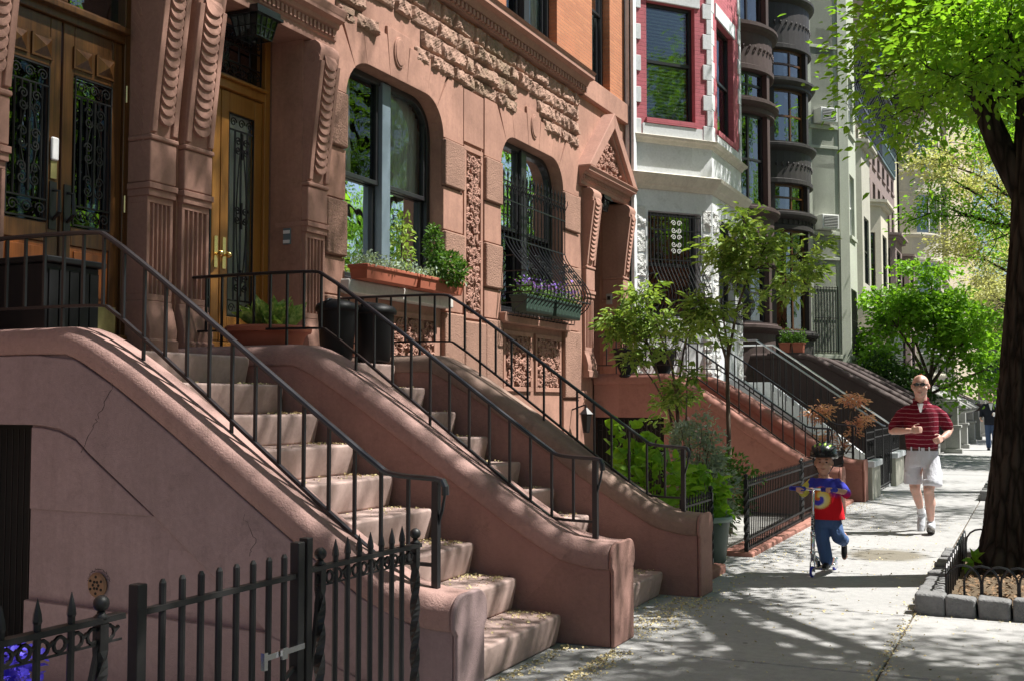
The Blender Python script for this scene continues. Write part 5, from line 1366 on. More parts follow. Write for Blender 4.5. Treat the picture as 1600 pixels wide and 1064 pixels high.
mb = MB(); mb.box(x - .018, x + .018, 3.455, 4.27, .93, .947); mb.obj('top_rail', 'ironold', fA2); mb = MB(); mb.box(x - .015, x + .015, 3.455, 4.27, .12, .135); mb.obj('bottom_rail', 'ironold', fA2)
scroll_frieze(fA2, x, 3.5, 4.24, .897)
for i in range(7): picket(3.63 + i * .083, x, 1.035, par=fA2)
post_ball(fA2, x, 3.53, .95); post_ball(fA2, x, 4.24, .95)
mb = MB(); mb.tube([(x, 3.52, .86), (x - .02, 3.44, .2)], .010, 5); mb.obj('stay', 'ironold', fA2)
def fence_run(p0, p1, zt, label, group, n, cat='fence', dbl=True, z_b=.16, name='iron_fence', ball=True, x2=None, tiph=.10):
    t = thing(name, label, cat, group, ((p0[0] + p1[0]) / 2, (p0[1] + p1[1]) / 2, 0))
    L = math.hypot(p1[0] - p0[0], p1[1] - p0[1]); fr = (p0[0], p0[1], (p1[0] - p0[0]) / L, (p1[1] - p0[1]) / L)
    for nm, z in (('top_rail', zt), ('upper_rail', zt - .15), ('lower_rail', z_b), ('bottom_rail', z_b - .10)):
        mb = MB(fr); mb.box(0, L, -.014, .014, z, z + .018); mb.obj(nm, 'ironold', t)
    for i in range(n):
        u = L * (i + .5) / n; mb = MB(fr); mb.tube([(u, 0, z_b - .12), (u, 0, zt + tiph * .4), (u, 0, zt + tiph * .45), (u, 0, zt + tiph)], [.0085, .0085, .013, .001], 4)
        for s_ in (-1, 1): mb.tube([(u, 0, zt + .01), (u + s_ * .03, 0, zt + .05), (u + s_ * .025, 0, zt + .07)], .005, 3)
        mb.obj('picket', 'ironold', t)
    mb = MB(fr)
    for i in range(n): mb.tube([(L * (i + .0) / n + .01, 0, z_b - .08), (L * (i + 1.) / n - .01, 0, z_b)], .005, 3)
    mb.obj('lattice_band', 'ironold', t)
    for u in (0, L):
        q = (fr[0] + fr[2] * u, fr[1] + fr[3] * u); post_ball(t, q[0], q[1], zt + .07, w=.022)
    return t
fence_run((-2.70, 11.33), (-2.74, 14.45), .70, 'black spiked iron fence panel beside the boy, nearest to the planted garden gap', 'garden iron fence', 34)
fence_run((-2.74, 14.52), (-2.80, 18.15), .72, 'black spiked iron fence panel running behind the boy to the red stoop', 'garden iron fence', 38)
fence_run((-2.74, 9.22), (-2.74, 10.12), .66, 'short black iron fence panel just beyond the brownstone stoop end', 'garden iron fence', 10)
mb = MB(); mb.box(-2.95, -2.62, 9.16, 10.2, -.02, .08); mb.box(-2.95, -2.62, 11.25, 18.1, -.02, .05); tag(mb.obj('fence_kerb', 'redstoop', bevel=.02), kind='structure')
def panel_fence(y0, y1, x, zb, zt, label, grp):
    t = thing('iron_fence', label, 'fence', grp, (x, y0, 0))
    for nm, z in (('top_rail', zt), ('upper_rail', zt - .12), ('bottom_rail', zb + .03)): mb = MB(); mb.box(x - .012, x + .012, y0, y1, z, z + .02); mb.obj(nm, 'iron', t)
    n = max(4, int((y1 - y0) / .07))
    for i in range(n + 1):
        y = y0 + (y1 - y0) * i / n; mb = MB(); w = .02 if i in (0, n) else .008; mb.tube([(x, y, zb), (x, y, zt + .03), (x, y, zt + .08)], [w, w, .003], 4); mb.obj('picket', 'iron', t)
    for u in np.linspace(y0, y1, 4)[1:-1]:
        mb = MB()
        for s_ in (-1, 1): mb.tube([(x + .02, u + s_ * .05 * math.cos(q) * (1 if q < 3.1 else .6), (zb + zt) / 2 + .07 * math.sin(q)) for q in [j * .6 for j in range(9)]], .008, 4)
        mb.obj('scrollwork', 'iron', t)
    return t
for y0, y1, lb, lf in ((18.62, 19.62, 'low pale stone wall block beside the red stoop end', 'black iron panel standing on the pale block beside the red stoop'), (21.9, 23.3, 'low pale stone wall block just left of the runner', 'black iron panel standing on the pale block left of the runner')):
    t = thing('low_wall', lb, 'wall', None, (-2.45, y0, 0)); mb = MB(); mb.box(-2.62, -2.40, y0, y1, 0, .52); mb.obj('wall_block', 'greige', t, bevel=.01); mb = MB(); mb.box(-2.66, -2.36, y0 - .02, y1 + .02, .52, .62); mb.obj('cap_stone', 'white', t, bevel=.012)
    panel_fence(y0 + .03, y1 - .03, -2.5, .62, 1.06, lf, 'iron panels by the pale stoop')
panel_fence(19.68, 20.72, -2.5, .06, 1.08, 'left leaf of the black iron gate in front of the pale stoop', 'iron gate leaves'); panel_fence(20.76, 21.84, -2.5, .06, 1.08, 'right leaf of the black iron gate in front of the pale stoop', 'iron gate leaves')
panel_fence(23.5, 27.8, -2.6, .05, 1.0, 'black iron fence farther on behind the runner', 'far iron fences'); panel_fence(31, 36.4, -2.6, .35, 1.15, 'black iron fence on the low grey wall beyond the runner', 'far iron fences')
# ------------------------------------------------------------------ tree pits
def sett(parent, x0, x1, y0, y1, h, sd):
    mb = MB(); g = .006
    mb.box(x0 + g, x1 - g, y0 + g, y1 - g, -.05, h); o = mb.obj('granite_sett', 'cobble', parent, bevel=.022, seg=3)
    rd = random.Random(sd)
    for v in o.data.vertices: v.co.x += rd.uniform(-.012, .012); v.co.y += rd.uniform(-.012, .012); v.co.z += rd.uniform(-.018, .012) if v.co.z > 0 else 0
    return o
def tree_pit(x0, x1, y0, y1, label, hoops, grp='tree pit edgings'):
    t = thing('tree_pit_edging', label, 'edging', grp, (x0, y0, 0)); w = .19; k = 0
    x = x0
    while x < x1 - .05: ww = random.uniform(.18, .25); sett(t, x, min(x + ww, x1), y0, y0 + w, .15 + random.uniform(-.01, .01), k); x += ww; k += 1
    y = y0 + w
    while y < y1 - .05: ww = random.uniform(.2, .28); sett(t, x0, x0 + w, y, min(y + ww, y1), .14 + random.uniform(-.012, .01), k + 50); y += ww; k += 1
    x = x0 + w
    while x < x1 - .05: ww = random.uniform(.2, .26); sett(t, x, min(x + ww, x1), y1 - w, y1, .14, k + 99); x += ww; k += 1
    mb = MB(); n = 26; vs = []
    for i in range(n + 1):
        for j in range(n + 1):
            a = x0 + w * .7 + (x1 - x0 - w * .9) * i / n; b = y0 + w * .7 + (y1 - y0 - w * 1.4) * j / n; vs.append((a, b, .075 + .02 * vnoise(a * 7, b * 7) + random.uniform(-.008, .008)))
    mb.add(vs, [(i * (n + 1) + j, (i + 1) * (n + 1) + j, (i + 1) * (n + 1) + j + 1, i * (n + 1) + j + 1) for i in range(n) for j in range(n)]); mb.obj('soil', 'soil', t)
    f = thing('hoop_fence', 'low black iron hoop fence around ' + hoops, 'fence', 'hoop fences', (x0 + .2, y0 + .2, 0))
    def hoop(a, b):
        mb = MB(); a = Vector(a); b = Vector(b); r = (b - a).length / 2; d = (b - a).normalized(); c = (a + b) / 2; zt = .35
        pts = [a, a + Vector((0, 0, zt - r - a.z))] + [c + d * (-r * math.cos(q)) + Vector((0, 0, zt - r - c.z + r * math.sin(q))) for q in [math.pi * i / 8 for i in range(1, 8)]] + [b + Vector((0, 0, zt - r - b.z)), b]
        mb.tube(pts, .0095, 6); mb.obj('hoop', 'iron', f)
    xi, yi = x0 + .215, y0 + .215; st = .125
    for i in range(int((x1 - xi - .25) / st)): hoop((xi + i * st, yi + .006 * (i % 2), .05), (xi + i * st + .24, yi + .006 * (i % 2), .05))
    yb = y1 - .25
    for i in range(int((yb - yi - .2) / st)): hoop((xi + .006 * (i % 2), yi + i * st, .05), (xi + .006 * (i % 2), yi + i * st + .24, .05))
    for i in range(int((x1 - xi - .25) / (st * 2))): hoop((xi + i * st * 2, yb, .05), (xi + i * st * 2 + .26, yb, .05))
    mb = MB(); mb.box(xi, x1, yi - .006, yi + .006, .06, .075); mb.box(xi - .006, xi + .006, yi, yb, .06, .075); mb.obj('base_bar', 'iron', f)
tree_pit(-.86, .93, 8.78, 11.85, 'granite sett edging of the near tree pit at the right edge', 'the near elm tree at the right edge')
tree_pit(-.86, .93, 19.25, 22.6, 'granite sett edging of the farther tree pit behind the elm trunk', 'the farther tree pit behind the elm')
P_ = np.column_stack([rng.uniform(-.6, .9, 900), rng.uniform(9.0, 11.6, 900), np.full(900, .10)])
lt = leaf_mesh('leaf_litter', P_, rng.normal(size=(900, 3)) * [1, 1, .15], .045, flat('dry_leaf', (.30, .19, .10), .8)  if False else 'petal', None, .5); lt.data.materials.clear(); lt.data.materials.append(flat('dry_leaf', (.22, .14, .08), .8, 0, .2, .5, 30))
tag(lt, 'dry leaves lying in the near tree pit', 'leaf litter', kind='stuff')
wd = thing('seedling', 'tiny bright green seedling inside the near hoop fence', 'plant', None, (-.45, 10.2, .1))
leaf_mesh('leaves', [(-.52, 10.4, .2)] * 7, rng.normal(size=(7, 3)) + [0, 0, .5], .12, 'maple', wd, .5); mb = MB(); mb.tube([(-.52, 10.4, .06), (-.52, 10.4, .21)], .004, 4); mb.obj('stem', 'bark2', wd)
# ------------------------------------------------------------------ trees
def tree(label, base, trunk, limbs, leaf, nleaf, size, bark='bark', r0=.4, group='street trees', name='street_tree', spread=.22, twigs=(5, 1.6, 2), cat='tree', flare=1.3, seed=1, wid=.5, loc=True, nt=16, rtop=None):
    random.seed(seed); t = thing(name, label, cat, group, base)
    mb = MB(); pts = [Vector(p) for p in trunk]; n = len(pts)
    rs = [r0 * (1 - .45 * i / (n - 1)) for i in range(n)]; rs[0] *= flare
    # dense trunk rings with ridged bark outline
    P2 = []; R2 = []
    for i in range(n - 1):
        for k in range(5):
            q = k / 5; P2.append(pts[i].lerp(pts[i + 1], q)); R2.append(rs[i] + (rs[i + 1] - rs[i]) * (q ** .6 if i == 0 else q))
    P2.append(pts[-1]); R2.append(rs[-1])
    if nt < 20: mb.tube(P2, R2, nt)
    else:      # furrowed bark as real relief
        nc = 150; vs = []; nr = int((P2[-1].z - P2[0].z) / .045); zs = [q.z for q in P2]; rd = random.Random(3)
        cell = [rd.uniform(0, 10) for _ in range(64)]
        for i in range(nr + 1):
            z = P2[0].z + (P2[-1].z - P2[0].z) * i / nr; j = max(0, min(len(P2) - 2, next((k for k in range(len(zs) - 1) if zs[k + 1] >= z), len(zs) - 2))); tt = (z - zs[j]) / max(1e-6, zs[j + 1] - zs[j])
            c = P2[j].lerp(P2[j + 1], tt); r_ = R2[j] + (R2[j + 1] - R2[j]) * tt
            for q in range(nc):
                a = 2 * math.pi * q / nc; w_ = a * 11 + 1.1 * math.sin(z * 3.1 + a * 3) + .8 * math.sin(z * 7.3 + a * 5) + .5 * math.sin(z * 13 + a * 2)
                rg = abs(math.sin(w_)) ** .6; brk = .25 * max(0, math.sin(z * 21 + 9 * math.sin(a * 7) + 4 * math.sin(w_))) ** 3
                fl = 1 + .16 * math.exp(-max(0, z) * 2.4) * math.sin(a * 5 + .6) + .012 * rd.uniform(-1, 1)
                rr_ = r_ * fl + .034 * (rg - .6) - .018 * brk
                vs.append((c.x + rr_ * math.cos(a), c.y + rr_ * math.sin(a), z))
        mb.add(vs, [(i * nc + q, i * nc + (q + 1) % nc, (i + 1) * nc + (q + 1) % nc, (i + 1) * nc + q) for i in range(nr) for q in range(nc)])
    tips = []
    for lm in limbs:
        lp = [Vector(p) for p in lm[0]]; k = len(lp); mb.tube(lp, [lm[1] * (1 - .7 * i / (k - 1)) for i in range(k)], 9)
        k0 = len(tips); grow(mb, lp, lm[1] * .5, twigs[0], twigs[1] * lm[2], twigs[2], tips, 1.0, .15)
        wgt = lm[3] if len(lm) > 3 else 1.0; nw = tips[k0:]; del tips[k0:]
        tips += [q for q in nw for _ in range(int(wgt * 4 + random.random()))]
    tr = mb.obj('trunk', bark, t, smooth=True)
    per = max(1, int(nleaf / max(1, len(tips)))); P_, D_ = leaf_points(tips, per, spread)
    leaf_mesh('crown', P_, D_, size, leaf, t, wid, droop=.25)
    return t
def ring_limbs(c, n, h, L, r, seed, zs=.5):
    rd = random.Random(seed); out = []
    for i in range(n):
        a = 2 * math.pi * i / n + rd.uniform(-.4, .4); b = Vector((c[0], c[1], h * rd.uniform(.45, .95) + c[2])); up = rd.uniform(.3, 1.1) * zs
        e = b + Vector((math.cos(a), math.sin(a), up)).normalized() * L * rd.uniform(.75, 1.15); m_ = b.lerp(e, .5) + Vector((0, 0, .25 * L * .3))
        out.append(([b, m_, e], r * rd.uniform(.7, 1), 1.0))
    return out
# the near elm
el_l = [([(-.02, 10.9, 3.35), (-.22, 10.9, 3.8), (-.36, 10.9, 4.2), (-.47, 10.9, 4.65), (-.58, 10.9, 5.2), (-.62, 10.9, 6.2), (-.6, 11, 7.2)], .13, .34, .25),
        ([(.15, 10.9, 4.8), (.0, 11.9, 5.8), (-.1, 13.2, 6.6), (-.1, 14.4, 7.0)], .11, .55, .25),
        ([(1.2, 10.0, 6.3), (2.2, 9.0, 6.9), (3.1, 8.2, 7.4), (4.0, 7.4, 8.0)], .12, .65, 1.4), ([(.2, 10.9, 5.6), (1.6, 9.8, 6.9), (3.0, 9.2, 7.6), (4.2, 9.0, 8.2)], .15, 1.0, 1.1),
        ([(1.2, 9.9, 6.4), (2.4, 8.4, 7.0), (3.2, 6.8, 7.4), (3.9, 5.6, 7.6)], .12, .8, 1.7), ([(1.3, 10.4, 6.4), (3.0, 9.0, 7.0), (4.2, 7.8, 7.6)], .11, 1.0, 1.5), ([(2.4, 8.4, 7.0), (2.8, 6.6, 7.4), (3.0, 5.2, 7.6)], .10, .7, 1.5), ([(.15, 10.9, 4.6), (.5, 10.6, 5.5), (1.2, 10.0, 6.3)], .15, .4, .1),
        ([(.2, 11.1, 5.8), (.2, 12.9, 7.4), (.0, 14.8, 8.8), (.2, 16.4, 9.6)], .15, .8, .5),
        ([(.25, 10.9, 7.0), (-.2, 10.0, 9.4), (-.4, 9.2, 11.6), (-.6, 8.4, 13.4)], .13, .9, 1.1), ([(.28, 10.9, 8.0), (.4, 9.6, 11), (.6, 8.3, 14), (.6, 7.4, 16.5)], .13, 1.0, 1.1), ([(.28, 10.9, 8.6), (1.2, 9.8, 12), (1.6, 9.4, 16)], .12, 1.0, .5),
        ([(.25, 11, 8.0), (1.8, 10.0, 10.6), (3.0, 8.7, 12.4)], .13, .8, .12), ([(.3, 11, 9), (.5, 10.8, 13), (.8, 11, 17)], .12, 1.0, .4),
        ([(-.3, 10.9, 4.4), (-.6, 11.4, 4.8), (-.8, 12.2, 5.2), (-.95, 12.9, 5.5)], .04, .42, .4), ([(.05, 10.8, 4.2), (-.05, 10.2, 4.3), (-.12, 9.6, 4.5)], .03, .3, .7),
        ([(-.5, 10.9, 5.0), (-.75, 10.9, 5.2), (-.95, 10.9, 5.1)], .03, .30, .5), ([(.1, 11.5, 5.0), (-.3, 13, 5.4), (-.6, 14.6, 5.8)], .05, .5, .35), ([(-.62, 10.9, 5.2), (-.75, 11.6, 5.6), (-.95, 12.2, 5.8)], .035, .40, .3), ([(-.4, 10.9, 4.3), (-.6, 11.3, 4.6), (-.75, 11.9, 4.75)], .03, .4, .4), ([(.1, 10.9, 4.4), (-.3, 12, 4.9), (-.6, 13, 5.2)], .04, .55, .35)]
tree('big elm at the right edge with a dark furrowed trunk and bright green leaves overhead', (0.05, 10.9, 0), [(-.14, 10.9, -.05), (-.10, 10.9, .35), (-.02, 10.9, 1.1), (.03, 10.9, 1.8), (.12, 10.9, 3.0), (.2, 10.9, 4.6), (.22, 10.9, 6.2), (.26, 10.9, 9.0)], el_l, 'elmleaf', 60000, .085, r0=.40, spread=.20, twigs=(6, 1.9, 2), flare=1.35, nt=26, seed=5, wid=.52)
def street_tree(x, y, label, leaf, n, seed, H=13, R_=4.0, size=.1, r=.28, group='street trees', h0=4.0, wid=.5):
    return tree(label, (x, y, 0), [(x, y, -.05), (x, y, .4), (x + .05, y, h0), (x + .1, y + .1, H * .6), (x + .1, y, H * .85)], ring_limbs((x, y, 0), 11, H * .72, R_, r * .4, seed, .8), leaf, n, size, r0=r, spread=.28, twigs=(5, 1.7, 1), seed=seed, nt=10, group=group, wid=wid)
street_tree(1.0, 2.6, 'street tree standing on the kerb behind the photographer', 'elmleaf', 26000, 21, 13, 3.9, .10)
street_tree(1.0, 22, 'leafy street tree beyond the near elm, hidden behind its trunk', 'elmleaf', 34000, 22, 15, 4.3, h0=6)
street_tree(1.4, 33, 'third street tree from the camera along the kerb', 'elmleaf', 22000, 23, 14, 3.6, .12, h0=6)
street_tree(-.2, 50, 'pale young-leaved street tree showing bare twigs in front of the white bay', 'paleleaf', 22000, 24, 14.5, 4.2, .15, .22, h0=5)
street_tree(.2, 66, 'second pale young-leaved street tree, farther down the street', 'paleleaf', 12000, 25, 15, 5, .15, .22, h0=5)
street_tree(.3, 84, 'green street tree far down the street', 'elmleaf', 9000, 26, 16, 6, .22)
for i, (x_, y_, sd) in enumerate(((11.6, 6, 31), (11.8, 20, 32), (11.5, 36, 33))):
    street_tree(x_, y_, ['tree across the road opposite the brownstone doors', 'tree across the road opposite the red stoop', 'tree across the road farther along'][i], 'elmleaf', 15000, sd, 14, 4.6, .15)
tree('small bright green maple in the front garden beyond the sage house', (-3.0, 35.5, 0), [(-3.0, 35.5, 0), (-2.95, 35.5, 1.2), (-2.85, 35.5, 2.2)], [([(-2.9, 35.5, 2.0), (-2.2, 35.2, 3.0), (-1.4, 35.0, 3.8)], .06, 1), ([(-2.9, 35.5, 2.1), (-3.4, 35.4, 3.2), (-4.0, 35.2, 4.2)], .06, 1), ([(-2.88, 35.5, 2.2), (-2.7, 35.5, 3.6), (-2.8, 35.5, 5.2)], .06, 1), ([(-2.9, 35.5, 2.2), (-2.2, 35.6, 3.8), (-1.8, 35.6, 4.9)], .05, 1), ([(-2.9, 35.5, 1.6), (-3.8, 35.3, 2.4), (-4.7, 35.1, 3.0)], .05, 1), ([(-2.9, 35.5, 1.8), (-1.6, 35.4, 2.4), (-.6, 35.2, 2.8)], .05, 1), ([(-2.88, 35.5, 2.2), (-3.4, 35.5, 3.8), (-3.6, 35.5, 4.9)], .05, 1)],
     'maple', 12000, .13, bark='bark2', r0=.10, group=None, name='maple_tree', spread=.17, twigs=(6, 1.25, 1), seed=41, nt=8, wid=.9)
# ------------------------------------------------------------------ garden beside the red stoop
def px_tree(label, name, base, trunk, limbs, n, size, mat, r0, sd, tw=(6, .5, 1), sp=.07, wid=.4, cat='tree'):
    return tree(label, base, trunk, limbs, mat, n, size, bark='bark2', r0=r0, group=None, name=name, spread=sp, twigs=tw, seed=sd, nt=8, flare=1.1, wid=wid, cat=cat)
px_tree('slender garden tree with a straight thin trunk and glossy yellow-green leaves before the white bay', 'garden_tree', (-3.42, 13.5, 0), [(-3.42, 13.5, -.05), (-3.42, 13.5, 1.0), (-3.43, 13.5, 1.9), (-3.41, 13.5, 2.3)],
        [([(-3.42, 13.5, 2.0), (-3.55, 13.45, 2.5), (-3.75, 13.4, 2.9)], .018, 1), ([(-3.42, 13.5, 2.1), (-3.3, 13.5, 2.7), (-3.15, 13.5, 3.1), (-2.9, 13.5, 3.5)], .02, 1), ([(-3.1, 13.5, 3.15), (-2.8, 13.5, 3.3), (-2.45, 13.5, 3.35)], .013, .9), ([(-3.15, 13.5, 3.1), (-3.0, 13.5, 3.5), (-3.05, 13.5, 3.6)], .012, .9), ([(-3.42, 13.5, 2.2), (-3.5, 13.5, 2.8), (-3.35, 13.5, 3.1)], .014, .8), ([(-2.9, 13.5, 3.2), (-2.6, 13.45, 3.0), (-2.4, 13.4, 2.95)], .01, .8), ([(-3.3, 13.5, 2.9), (-3.25, 13.45, 3.3), (-3.4, 13.4, 3.45)], .01, .7)], 2300, .11, 'cherry', .035, 51, tw=(5, .40, 1), sp=.06)
px_tree('multi-stemmed garden shrub with arching glossy leaves, left of the slender tree', 'garden_shrub', (-4.0, 13.4, 0), [(-3.98, 13.4, -.05), (-4.0, 13.4, .9), (-4.05, 13.4, 1.6), (-4.1, 13.4, 2.0)],
        [([(-4.0, 13.4, .7), (-4.15, 13.4, 1.5), (-4.4, 13.35, 2.3), (-4.55, 13.3, 2.6)], .02, 1), ([(-4.05, 13.4, 1.6), (-3.95, 13.4, 2.2), (-3.8, 13.4, 2.7)], .018, 1), ([(-3.95, 13.4, .5), (-3.9, 13.3, 1.3), (-3.85, 13.2, 1.9)], .018, .7), ([(-4.1, 13.4, 2.0), (-4.3, 13.3, 2.6), (-4.35, 13.2, 2.75)], .015, 1), ([(-4.0, 13.4, 1.2), (-4.3, 13.3, 1.8), (-4.5, 13.2, 2.1)], .015, .8), ([(-4.3, 13.35, 2.2), (-4.65, 13.3, 2.5), (-4.8, 13.3, 2.6)], .012, .7)], 2200, .11, 'cherry', .03, 52, tw=(5, .40, 1), sp=.06, cat='shrub')
rb = thing('ribbon', 'pale pink ribbon hanging from the garden shrub in front of the red stoop wall', 'ribbon', None, (-3.8, 13.2, 1.3)); mb = MB(); mb.add([(-3.86, 13.2, 1.38), (-3.84, 13.2, 1.39), (-3.62, 13.2, 1.00), (-3.645, 13.2, .985), (-3.86, 13.196, 1.38), (-3.84, 13.196, 1.39), (-3.62, 13.196, 1.00), (-3.645, 13.196, .985)], [(0, 1, 2, 3), (7, 6, 5, 4), (0, 4, 5, 1), (1, 5, 6, 2), (2, 6, 7, 3), (3, 7, 4, 0)]); mb.obj('strip', flat('pink_tape', (.65, .42, .45), .6), rb)
def plant(label, c, r, n, size, mat, wid=.6, stems=8, name='garden_plant', cat='plant', z0=0.0, seed=0):
    random.seed(seed + 77); t = thing(name, label, cat, None, (c[0], c[1], z0))
    mb = MB(); 
    for i in range(stems): a = random.uniform(0, 6.28); q = random.uniform(.2, .8); mb.tube([(c[0] + .05 * math.cos(a), c[1] + .05 * math.sin(a), z0), (c[0] + r[0] * q * .6 * math.cos(a), c[1] + r[1] * q * .6 * math.sin(a), c[2]), (c[0] + r[0] * q * math.cos(a), c[1] + r[1] * q * math.sin(a), c[2] + r[2] * .7)], [.009, .007, .003], 4)
    mb.obj('stems', 'bark2', t); bush(t, c, r, n, size, mat, 'foliage', 1, wid); return t
plant('broad-leaved bright green plant behind the far rail of the brownstone stoop', (-3.35, 10.2, .75), (.40, .5, .40), 330, .12, 'maple', .8, seed=1)
plant('tall sprig of broad leaves rising from the plant behind the handrail', (-3.62, 10.4, 1.15), (.2, .2, .28), 70, .14, 'maple', .85, seed=2)
plant('silvery feathery shrub behind the short iron fence panel', (-3.3, 11.6, .95), (.34, .4, .5), 2400, .055, 'silver', .45, seed=3)
plant('low dark green shrub in the garden gap behind the fence', (-3.15, 12.1, .62), (.4, .5, .38), 1800, .06, 'boxwood', .5, seed=4)
plant('grey green bushy plant behind the iron fence near the fence post', (-3.1, 11.4, .55), (.3, .3, .45), 1200, .06, 'silver', .5, seed=5)
plant('bright green leafy plant growing out of the green tub', (-2.98, 10.75, .62), (.24, .24, .30), 330, .10, 'maple', .7, z0=.40, seed=6)
gb = thing('plastic_tub', 'dark green plastic tub standing in the garden gap beside the fence post', 'tub', None, (-2.95, 10.75, 0))
mb = MB(); mb.lathe([(.17, 0), (.18, .02), (.225, .42), (.225, .44)], (-2.95, 10.75, .0), 22); mb.obj('tub_body', 'bin', gb, smooth=True); mb = MB(); mb.lathe([(.226, .40), (.245, .405), (.248, .45), (.235, .455), (.2, .42), (.01, .42)], (-2.95, 10.75, 0), 22); mb.obj('tub_rim', 'binlid', gb, smooth=True)
px_tree('young Japanese maple with red and orange leaves in front of the pale stoop', 'japanese_maple', (-3.0, 19.2, 0), [(-3.0, 19.2, 0), (-2.95, 19.2, .6), (-2.9, 19.2, .95)],
        [([(-2.9, 19.2, .9), (-2.8, 19.2, 1.4), (-2.55, 19.2, 1.75)], .012, .8), ([(-2.92, 19.2, .8), (-3.1, 19.2, 1.2), (-3.3, 19.2, 1.45)], .012, .8), ([(-2.9, 19.2, .7), (-2.7, 19.2, 1.0), (-2.55, 19.2, 1.3)], .012, .7), ([(-2.95, 19.2, .5), (-3.1, 19.2, .8), (-3.25, 19.2, 1.05)], .01, .6)], 1500, .07, 'redleaf', .018, 61, tw=(4, .28, 1), sp=.05, wid=.35)
plant('small evergreen in a black urn on the pedimented landing, nearest the door', (-5.6, 16.0, 2.75), (.16, .16, .45), 900, .045, 'boxwood', .4, z0=2.3, seed=7)
def urn(x, y, z, lb):
    t = thing('urn', lb, 'urn', None, (x, y, z)); mb = MB(); mb.lathe([(.14, 0), (.15, .03), (.10, .06), (.17, .2), (.2, .38), (.22, .44), (.18, .44)], (x, y, z), 16); mb.obj('vase', 'black', t, smooth=True)
urn(-5.6, 16.0, 1.93, 'black glazed urn under the small evergreen on the pedimented landing'); urn(-5.15, 16.35, 1.93, 'second black urn on the pedimented landing, nearer the steps')
for i, (x_, y_) in enumerate(((-4.9, 24.35), (-4.62, 24.35))):
    planter(x_ - .12, x_ + .12, y_ - .12, y_ + .12, 2.62, 2.84, 'terra', ['left', 'right'][i] + ' terracotta pot of small flowers on the dark brown stoop wall', 'boxwood', None, n=260, h=.22, size=.06, group='pots on the brown stoop', name='potted_plant')
plant('mass of dark ivy spilling over the stoop wall below the sage house', (-3.9, 33.6, 1.6), (1.3, .7, 1.2), 5200, .11, 'ivy', .8, cat='ivy', name='ivy', seed=8)
bf = planter(-3.75, -2.95, 1.9, 2.75, 0, .42, 'grey', 'stone trough of vivid blue flowers behind the iron fence at the bottom left', 'boxwood', None, n=900, h=.16, size=.04)
bush(bf, (-3.2, 2.35, .64), (.34, .46, .16), 3600, .028, 'blueflower', 'flowers', 1, .9)
# wall lantern and vault gate beside the red stoop
t = thing('wall_lantern', 'black wall lantern beside the dark vault opening under the pedimented landing', 'lantern', None, (-5.9, 15.1, 1.3))
mb = MB(); mb.lathe([(.05, 0), (.09, .26), (.11, .27), (.02, .36), (.01, .4)], (-5.88, 15.0, 1.12), 6); mb.tube([(-6.1, 15.0, 1.45), (-5.9, 15.0, 1.52), (-5.88, 15, 1.5)], .012, 5); mb.obj('lantern_body', 'iron', t); mb = MB(); mb.lathe([(.045, .02), (.08, .25)], (-5.87, 14.98, 1.12), 6); mb.obj('lantern_glass', 'dark', t)
vg = thing('vault_gate', 'black meshed iron gate under the landing of the red stoop', 'gate', None, (-5.5, 15.95, 0))
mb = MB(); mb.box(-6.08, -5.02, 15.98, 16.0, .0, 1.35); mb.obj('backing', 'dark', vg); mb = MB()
for i in range(16): mb.tube([(-6.05 + i * .07, 15.93, 0), (-6.05 + i * .07, 15.93, 1.3)], .007, 4)
for i in range(8): scroll(mb, 0, 0, .0, 0) if False else mb.tube([(-6.0 + i * .13 + .05 * math.cos(q), 15.92, 1.18 + .05 * math.sin(q)) for q in [j * .7 for j in range(9)]], .006, 4)
mb.obj('bars', 'iron', vg)
gl = thing('globe_lamps', 'pair of white globe lamps beside a distant doorway', 'lamp', None, (-5.7, 41, 3))
for y_ in (40.5, 42.6): mb = MB(); mb.ball((-5.6, y_, 3.35), .13, 10); mb.obj('globe', 'white_pl', gl, smooth=True); mb = MB(); mb.tube([(-6.05, y_, 3.0), (-5.6, y_, 3.0), (-5.6, y_, 3.24)], .02, 5); mb.obj('bracket', 'iron', gl)
t = thing('lower_storey_window', '', '') if False else None
#@@PEOPLE
# ------------------------------------------------------------------ people
def skinmat(name, c):
    m, n, p, o = newmat(name); v = coords(n)
    col = mix(n, ramp(n, noise(n, v, 14, 4), [(.35, 0.), (.7, 1.)]), c3(c, .88), (min(1, c[0] * 1.1), c[1] * .92, c[2] * .9))
    n.links.new(col, p.inputs['Base Color']); p.inputs['Roughness'].default_value = .5; p.inputs['Subsurface Weight'].default_value = .12; p.inputs['Subsurface Radius'].default_value = (.02, .008, .004); p.inputs['Subsurface Scale'].default_value = .5
    return m
def cloth(name, c, sc=4, fold=.01, rough=.85):
    m, n, p, o = newmat(name); v = coords(n)
    n.links.new(mix(n, noise(n, v, 60, 3), c3(c, .88), c3(c, 1.1)), p.inputs['Base Color']); p.inputs['Roughness'].default_value = rough; p.inputs['Specular IOR Level'].default_value = .15
    bump(n, p, noise(n, coords(n, (1.4, 1.4, .8)), sc, 3, .5), fold, .8); return m, n, p
M['skin'] = skinmat('fair_skin', (.62, .41, .33)); M['skin_boy'] = skinmat('warm_skin', (.58, .35, .24))
M['shorts'] = cloth('pale_cotton', (.56, .57, .62), 9, .03)[0]; M['denim'] = cloth('denim', (.075, .13, .27), 12, .03)[0]; M['denim2'] = cloth('dark_denim', (.06, .09, .17), 9, .02)[0]
M['jacket'] = cloth('navy_jacket', (.018, .02, .03), 8, .03)[0]; M['wcloth'] = cloth('white_cotton', (.75, .76, .78), 8, .01)[0]; M['shoe'] = cloth('running_shoe', (.50, .52, .55), 30, .01)[0]
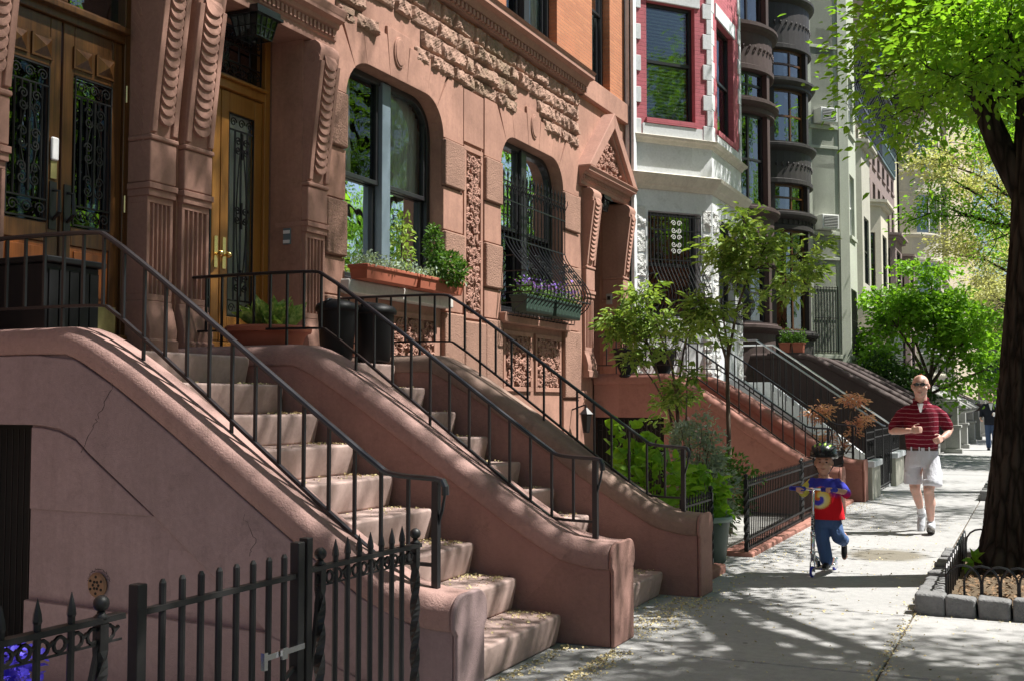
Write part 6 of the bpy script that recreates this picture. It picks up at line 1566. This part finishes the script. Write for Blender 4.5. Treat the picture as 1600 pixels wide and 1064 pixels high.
M['belt'] = flat('brown_leather', (.07, .03, .02), .5); M['lens'] = flat('dark_lens', (.012, .012, .014), .12, 0, .8); M['eye'] = flat('eye', (.06, .035, .02), .2); M['lip'] = flat('lip', (.36, .12, .10), .5)
M['blue_pl'] = flat('blue_rubber', (.015, .025, .35), .5); M['sole'] = flat('grey_sole', (.16, .15, .14), .8)
m, n, p = cloth('maroon_striped_knit', (.26, .014, .035), 7, .025); v = coords(n)
sp = N(n, 'SeparateXYZ'); n.links.new(v, sp.inputs[0]); 
ml = N(n, 'Math', operation='MULTIPLY'); n.links.new(sp.outputs[2], ml.inputs[0]); ml.inputs[1].default_value = 1 / .052
nz = N(n, 'Math', operation='MULTIPLY_ADD'); n.links.new(noise(n, v, 4, 2), nz.inputs[0]); nz.inputs[1].default_value = .9; n.links.new(ml.outputs[0], nz.inputs[2])
fr_ = N(n, 'Math', operation='FRACT'); n.links.new(nz.outputs[0], fr_.inputs[0])
cmp_ = N(n, 'Math', operation='GREATER_THAN'); n.links.new(fr_.outputs[0], cmp_.inputs[0]); cmp_.inputs[1].default_value = .92
n.links.new(mix(n, cmp_.outputs[0], (.15, .008, .022), (.48, .25, .28)), p.inputs['Base Color']); M['polo'] = m
# tie-dye: a spiral of colour on the chest, blue to the right shoulder, yellow left sleeve, red hem
m, n, p = cloth('tie_dye_cotton', (.5, .5, .5), 9, .02); v = coords(n); sp = N(n, 'SeparateXYZ'); n.links.new(v, sp.inputs[0])
def MA(op, a, b=None):
    x = N(n, 'Math', operation=op)
    for i, q in enumerate((a, b)):
        if q is None: continue
        if isinstance(q, (int, float)): x.inputs[i].default_value = q
        else: n.links.new(q, x.inputs[i])
    return x.outputs[0]
BX, BZ = -1.80, .70
dx = MA('SUBTRACT', sp.outputs[0], BX); dz = MA('SUBTRACT', sp.outputs[2], BZ)
rr = MA('SQRT', MA('ADD', MA('MULTIPLY', dx, dx), MA('MULTIPLY', dz, dz))); an = MA('ARCTAN2', dz, dx)
ph = MA('FRACT', MA('ADD', MA('DIVIDE', an, 6.2832), MA('ADD', MA('MULTIPLY', rr, 6.5), MA('MULTIPLY', noise(n, v, 60, 3), .12))))
spir = ramp(n, ph, [(.0, (.06, .06, .42)), (.22, (.08, .07, .5)), (.32, (.80, .70, .35)), (.62, (.80, .60, .12)), (.74, (.75, .22, .04)), (.92, (.70, .16, .05)), (.98, (.06, .06, .42))])
back = mix(n, ramp(n, MA('ADD', MA('MULTIPLY', dz, 1.0), MA('ADD', MA('MULTIPLY', noise(n, v, 12, 3), .10), .5)), [(.54, 0.), (.62, 1.)]), (.60, .012, .02), (.045, .05, .36))
back = mix(n, ramp(n, MA('ADD', dx, MA('MULTIPLY', dz, .35)), [(.0, 0.)]) if False else MA('GREATER_THAN', MA('SUBTRACT', MA('MULTIPLY', dx, -1.0), MA('MULTIPLY', noise(n, v, 18, 3), .06)), .075), back, (.62, .56, .10))
n.links.new(mix(n, ramp(n, MA('ADD', rr, MA('MULTIPLY', noise(n, v, 70, 2), .03)), [(.105, 0.), (.125, 1.)]), spir, back), p.inputs['Base Color']); M['tiedye'] = m

def blob(name, mb, mat, parent, vox=.009, sm=6):
    o = mb.obj(name, mat, parent); md = o.modifiers.new('r', 'REMESH'); md.mode = 'VOXEL'; md.voxel_size = vox; md.use_smooth_shade = True
    s_ = o.modifiers.new('s', 'SMOOTH'); s_.iterations = sm; s_.factor = .5
    dg = bpy.context.evaluated_depsgraph_get(); dg.update(); ev = o.evaluated_get(dg); me = bpy.data.meshes.new_from_object(ev, preserve_all_data_layers=False, depsgraph=dg)
    old = o.data; o.modifiers.clear(); o.data = me; bpy.data.meshes.remove(old); me.name = name
    me.polygons.foreach_set('use_smooth', [True] * len(me.polygons)); return o
def cap(mb, pts, rs, n=10):
    """tapered limb with round ends"""
    mb.tube(pts, rs, n)
    for p, r in zip(pts, rs): mb.ball(tuple(p), r * .99, 8)
def torso(mb, rings, n=16, caps_=True):
    vs = []
    for (cx, cy, z, rx, ry) in rings:
        for j in range(n): a = 2 * math.pi * j / n; c, s_ = math.cos(a), math.sin(a); vs.append((cx + rx * (abs(c) ** .85) * (1 if c > 0 else -1), cy + ry * (abs(s_) ** .85) * (1 if s_ > 0 else -1), z))
    k = len(rings); fs = [(i * n + j, i * n + (j + 1) % n, (i + 1) * n + (j + 1) % n, (i + 1) * n + j) for i in range(k - 1) for j in range(n)]
    fs += [tuple(range(n))[::-1], tuple(range((k - 1) * n, k * n))]; mb.add(vs, fs)
def head(mb, c, h, s=1.0, nose=1.0, turn=0.0):
    """c = centre of the head, h = height; face towards -Y"""
    x, y, z = c; r = h / 2; T = lambda q: (x + q[0] * math.cos(turn) - q[1] * math.sin(turn), y + q[0] * math.sin(turn) + q[1] * math.cos(turn), z + q[2])
    mb.ball(T((0, .012, r * .28)), r * .74, 12, (.90, 1.12, .97)); mb.ball(T((0, -r * .18, -r * .25)), r * .62, 12, (.90, .92, 1.15))
    mb.ball(T((0, -r * .42, -r * .66)), r * .32, 8, (1.05, .85, .9)); mb.ball(T((0, -r * .70, -r * .10)), r * .115, 8, (.9, 1.1 * nose, 1.3)); mb.tube([T((0, -r * .60, r * .22)), T((0, -r * .80, -r * .14))], [r * .06, r * .11], 8)
    mb.ball(T((0, -r * .60, r * .30)), r * .3, 8, (1.5, .45, .32)); mb.ball(T((0, -r * .70, -r * .42)), r * .12, 8, (1.5, .6, .5)); mb.ball(T((0, -r * .69, -r * .52)), r * .11, 8, (1.3, .6, .5))
    for s_ in (-1, 1):
        mb.ball(T((s_ * r * .40, -r * .46, -r * .18)), r * .24, 8, (1, .8, .9)); mb.ball(T((s_ * r * .70, r * .10, .0)), r * .20, 8, (.35, .75, 1.15))
def hand(mb, w, d, up, size=.19, curl=1.2, side=1, spread=.1):
    """w wrist, d direction to the knuckles, up = back-of-hand normal; side = thumb side"""
    w = Vector(w); d = Vector(d).normalized(); up = Vector(up); up = (up - d * up.dot(d)).normalized(); sd = d.cross(up) * side
    pl = size * .52; pw = size * .23
    for i in range(4):
        o = sd * pw * (.75 - i * .5) * 1.0
        mb.tube([w + o * .45, w + d * pl * .5 + o * .85, w + d * pl + o], [size * .075, size * .085, size * .062], 7)
        mb.ball(tuple(w + d * pl + o), size * .062, 6)
        L = size * (.44, .48, .45, .36)[i] ; p = w + d * pl + o; dir_ = d.copy()
        for k, fr_ in enumerate((.42, .32, .26)):
            dir_ = (Matrix.Rotation(curl * (.8, .75, .5)[k], 3, up.cross(d)) @ dir_).normalized(); q = p + dir_ * L * fr_
            mb.tube([p, q], [size * (.050 - .004 * k), size * (.046 - .004 * k)], 7); mb.ball(tuple(q), size * (.046 - .004 * k), 6); p = q
    p = w + d * pl * .25 + sd * pw * .8; dir_ = (d * .7 + sd * .75 - up * .35).normalized()
    for k, fr_ in enumerate((.2, .17, .13)):
        q = p + dir_ * size * fr_; mb.tube([p, q], [size * (.062 - .006 * k), size * (.056 - .006 * k)], 7); mb.ball(tuple(q), size * (.056 - .006 * k), 6); p = q; dir_ = (dir_ + d * .4 * curl - sd * .25 * curl).normalized()
def shoe(t, a, toe, s=1.0, m='shoe', sole='sole', nm='shoe', ankle_r=.04, tilt=0):
    """a ankle point, toe direction vector (unit)"""
    a = Vector(a); d = Vector(toe).normalized(); dn = Vector((0, 0, -1)); dn = (dn - d * dn.dot(d)).normalized(); mb = MB()
    mb.tube([a - dn * .02 * s, a + dn * .035 * s], [.045 * s, .05 * s], 10); h = a + dn * .05 * s - d * .045 * s
    cap(mb, [h, h + d * .09 * s + dn * .005 * s, h + d * .17 * s + dn * .018 * s, h + d * .225 * s + dn * .022 * s], [.042 * s, .044 * s, .046 * s, .034 * s], 10)
    o = blob(nm, mb, m, t, .008 * s, 3)
    mb = MB(); h2 = h + dn * .034 * s; sd = d.cross(dn); out = []
    for (q, w_) in ((-.045, .02), (-.03, .036), (.05, .038), (.12, .043), (.19, .044), (.245, .032), (.268, .012)): out.append((q, w_))
    ring = [h2 + d * q * s + sd * w_ * s for q, w_ in out] + [h2 + d * q * s - sd * w_ * s for q, w_ in out[::-1]]; k = len(ring)
    mb.add([tuple(v_) for v_ in ring] + [tuple(v_ + dn * .024 * s) for v_ in ring], [tuple(range(k))[::-1], tuple(range(k, 2 * k))] + [(i, (i + 1) % k, (i + 1) % k + k, i + k) for i in range(k)])
    mb.obj('sole', sole, o, bevel=.004 * s)
    mb = MB()
    for q in (.03, .06, .09): c = h + d * q * s - dn * .042 * s; mb.tube([c - sd * .022 * s, c - dn * .006 * s, c + sd * .022 * s], .004 * s, 5)
    mb.obj('laces', 'wcloth', o)
    return o
# ---- the runner
mx, my = -1.255, 14.2
t = thing('person', 'bald man in sunglasses jogging in maroon striped polo shirt and pale grey shorts', 'person', None, (mx, my, 0)); man = t
X_ = lambda x, y, z: (mx + x, my + y, z)
mb = MB()
head(mb, X_(.0, -.06, 1.745), .285); cap(mb, [X_(.0, .0, 1.48), X_(.0, -.02, 1.58), X_(0, -.03, 1.66)], [.078, .072, .068])
torso(mb, [(mx, my, z, rx, ry) for z, rx, ry in ((.92, .16, .11), (1.1, .16, .11), (1.4, .17, .11), (1.5, .10, .07))])
# right arm (viewer's left): elbow bent, fist before the belly
cap(mb, [X_(-.17, .0, 1.40), X_(-.300, .03, 1.33), X_(-.345, .05, 1.215)], [.062, .056, .048]); cap(mb, [X_(-.345, .05, 1.215), X_(-.24, -.11, 1.215), X_(-.10, -.25, 1.225)], [.048, .045, .031])
hand(mb, X_(-.10, -.25, 1.225), (1, -.35, .12), (-.2, -1, .05), .185, 1.15, -1)
# left arm bent back, fist beside the waist
cap(mb, [X_(.17, .0, 1.40), X_(.265, .09, 1.34), X_(.30, .18, 1.24)], [.05, .054, .046]); cap(mb, [X_(.30, .18, 1.24), X_(.28, .04, 1.18), X_(.235, -.09, 1.14)], [.046, .042, .031])
hand(mb, X_(.235, -.09, 1.14), (-.35, -1, -.25), (.9, -.2, .3), .185, 1.15, 1)
# legs: the left reaches forward, the right trails
cap(mb, [X_(.085, .0, .93), X_(.09, -.06, .72), X_(.075, -.13, .52)], [.10, .088, .062]); cap(mb, [X_(.075, -.13, .52), X_(.085, -.10, .36), X_(.085, -.03, .14)], [.062, .060, .036])
mb.ball(X_(.075, -.165, .53), .045, 8); mb.ball(X_(.09, -.03, .37), .055, 8, (1, 1, 1.6))
cap(mb, [X_(-.085, .0, .93), X_(-.09, .02, .72), X_(-.095, .04, .53)], [.10, .088, .062]); cap(mb, [X_(-.095, .04, .53), X_(-.075, .14, .42), X_(-.05, .24, .25)], [.062, .058, .036]); mb.ball(X_(-.095, .0, .54), .045, 8)
blob('body', mb, 'skin', t, .0085, 4)
mb = MB()
torso(mb, [(mx + o, my + oy, z, rx, ry) for z, rx, ry, o, oy in ((.985, .175, .135, .0, 0), (1.05, .185, .142, 0, 0), (1.18, .195, .155, 0, -.01), (1.32, .205, .150, 0, 0), (1.44, .20, .125, 0, 0), (1.51, .15, .10, 0, 0), (1.555, .095, .085, 0, 0), (1.585, .082, .076, 0, -.01))])
cap(mb, [X_(-.15, .0, 1.46), X_(-.225, .01, 1.40), X_(-.31, .035, 1.26)], [.070, .080, .080]); cap(mb, [X_(.15, .0, 1.46), X_(.225, .04, 1.39), X_(.275, .12, 1.28)], [.066, .072, .074])
blob('polo_shirt', mb, 'polo', t, .011, 5)
mb = MB()
mb.prism([(-.075, -.07), (-.075, -.115), (-.02, -.135), (-.01, -.09)], 0, .0, 0) if False else None
for s_ in (-1, 1): mb.add([X_(s_ * .012, -.115, 1.50), X_(s_ * .085, -.065, 1.60), X_(s_ * .095, -.02, 1.575), X_(s_ * .075, -.115, 1.505), X_(s_ * .018, -.128, 1.475)], [(0, 1, 2, 3, 4)])
mb.tube([X_(.085, -.02, 1.59), X_(.06, .05, 1.61), X_(-.06, .05, 1.61), X_(-.085, -.02, 1.59)], .014, 6); cl = mb.obj('collar', 'polo', t); cl.modifiers.new('s', 'SOLIDIFY').thickness = .008
mb = MB(); mb.add([X_(-.035, -.112, 1.545), X_(.035, -.112, 1.545), X_(.012, -.150, 1.44), X_(-.004, -.150, 1.44)], [(0, 1, 2, 3)]); mb.obj('undershirt', 'wcloth', t)
mb = MB()
torso(mb, [(mx, my, z, rx, ry) for z, rx, ry in ((.80, .185, .135), (.92, .185, .14), (1.0, .17, .13))])
mb.tube([X_(.09, .0, .9), X_(.115, -.07, .74), X_(.12, -.15, .595), X_(.12, -.155, .575)], [.105, .104, .112, .113], 16); mb.tube([X_(-.09, .0, .9), X_(-.11, .015, .74), X_(-.115, .05, .60), X_(-.115, .05, .58)], [.105, .102, .106, .108], 16); mb.ball(X_(.195, -.04, .70), .055, 8, (.6, 1.2, 1.4))
for (ax, ay, az, rr_, ph_) in ((.06, -.12, .80, .012, .4), (.15, -.15, .72, .012, -.5), (-.06, -.09, .80, .012, -.4), (-.15, -.07, .70, .012, .5), (.05, -.22, .64, .011, .2), (-.09, -.06, .64, .010, -.2)): mb.tube([X_(ax - .05, ay + .012, az + .06 * ph_), X_(ax, ay, az), X_(ax + .05, ay + .012, az - .06 * ph_)], [.004, rr_, .004], 6)
blob('shorts', mb, 'shorts', t, .011, 4)
mb = MB(); torso(mb, [(mx, my, z, .177, .137) for z in (.985, 1.018)]); mb.obj('belt', 'belt', t); 
mb = MB()
for x_ in (-.11, -.02, .09): mb.box(mx + x_ - .008, mx + x_ + .008, my - .143, my - .12, .975, 1.03)
mb.box(mx - .0, mx + .04, my - .15, my - .13, .983, 1.022); mb.obj('belt_loops', 'shorts', t)
mb = MB()
for s_ in (-1, 1): mb.ball(X_(s_ * .035, -.172, 1.77), .029, 8, (1.1, .35, .72)); mb.tube([X_(s_ * .064, -.16, 1.775), X_(s_ * .098, -.04, 1.77)], .005, 5)
mb.tube([X_(-.01, -.177, 1.777), X_(.01, -.177, 1.777)], .005, 5); mb.obj('sunglasses', 'lens', t, smooth=True)
mb = MB(); mb.tube([X_(-.027, -.158, 1.676), X_(0, -.168, 1.672), X_(.027, -.158, 1.676)], [.003, .006, .003], 6); mb.obj('mouth', 'lip', t, smooth=True)
shoe(t, X_(.085, -.03, .125), (.05, -1, .30), 1.08, nm='shoe'); shoe(t, X_(-.05, .25, .22), (-.05, -.55, -.85), 1.08, nm='shoe')
mb = MB(); mb.tube([X_(.085, -.03, .20), X_(.085, -.03, .12)], .043, 10); mb.obj('sock', 'wcloth', t); mb = MB(); mb.tube([X_(-.058, .21, .31), X_(-.05, .25, .22)], .043, 10); mb.obj('sock', 'wcloth', t)
# ---- the boy on the scooter
bx, by = -1.765, 10.43
t = thing('person', 'small boy in tie-dye shirt, jeans and green-flashed helmet riding a kick scooter', 'person', None, (bx, by, 0)); boy = t
B_ = lambda x, y, z: (bx + x, by + y, z)
mb = MB(); head(mb, B_(.0, -.02, 1.005), .225, nose=.8, turn=.12); cap(mb, [B_(.0, .02, .85), B_(0, .005, .95)], [.042, .038])
torso(mb, [(bx, by + .03, z, rx, ry) for z, rx, ry in ((.50, .10, .075), (.62, .10, .075), (.80, .115, .07), (.875, .06, .05))])
cap(mb, [B_(-.125, .03, .83), B_(-.20, .01, .745), B_(-.205, -.12, .76)], [.036, .032, .024]); hand(mb, B_(-.195, -.13, .775), (-.05, -1, .25), (.0, .3, 1), .115, 1.25, -1)
cap(mb, [B_(.125, .03, .83), B_(.20, .0, .745), B_(.10, -.12, .775)], [.036, .032, .024]); hand(mb, B_(.085, -.135, .785), (-.35, -1, .2), (.0, .3, 1), .115, 1.25, 1)
cap(mb, [B_(.02, .05, .18), B_(.02, .05, .11)], [.028, .03]); cap(mb, [B_(.13, .20, .34), B_(.14, .26, .28)], [.03, .03])
blob('body', mb, 'skin_boy', t, .0065, 3)
mb = MB(); torso(mb, [(bx + ox, by + .03, z, rx, ry) for z, rx, ry, ox in ((.50, .150, .11, .025), (.56, .146, .11, .02), (.68, .132, .10, .01), (.80, .125, .09, 0), (.845, .10, .07, 0), (.875, .056, .05, 0))])
cap(mb, [B_(-.11, .03, .825), B_(-.155, .02, .785), B_(-.19, .0, .738)], [.048, .047, .046]); cap(mb, [B_(.11, .03, .825), B_(.155, .02, .785), B_(.19, .0, .738)], [.048, .047, .046])
blob('tie_dye_shirt', mb, 'tiedye', t, .008, 4)
mb = MB(); torso(mb, [(bx + .01, by + .04, z, rx, ry) for z, rx, ry in ((.42, .115, .09), (.54, .115, .09))])
cap(mb, [B_(-.04, .04, .48), B_(-.03, .02, .32), B_(.0, .04, .13)], [.072, .065, .060]); cap(mb, [B_(.07, .04, .48), B_(.115, .0, .345), B_(.13, .03, .335)], [.072, .062, .06]); cap(mb, [B_(.115, .0, .345), B_(.13, .17, .30)], [.062, .056])
blob('jeans', mb, 'denim', t, .009, 3)
shoe(t, B_(.005, .04, .125), (-.05, -1, -.02), .62, 'black', 'sole'); shoe(t, B_(.135, .19, .27), (.05, -.35, -.9), .62, 'black', 'terra')
mb = MB()
for s_ in (-1, 1): mb.ball((bx + s_ * .030 + .010, by - .110, 1.020), .0090, 6, (1.2, .5, .8))
mb.obj('eyes', 'eye', t, smooth=True)
mb = MB(); mb.tube([B_(-.010, -.107, .962), B_(.010, -.112, .958), B_(.030, -.106, .962)], [.002, .0045, .002], 6); mb.obj('mouth', 'lip', t, smooth=True)
mb = MB()
for s_ in (-1, 1): mb.tube([(bx + s_ * .018 + .01, by - .113, 1.044), (bx + s_ * .042 + .01, by - .103, 1.045)], .0035, 5)
mb.obj('eyebrows', 'eye', t)
# helmet shells
mb = MB(); n_ = 18; vs = []
prof = [(0, 1), (.35, .97), (.65, .86), (.88, .62), (1.0, .30), (1.03, .10), (.97, .02)]
for r_, h_ in prof:
    for j in range(n_): a = 2 * math.pi * j / n_; vs.append((bx + .122 * r_ * math.cos(a), by + .0 + .150 * r_ * math.sin(a), 1.052 + .140 * h_ + .018 * math.sin(a) * -1 * (r_ > .8)))
mb.add(vs, [(i * n_ + j, i * n_ + (j + 1) % n_, (i + 1) * n_ + (j + 1) % n_, (i + 1) * n_ + j) for i in range(len(prof) - 1) for j in range(n_)] + [tuple(range(6 * n_, 7 * n_))]); hm = mb.obj('helmet', flat('helmet_shell', (.015, .02, .018), .25, 0, .6), t, smooth=True)
for k, (mt, nm) in enumerate((('black', 'helmet_rib'), (None, 'helmet_flash'))):
    mb = MB()
    for q in ((-.9, -.45, 0, .45, .9) if k == 0 else (-.68, -.22, .22, .68)):
        pts = []
        for i in range(11):
            b = -1.25 + 2.3 * i / 10; sx = math.sin(q) * .118 * math.cos(b * .9); pts.append((bx + sx, by + math.sin(b) * .150, 1.058 + .140 * max(0.05, math.cos(b * .95) * math.cos(q * .80)) - .012))
        mb.tube(pts, .017, 8) if k == 0 else mb.tube([(p_[0], p_[1], p_[2] + .014) for p_ in pts[2:5]], [.004, .012, .004], 6)
    if mt is None: M['flash'] = flat('lime_helmet_flash', (.35, .62, .06), .35); mt = 'flash'
    mb.obj(nm, mt, hm, smooth=True)
mb = MB(); mb.tube([B_(-.10, -.10, 1.080), B_(-.05, -.15, 1.074), B_(.05, -.15, 1.074), B_(.10, -.10, 1.080)], .010, 6); mb.obj('helmet_peak', 'black', hm)
mb = MB()
for s_ in (-1, 1): mb.tube([B_(s_ * .100, .02, 1.09), B_(s_ * .088, -.005, .99), B_(s_ * .04, -.045, .915), B_(0, -.05, .908)], .005, 5)
mb.obj('chin_strap', 'black', hm)
sc_ = thing('kick_scooter', 'silver kick scooter with blue foam grips and blue wheels under the boy', 'scooter', None, (bx - .06, by - .1, 0))
q0 = Vector(B_(-.085, -.19, .05)); q1 = Vector(B_(-.075, -.145, .78)); sd = Vector((1, -.10, 0)).normalized()
mb = MB(); mb.tube([q0.lerp(q1, .13), q0.lerp(q1, .45)], .019, 10); mb.tube([q0.lerp(q1, .45), q1], .0145, 10); mb.tube([q0.lerp(q1, .43), q0.lerp(q1, .48)], .023, 10); mb.tube([q0.lerp(q1, .20), q0.lerp(q1, .24)], .025, 10); st_ = mb.obj('steering_tube', 'chrome', sc_, smooth=True)
mb = MB(); mb.tube([q1 - sd * .13, q1 + sd * .13], .0125, 10); mb.obj('handlebar', 'chrome', sc_, smooth=True)
for s_ in (-1, 1): mb = MB(); mb.tube([q1 + sd * s_ * .075, q1 + sd * s_ * .20], .021, 12); mb.ball(tuple(q1 + sd * s_ * .20), .022, 8); mb.obj('grip', 'blue_pl', sc_, smooth=True)
fw = Vector((.22, 1, 0)).normalized()
def wheel(c, r, nm):
    c = Vector(c); s2 = fw.cross(Vector((0, 0, 1))); mb = MB(); mb.tube([c + (fw * math.cos(a) + Vector((0, 0, 1)) * math.sin(a)) * (r - .011) for a in [2 * math.pi * i / 18 for i in range(18)]], .012, 8, closed=True); w_ = mb.obj(nm, 'blue_pl', sc_, smooth=True)
    mb = MB(); mb.tube([c - s2 * .012, c + s2 * .012], r - .014, 14); mb.obj('rim', 'chrome', w_)
wheel(q0 + Vector((0, -.01, 0)), .05, 'wheel'); wheel(q0 + fw * .52, .05, 'wheel')
mb = MB()
for s_ in (-1, 1): s2 = fw.cross(Vector((0, 0, 1))) * s_ * .02; mb.tube([q0 + s2 + Vector((0, -.01, 0)), q0.lerp(q1, .1) + s2, q0.lerp(q1, .16)], .007, 6)
mb.tube([q0.lerp(q1, .18), q0 + fw * .10 + Vector((0, 0, .10)), q0 + fw * .14 + Vector((0, 0, .035))], [.02, .026, .02], 8); mb.obj('fork', 'chrome', sc_, smooth=True)
mb = MB(); s2 = fw.cross(Vector((0, 0, 1))); a = q0 + fw * .12; b = q0 + fw * .47
mb.add([tuple(a - s2 * .045 + Vector((0, 0, .0))), tuple(a + s2 * .045), tuple(b + s2 * .05), tuple(b - s2 * .05)] + [tuple(v_ + Vector((0, 0, .022))) for v_ in (a - s2 * .045, a + s2 * .045, b + s2 * .05, b - s2 * .05)], [(0, 1, 2, 3)[::-1], (4, 5, 6, 7), (0, 1, 5, 4), (1, 2, 6, 5), (2, 3, 7, 6), (3, 0, 4, 7)]); mb.tube([b, b + fw * .05 + Vector((0, 0, .055)), b + fw * .1 + Vector((0, 0, .05))], .02, 6); mb.obj('deck', 'chrome', sc_, bevel=.004)
mb = MB(); mb.tube([q0.lerp(q1, .50), q0.lerp(q1, .69)], .0165, 12); lbp = mb.obj('label_sleeve', 'black', st_, smooth=True)
tc = bpy.data.curves.new('w', 'FONT'); tc.body = 'RAZOR'; tc.size = .040; tc.extrude = .001; tc.align_x = 'CENTER'; tc.align_y = 'CENTER'; tc.space_character = 1.05
to = bpy.data.objects.new('lettering', tc); COL.objects.link(to); bpy.context.view_layer.update()
me = bpy.data.meshes.new_from_object(to.evaluated_get(bpy.context.evaluated_depsgraph_get())); bpy.data.objects.remove(to)
me.transform(Matrix.Translation(q0.lerp(q1, .595) + Vector((0, -.0180, 0))) @ Matrix.Rotation(R(90), 4, 'X') @ Matrix.Rotation(R(90), 4, 'Z'))
lt_ = bpy.data.objects.new('lettering', me); COL.objects.link(lt_); me.materials.clear(); me.materials.append(M['white_pl']); setpar(lt_, st_)
# ---- the distant walker
dxm, dym = -1.36, 39.5
t = thing('person', 'distant bald man in dark jacket and jeans walking beside the elm trunk with a cup', 'person', None, (dxm, dym, 0))
D = lambda x, y, z: (dxm + x, dym + y, z)
mb = MB(); head(mb, D(0, -.03, 1.74), .25, turn=-.5); cap(mb, [D(0, 0, 1.5), D(0, -.01, 1.62)], [.07, .06]); torso(mb, [(dxm, dym, z, .15, .1) for z in (.9, 1.4)])
cap(mb, [D(-.30, .0, 1.1), D(-.31, -.10, 1.02)], [.04, .034]); hand(mb, D(-.31, -.10, 1.02), (.1, -.8, -.5), (-1, 0, .2), .18, 1., 1)
cap(mb, [D(.28, -.10, 1.14), D(.16, -.27, 1.16)], [.04, .034]); hand(mb, D(.16, -.27, 1.16), (-1, -.4, .1), (.2, -1, .1), .18, 1.2, 1); blob('body', mb, 'skin', t, .012, 3)
mb = MB(); torso(mb, [(dxm, dym, z, rx, ry) for z, rx, ry in ((.82, .21, .15), (1.0, .21, .16), (1.3, .225, .15), (1.45, .21, .12), (1.54, .09, .08))])
cap(mb, [D(-.20, 0, 1.44), D(-.28, .03, 1.25), D(-.30, -.02, 1.09)], [.085, .075, .06]); blob('jacket', mb, 'jacket', t, .016, 4)
m, n, p = cloth('blue_plaid', (.08, .12, .30), 8, .02); bw = N(n, 'TexBrick'); bw.inputs['Scale'].default_value = 18; bw.inputs['Color1'].default_value = (.05, .08, .25, 1); bw.inputs['Color2'].default_value = (.10, .16, .38, 1); bw.inputs['Mortar'].default_value = (.5, .52, .6, 1); bw.inputs['Mortar Size'].default_value = .04
tcx = N(n, 'TexCoord'); sx = N(n, 'SeparateXYZ'); cx = N(n, 'CombineXYZ'); n.links.new(tcx.outputs['Object'], sx.inputs[0]); n.links.new(sx.outputs[0], cx.inputs[0]); n.links.new(sx.outputs[2], cx.inputs[1]); n.links.new(cx.outputs[0], bw.inputs[0]); n.links.new(bw.outputs[0], p.inputs['Base Color']); M['plaid'] = m
mb = MB(); cap(mb, [D(.17, -.03, 1.45), D(.27, -.03, 1.28), D(.28, -.10, 1.14), D(.2, -.22, 1.15)], [.095, .08, .065, .055]); blob('plaid_sleeve', mb, 'plaid', t, .014, 3)
mb = MB(); mb.add([D(-.06, -.14, 1.52), D(.07, -.14, 1.52), D(.03, -.162, 1.3), D(.0, -.162, 1.3)], [(0, 1, 2, 3)]); mb.obj('undershirt', 'wcloth', t)
mb = MB(); cap(mb, [D(-.09, 0, .88), D(-.10, .0, .5), D(-.09, .05, .12)], [.115, .09, .075]); cap(mb, [D(.09, 0, .88), D(.10, -.1, .5), D(.10, -.12, .12)], [.115, .09, .075]); blob('jeans', mb, 'denim2', t, .015, 4)
shoe(t, D(-.09, .05, .10), (0, -1, 0), 1.1, 'black', 'black'); shoe(t, D(.10, -.12, .10), (0, -1, 0), 1.1, 'black', 'black')
mb = MB()
for s_ in (-1, 1): mb.ball(D(s_ * .03 - .04, -.13, 1.76), .026, 6, (1, .5, .7))
mb.obj('sunglasses', 'lens', t)
t = thing('paper_cup', 'white cup held by the distant man', 'cup', None, D(.1, -.32, 1.12)); mb = MB(); mb.lathe([(.028, 0), (.038, .11), (.04, .115), (.03, .125)], D(.10, -.33, 1.10), 12); mb.obj('cup_body', 'white_pl', t, smooth=True)

# ------------------------------------------------------------------ the row across the road
op = None
for i in range(6):
    y0 = -6 + i * 6.5; lbs = ['plain brick house across the road, behind the photographer', 'plain brick house across the road opposite the dark oak doors', 'plain brick house across the road opposite the grilled window', 'plain brick house across the road opposite the crimson brick bay', 'plain brick house across the road opposite the black painted house', 'plain brick house across the road opposite the sage house']
    if op is None:
        op = thing('row_house', lbs[0], 'house', 'row houses across the road', (15.2, y0, 0)); FO = (15.2, y0 + 6.5, 0, -1)
        FO = (15.2, y0 + 6.5, 0.0, -1.0)
        wall(op, 'facade_wall', 'brick', .02, 6.48, 0, 11.5, [(u, u + 1.1, z, z + 1.9, 0) for u in (.6, 2.7, 4.8) for z in (1.8, 5.0, 8.3)], FO)
        for u in (.6, 2.7, 4.8):
            for z in (1.8, 5.0, 8.3): pane_window(op, u, u + 1.1, z, z + 1.9, FO, sill='brown')
        mb = MB(FO); mb.box(0.02, 6.48, -.36, .35, 11.5, 12.0); mb.obj('cornice', 'cornice', op)
        mb = MB(FO); mb.box(0.02, 6.48, -8, -.7, 0, 11.4); mb.obj('house_core', 'brick', op)
    else:
        c = copy_tree(op); c.location = (15.2, y0, 0); c['label'] = lbs[i]

# ------------------------------------------------------------------ small street clutter
t = thing('cable', 'thin black cable running down the brownstone wall beside the crimson brick bay', 'cable', None, (-6.0, 17.4, 0))
mb = MB(); mb.tube([(-6.03, 17.42, 0), (-6.03, 17.42, 3.0), (-6.02, 17.40, 5.0), (-6.02, 17.43, 9.0)], .012, 6); mb.obj('cable_run', 'black', t)
t = thing('drainpipe', 'brown drainpipe between the crimson brick bay and the chocolate house', 'pipe', None, (-5.9, 22.55, 0))
mb = MB(); mb.tube([(-5.85, 22.5, 0), (-5.85, 22.5, 15)], .05, 8); mb.obj('pipe', 'chocolate', t, smooth=True)
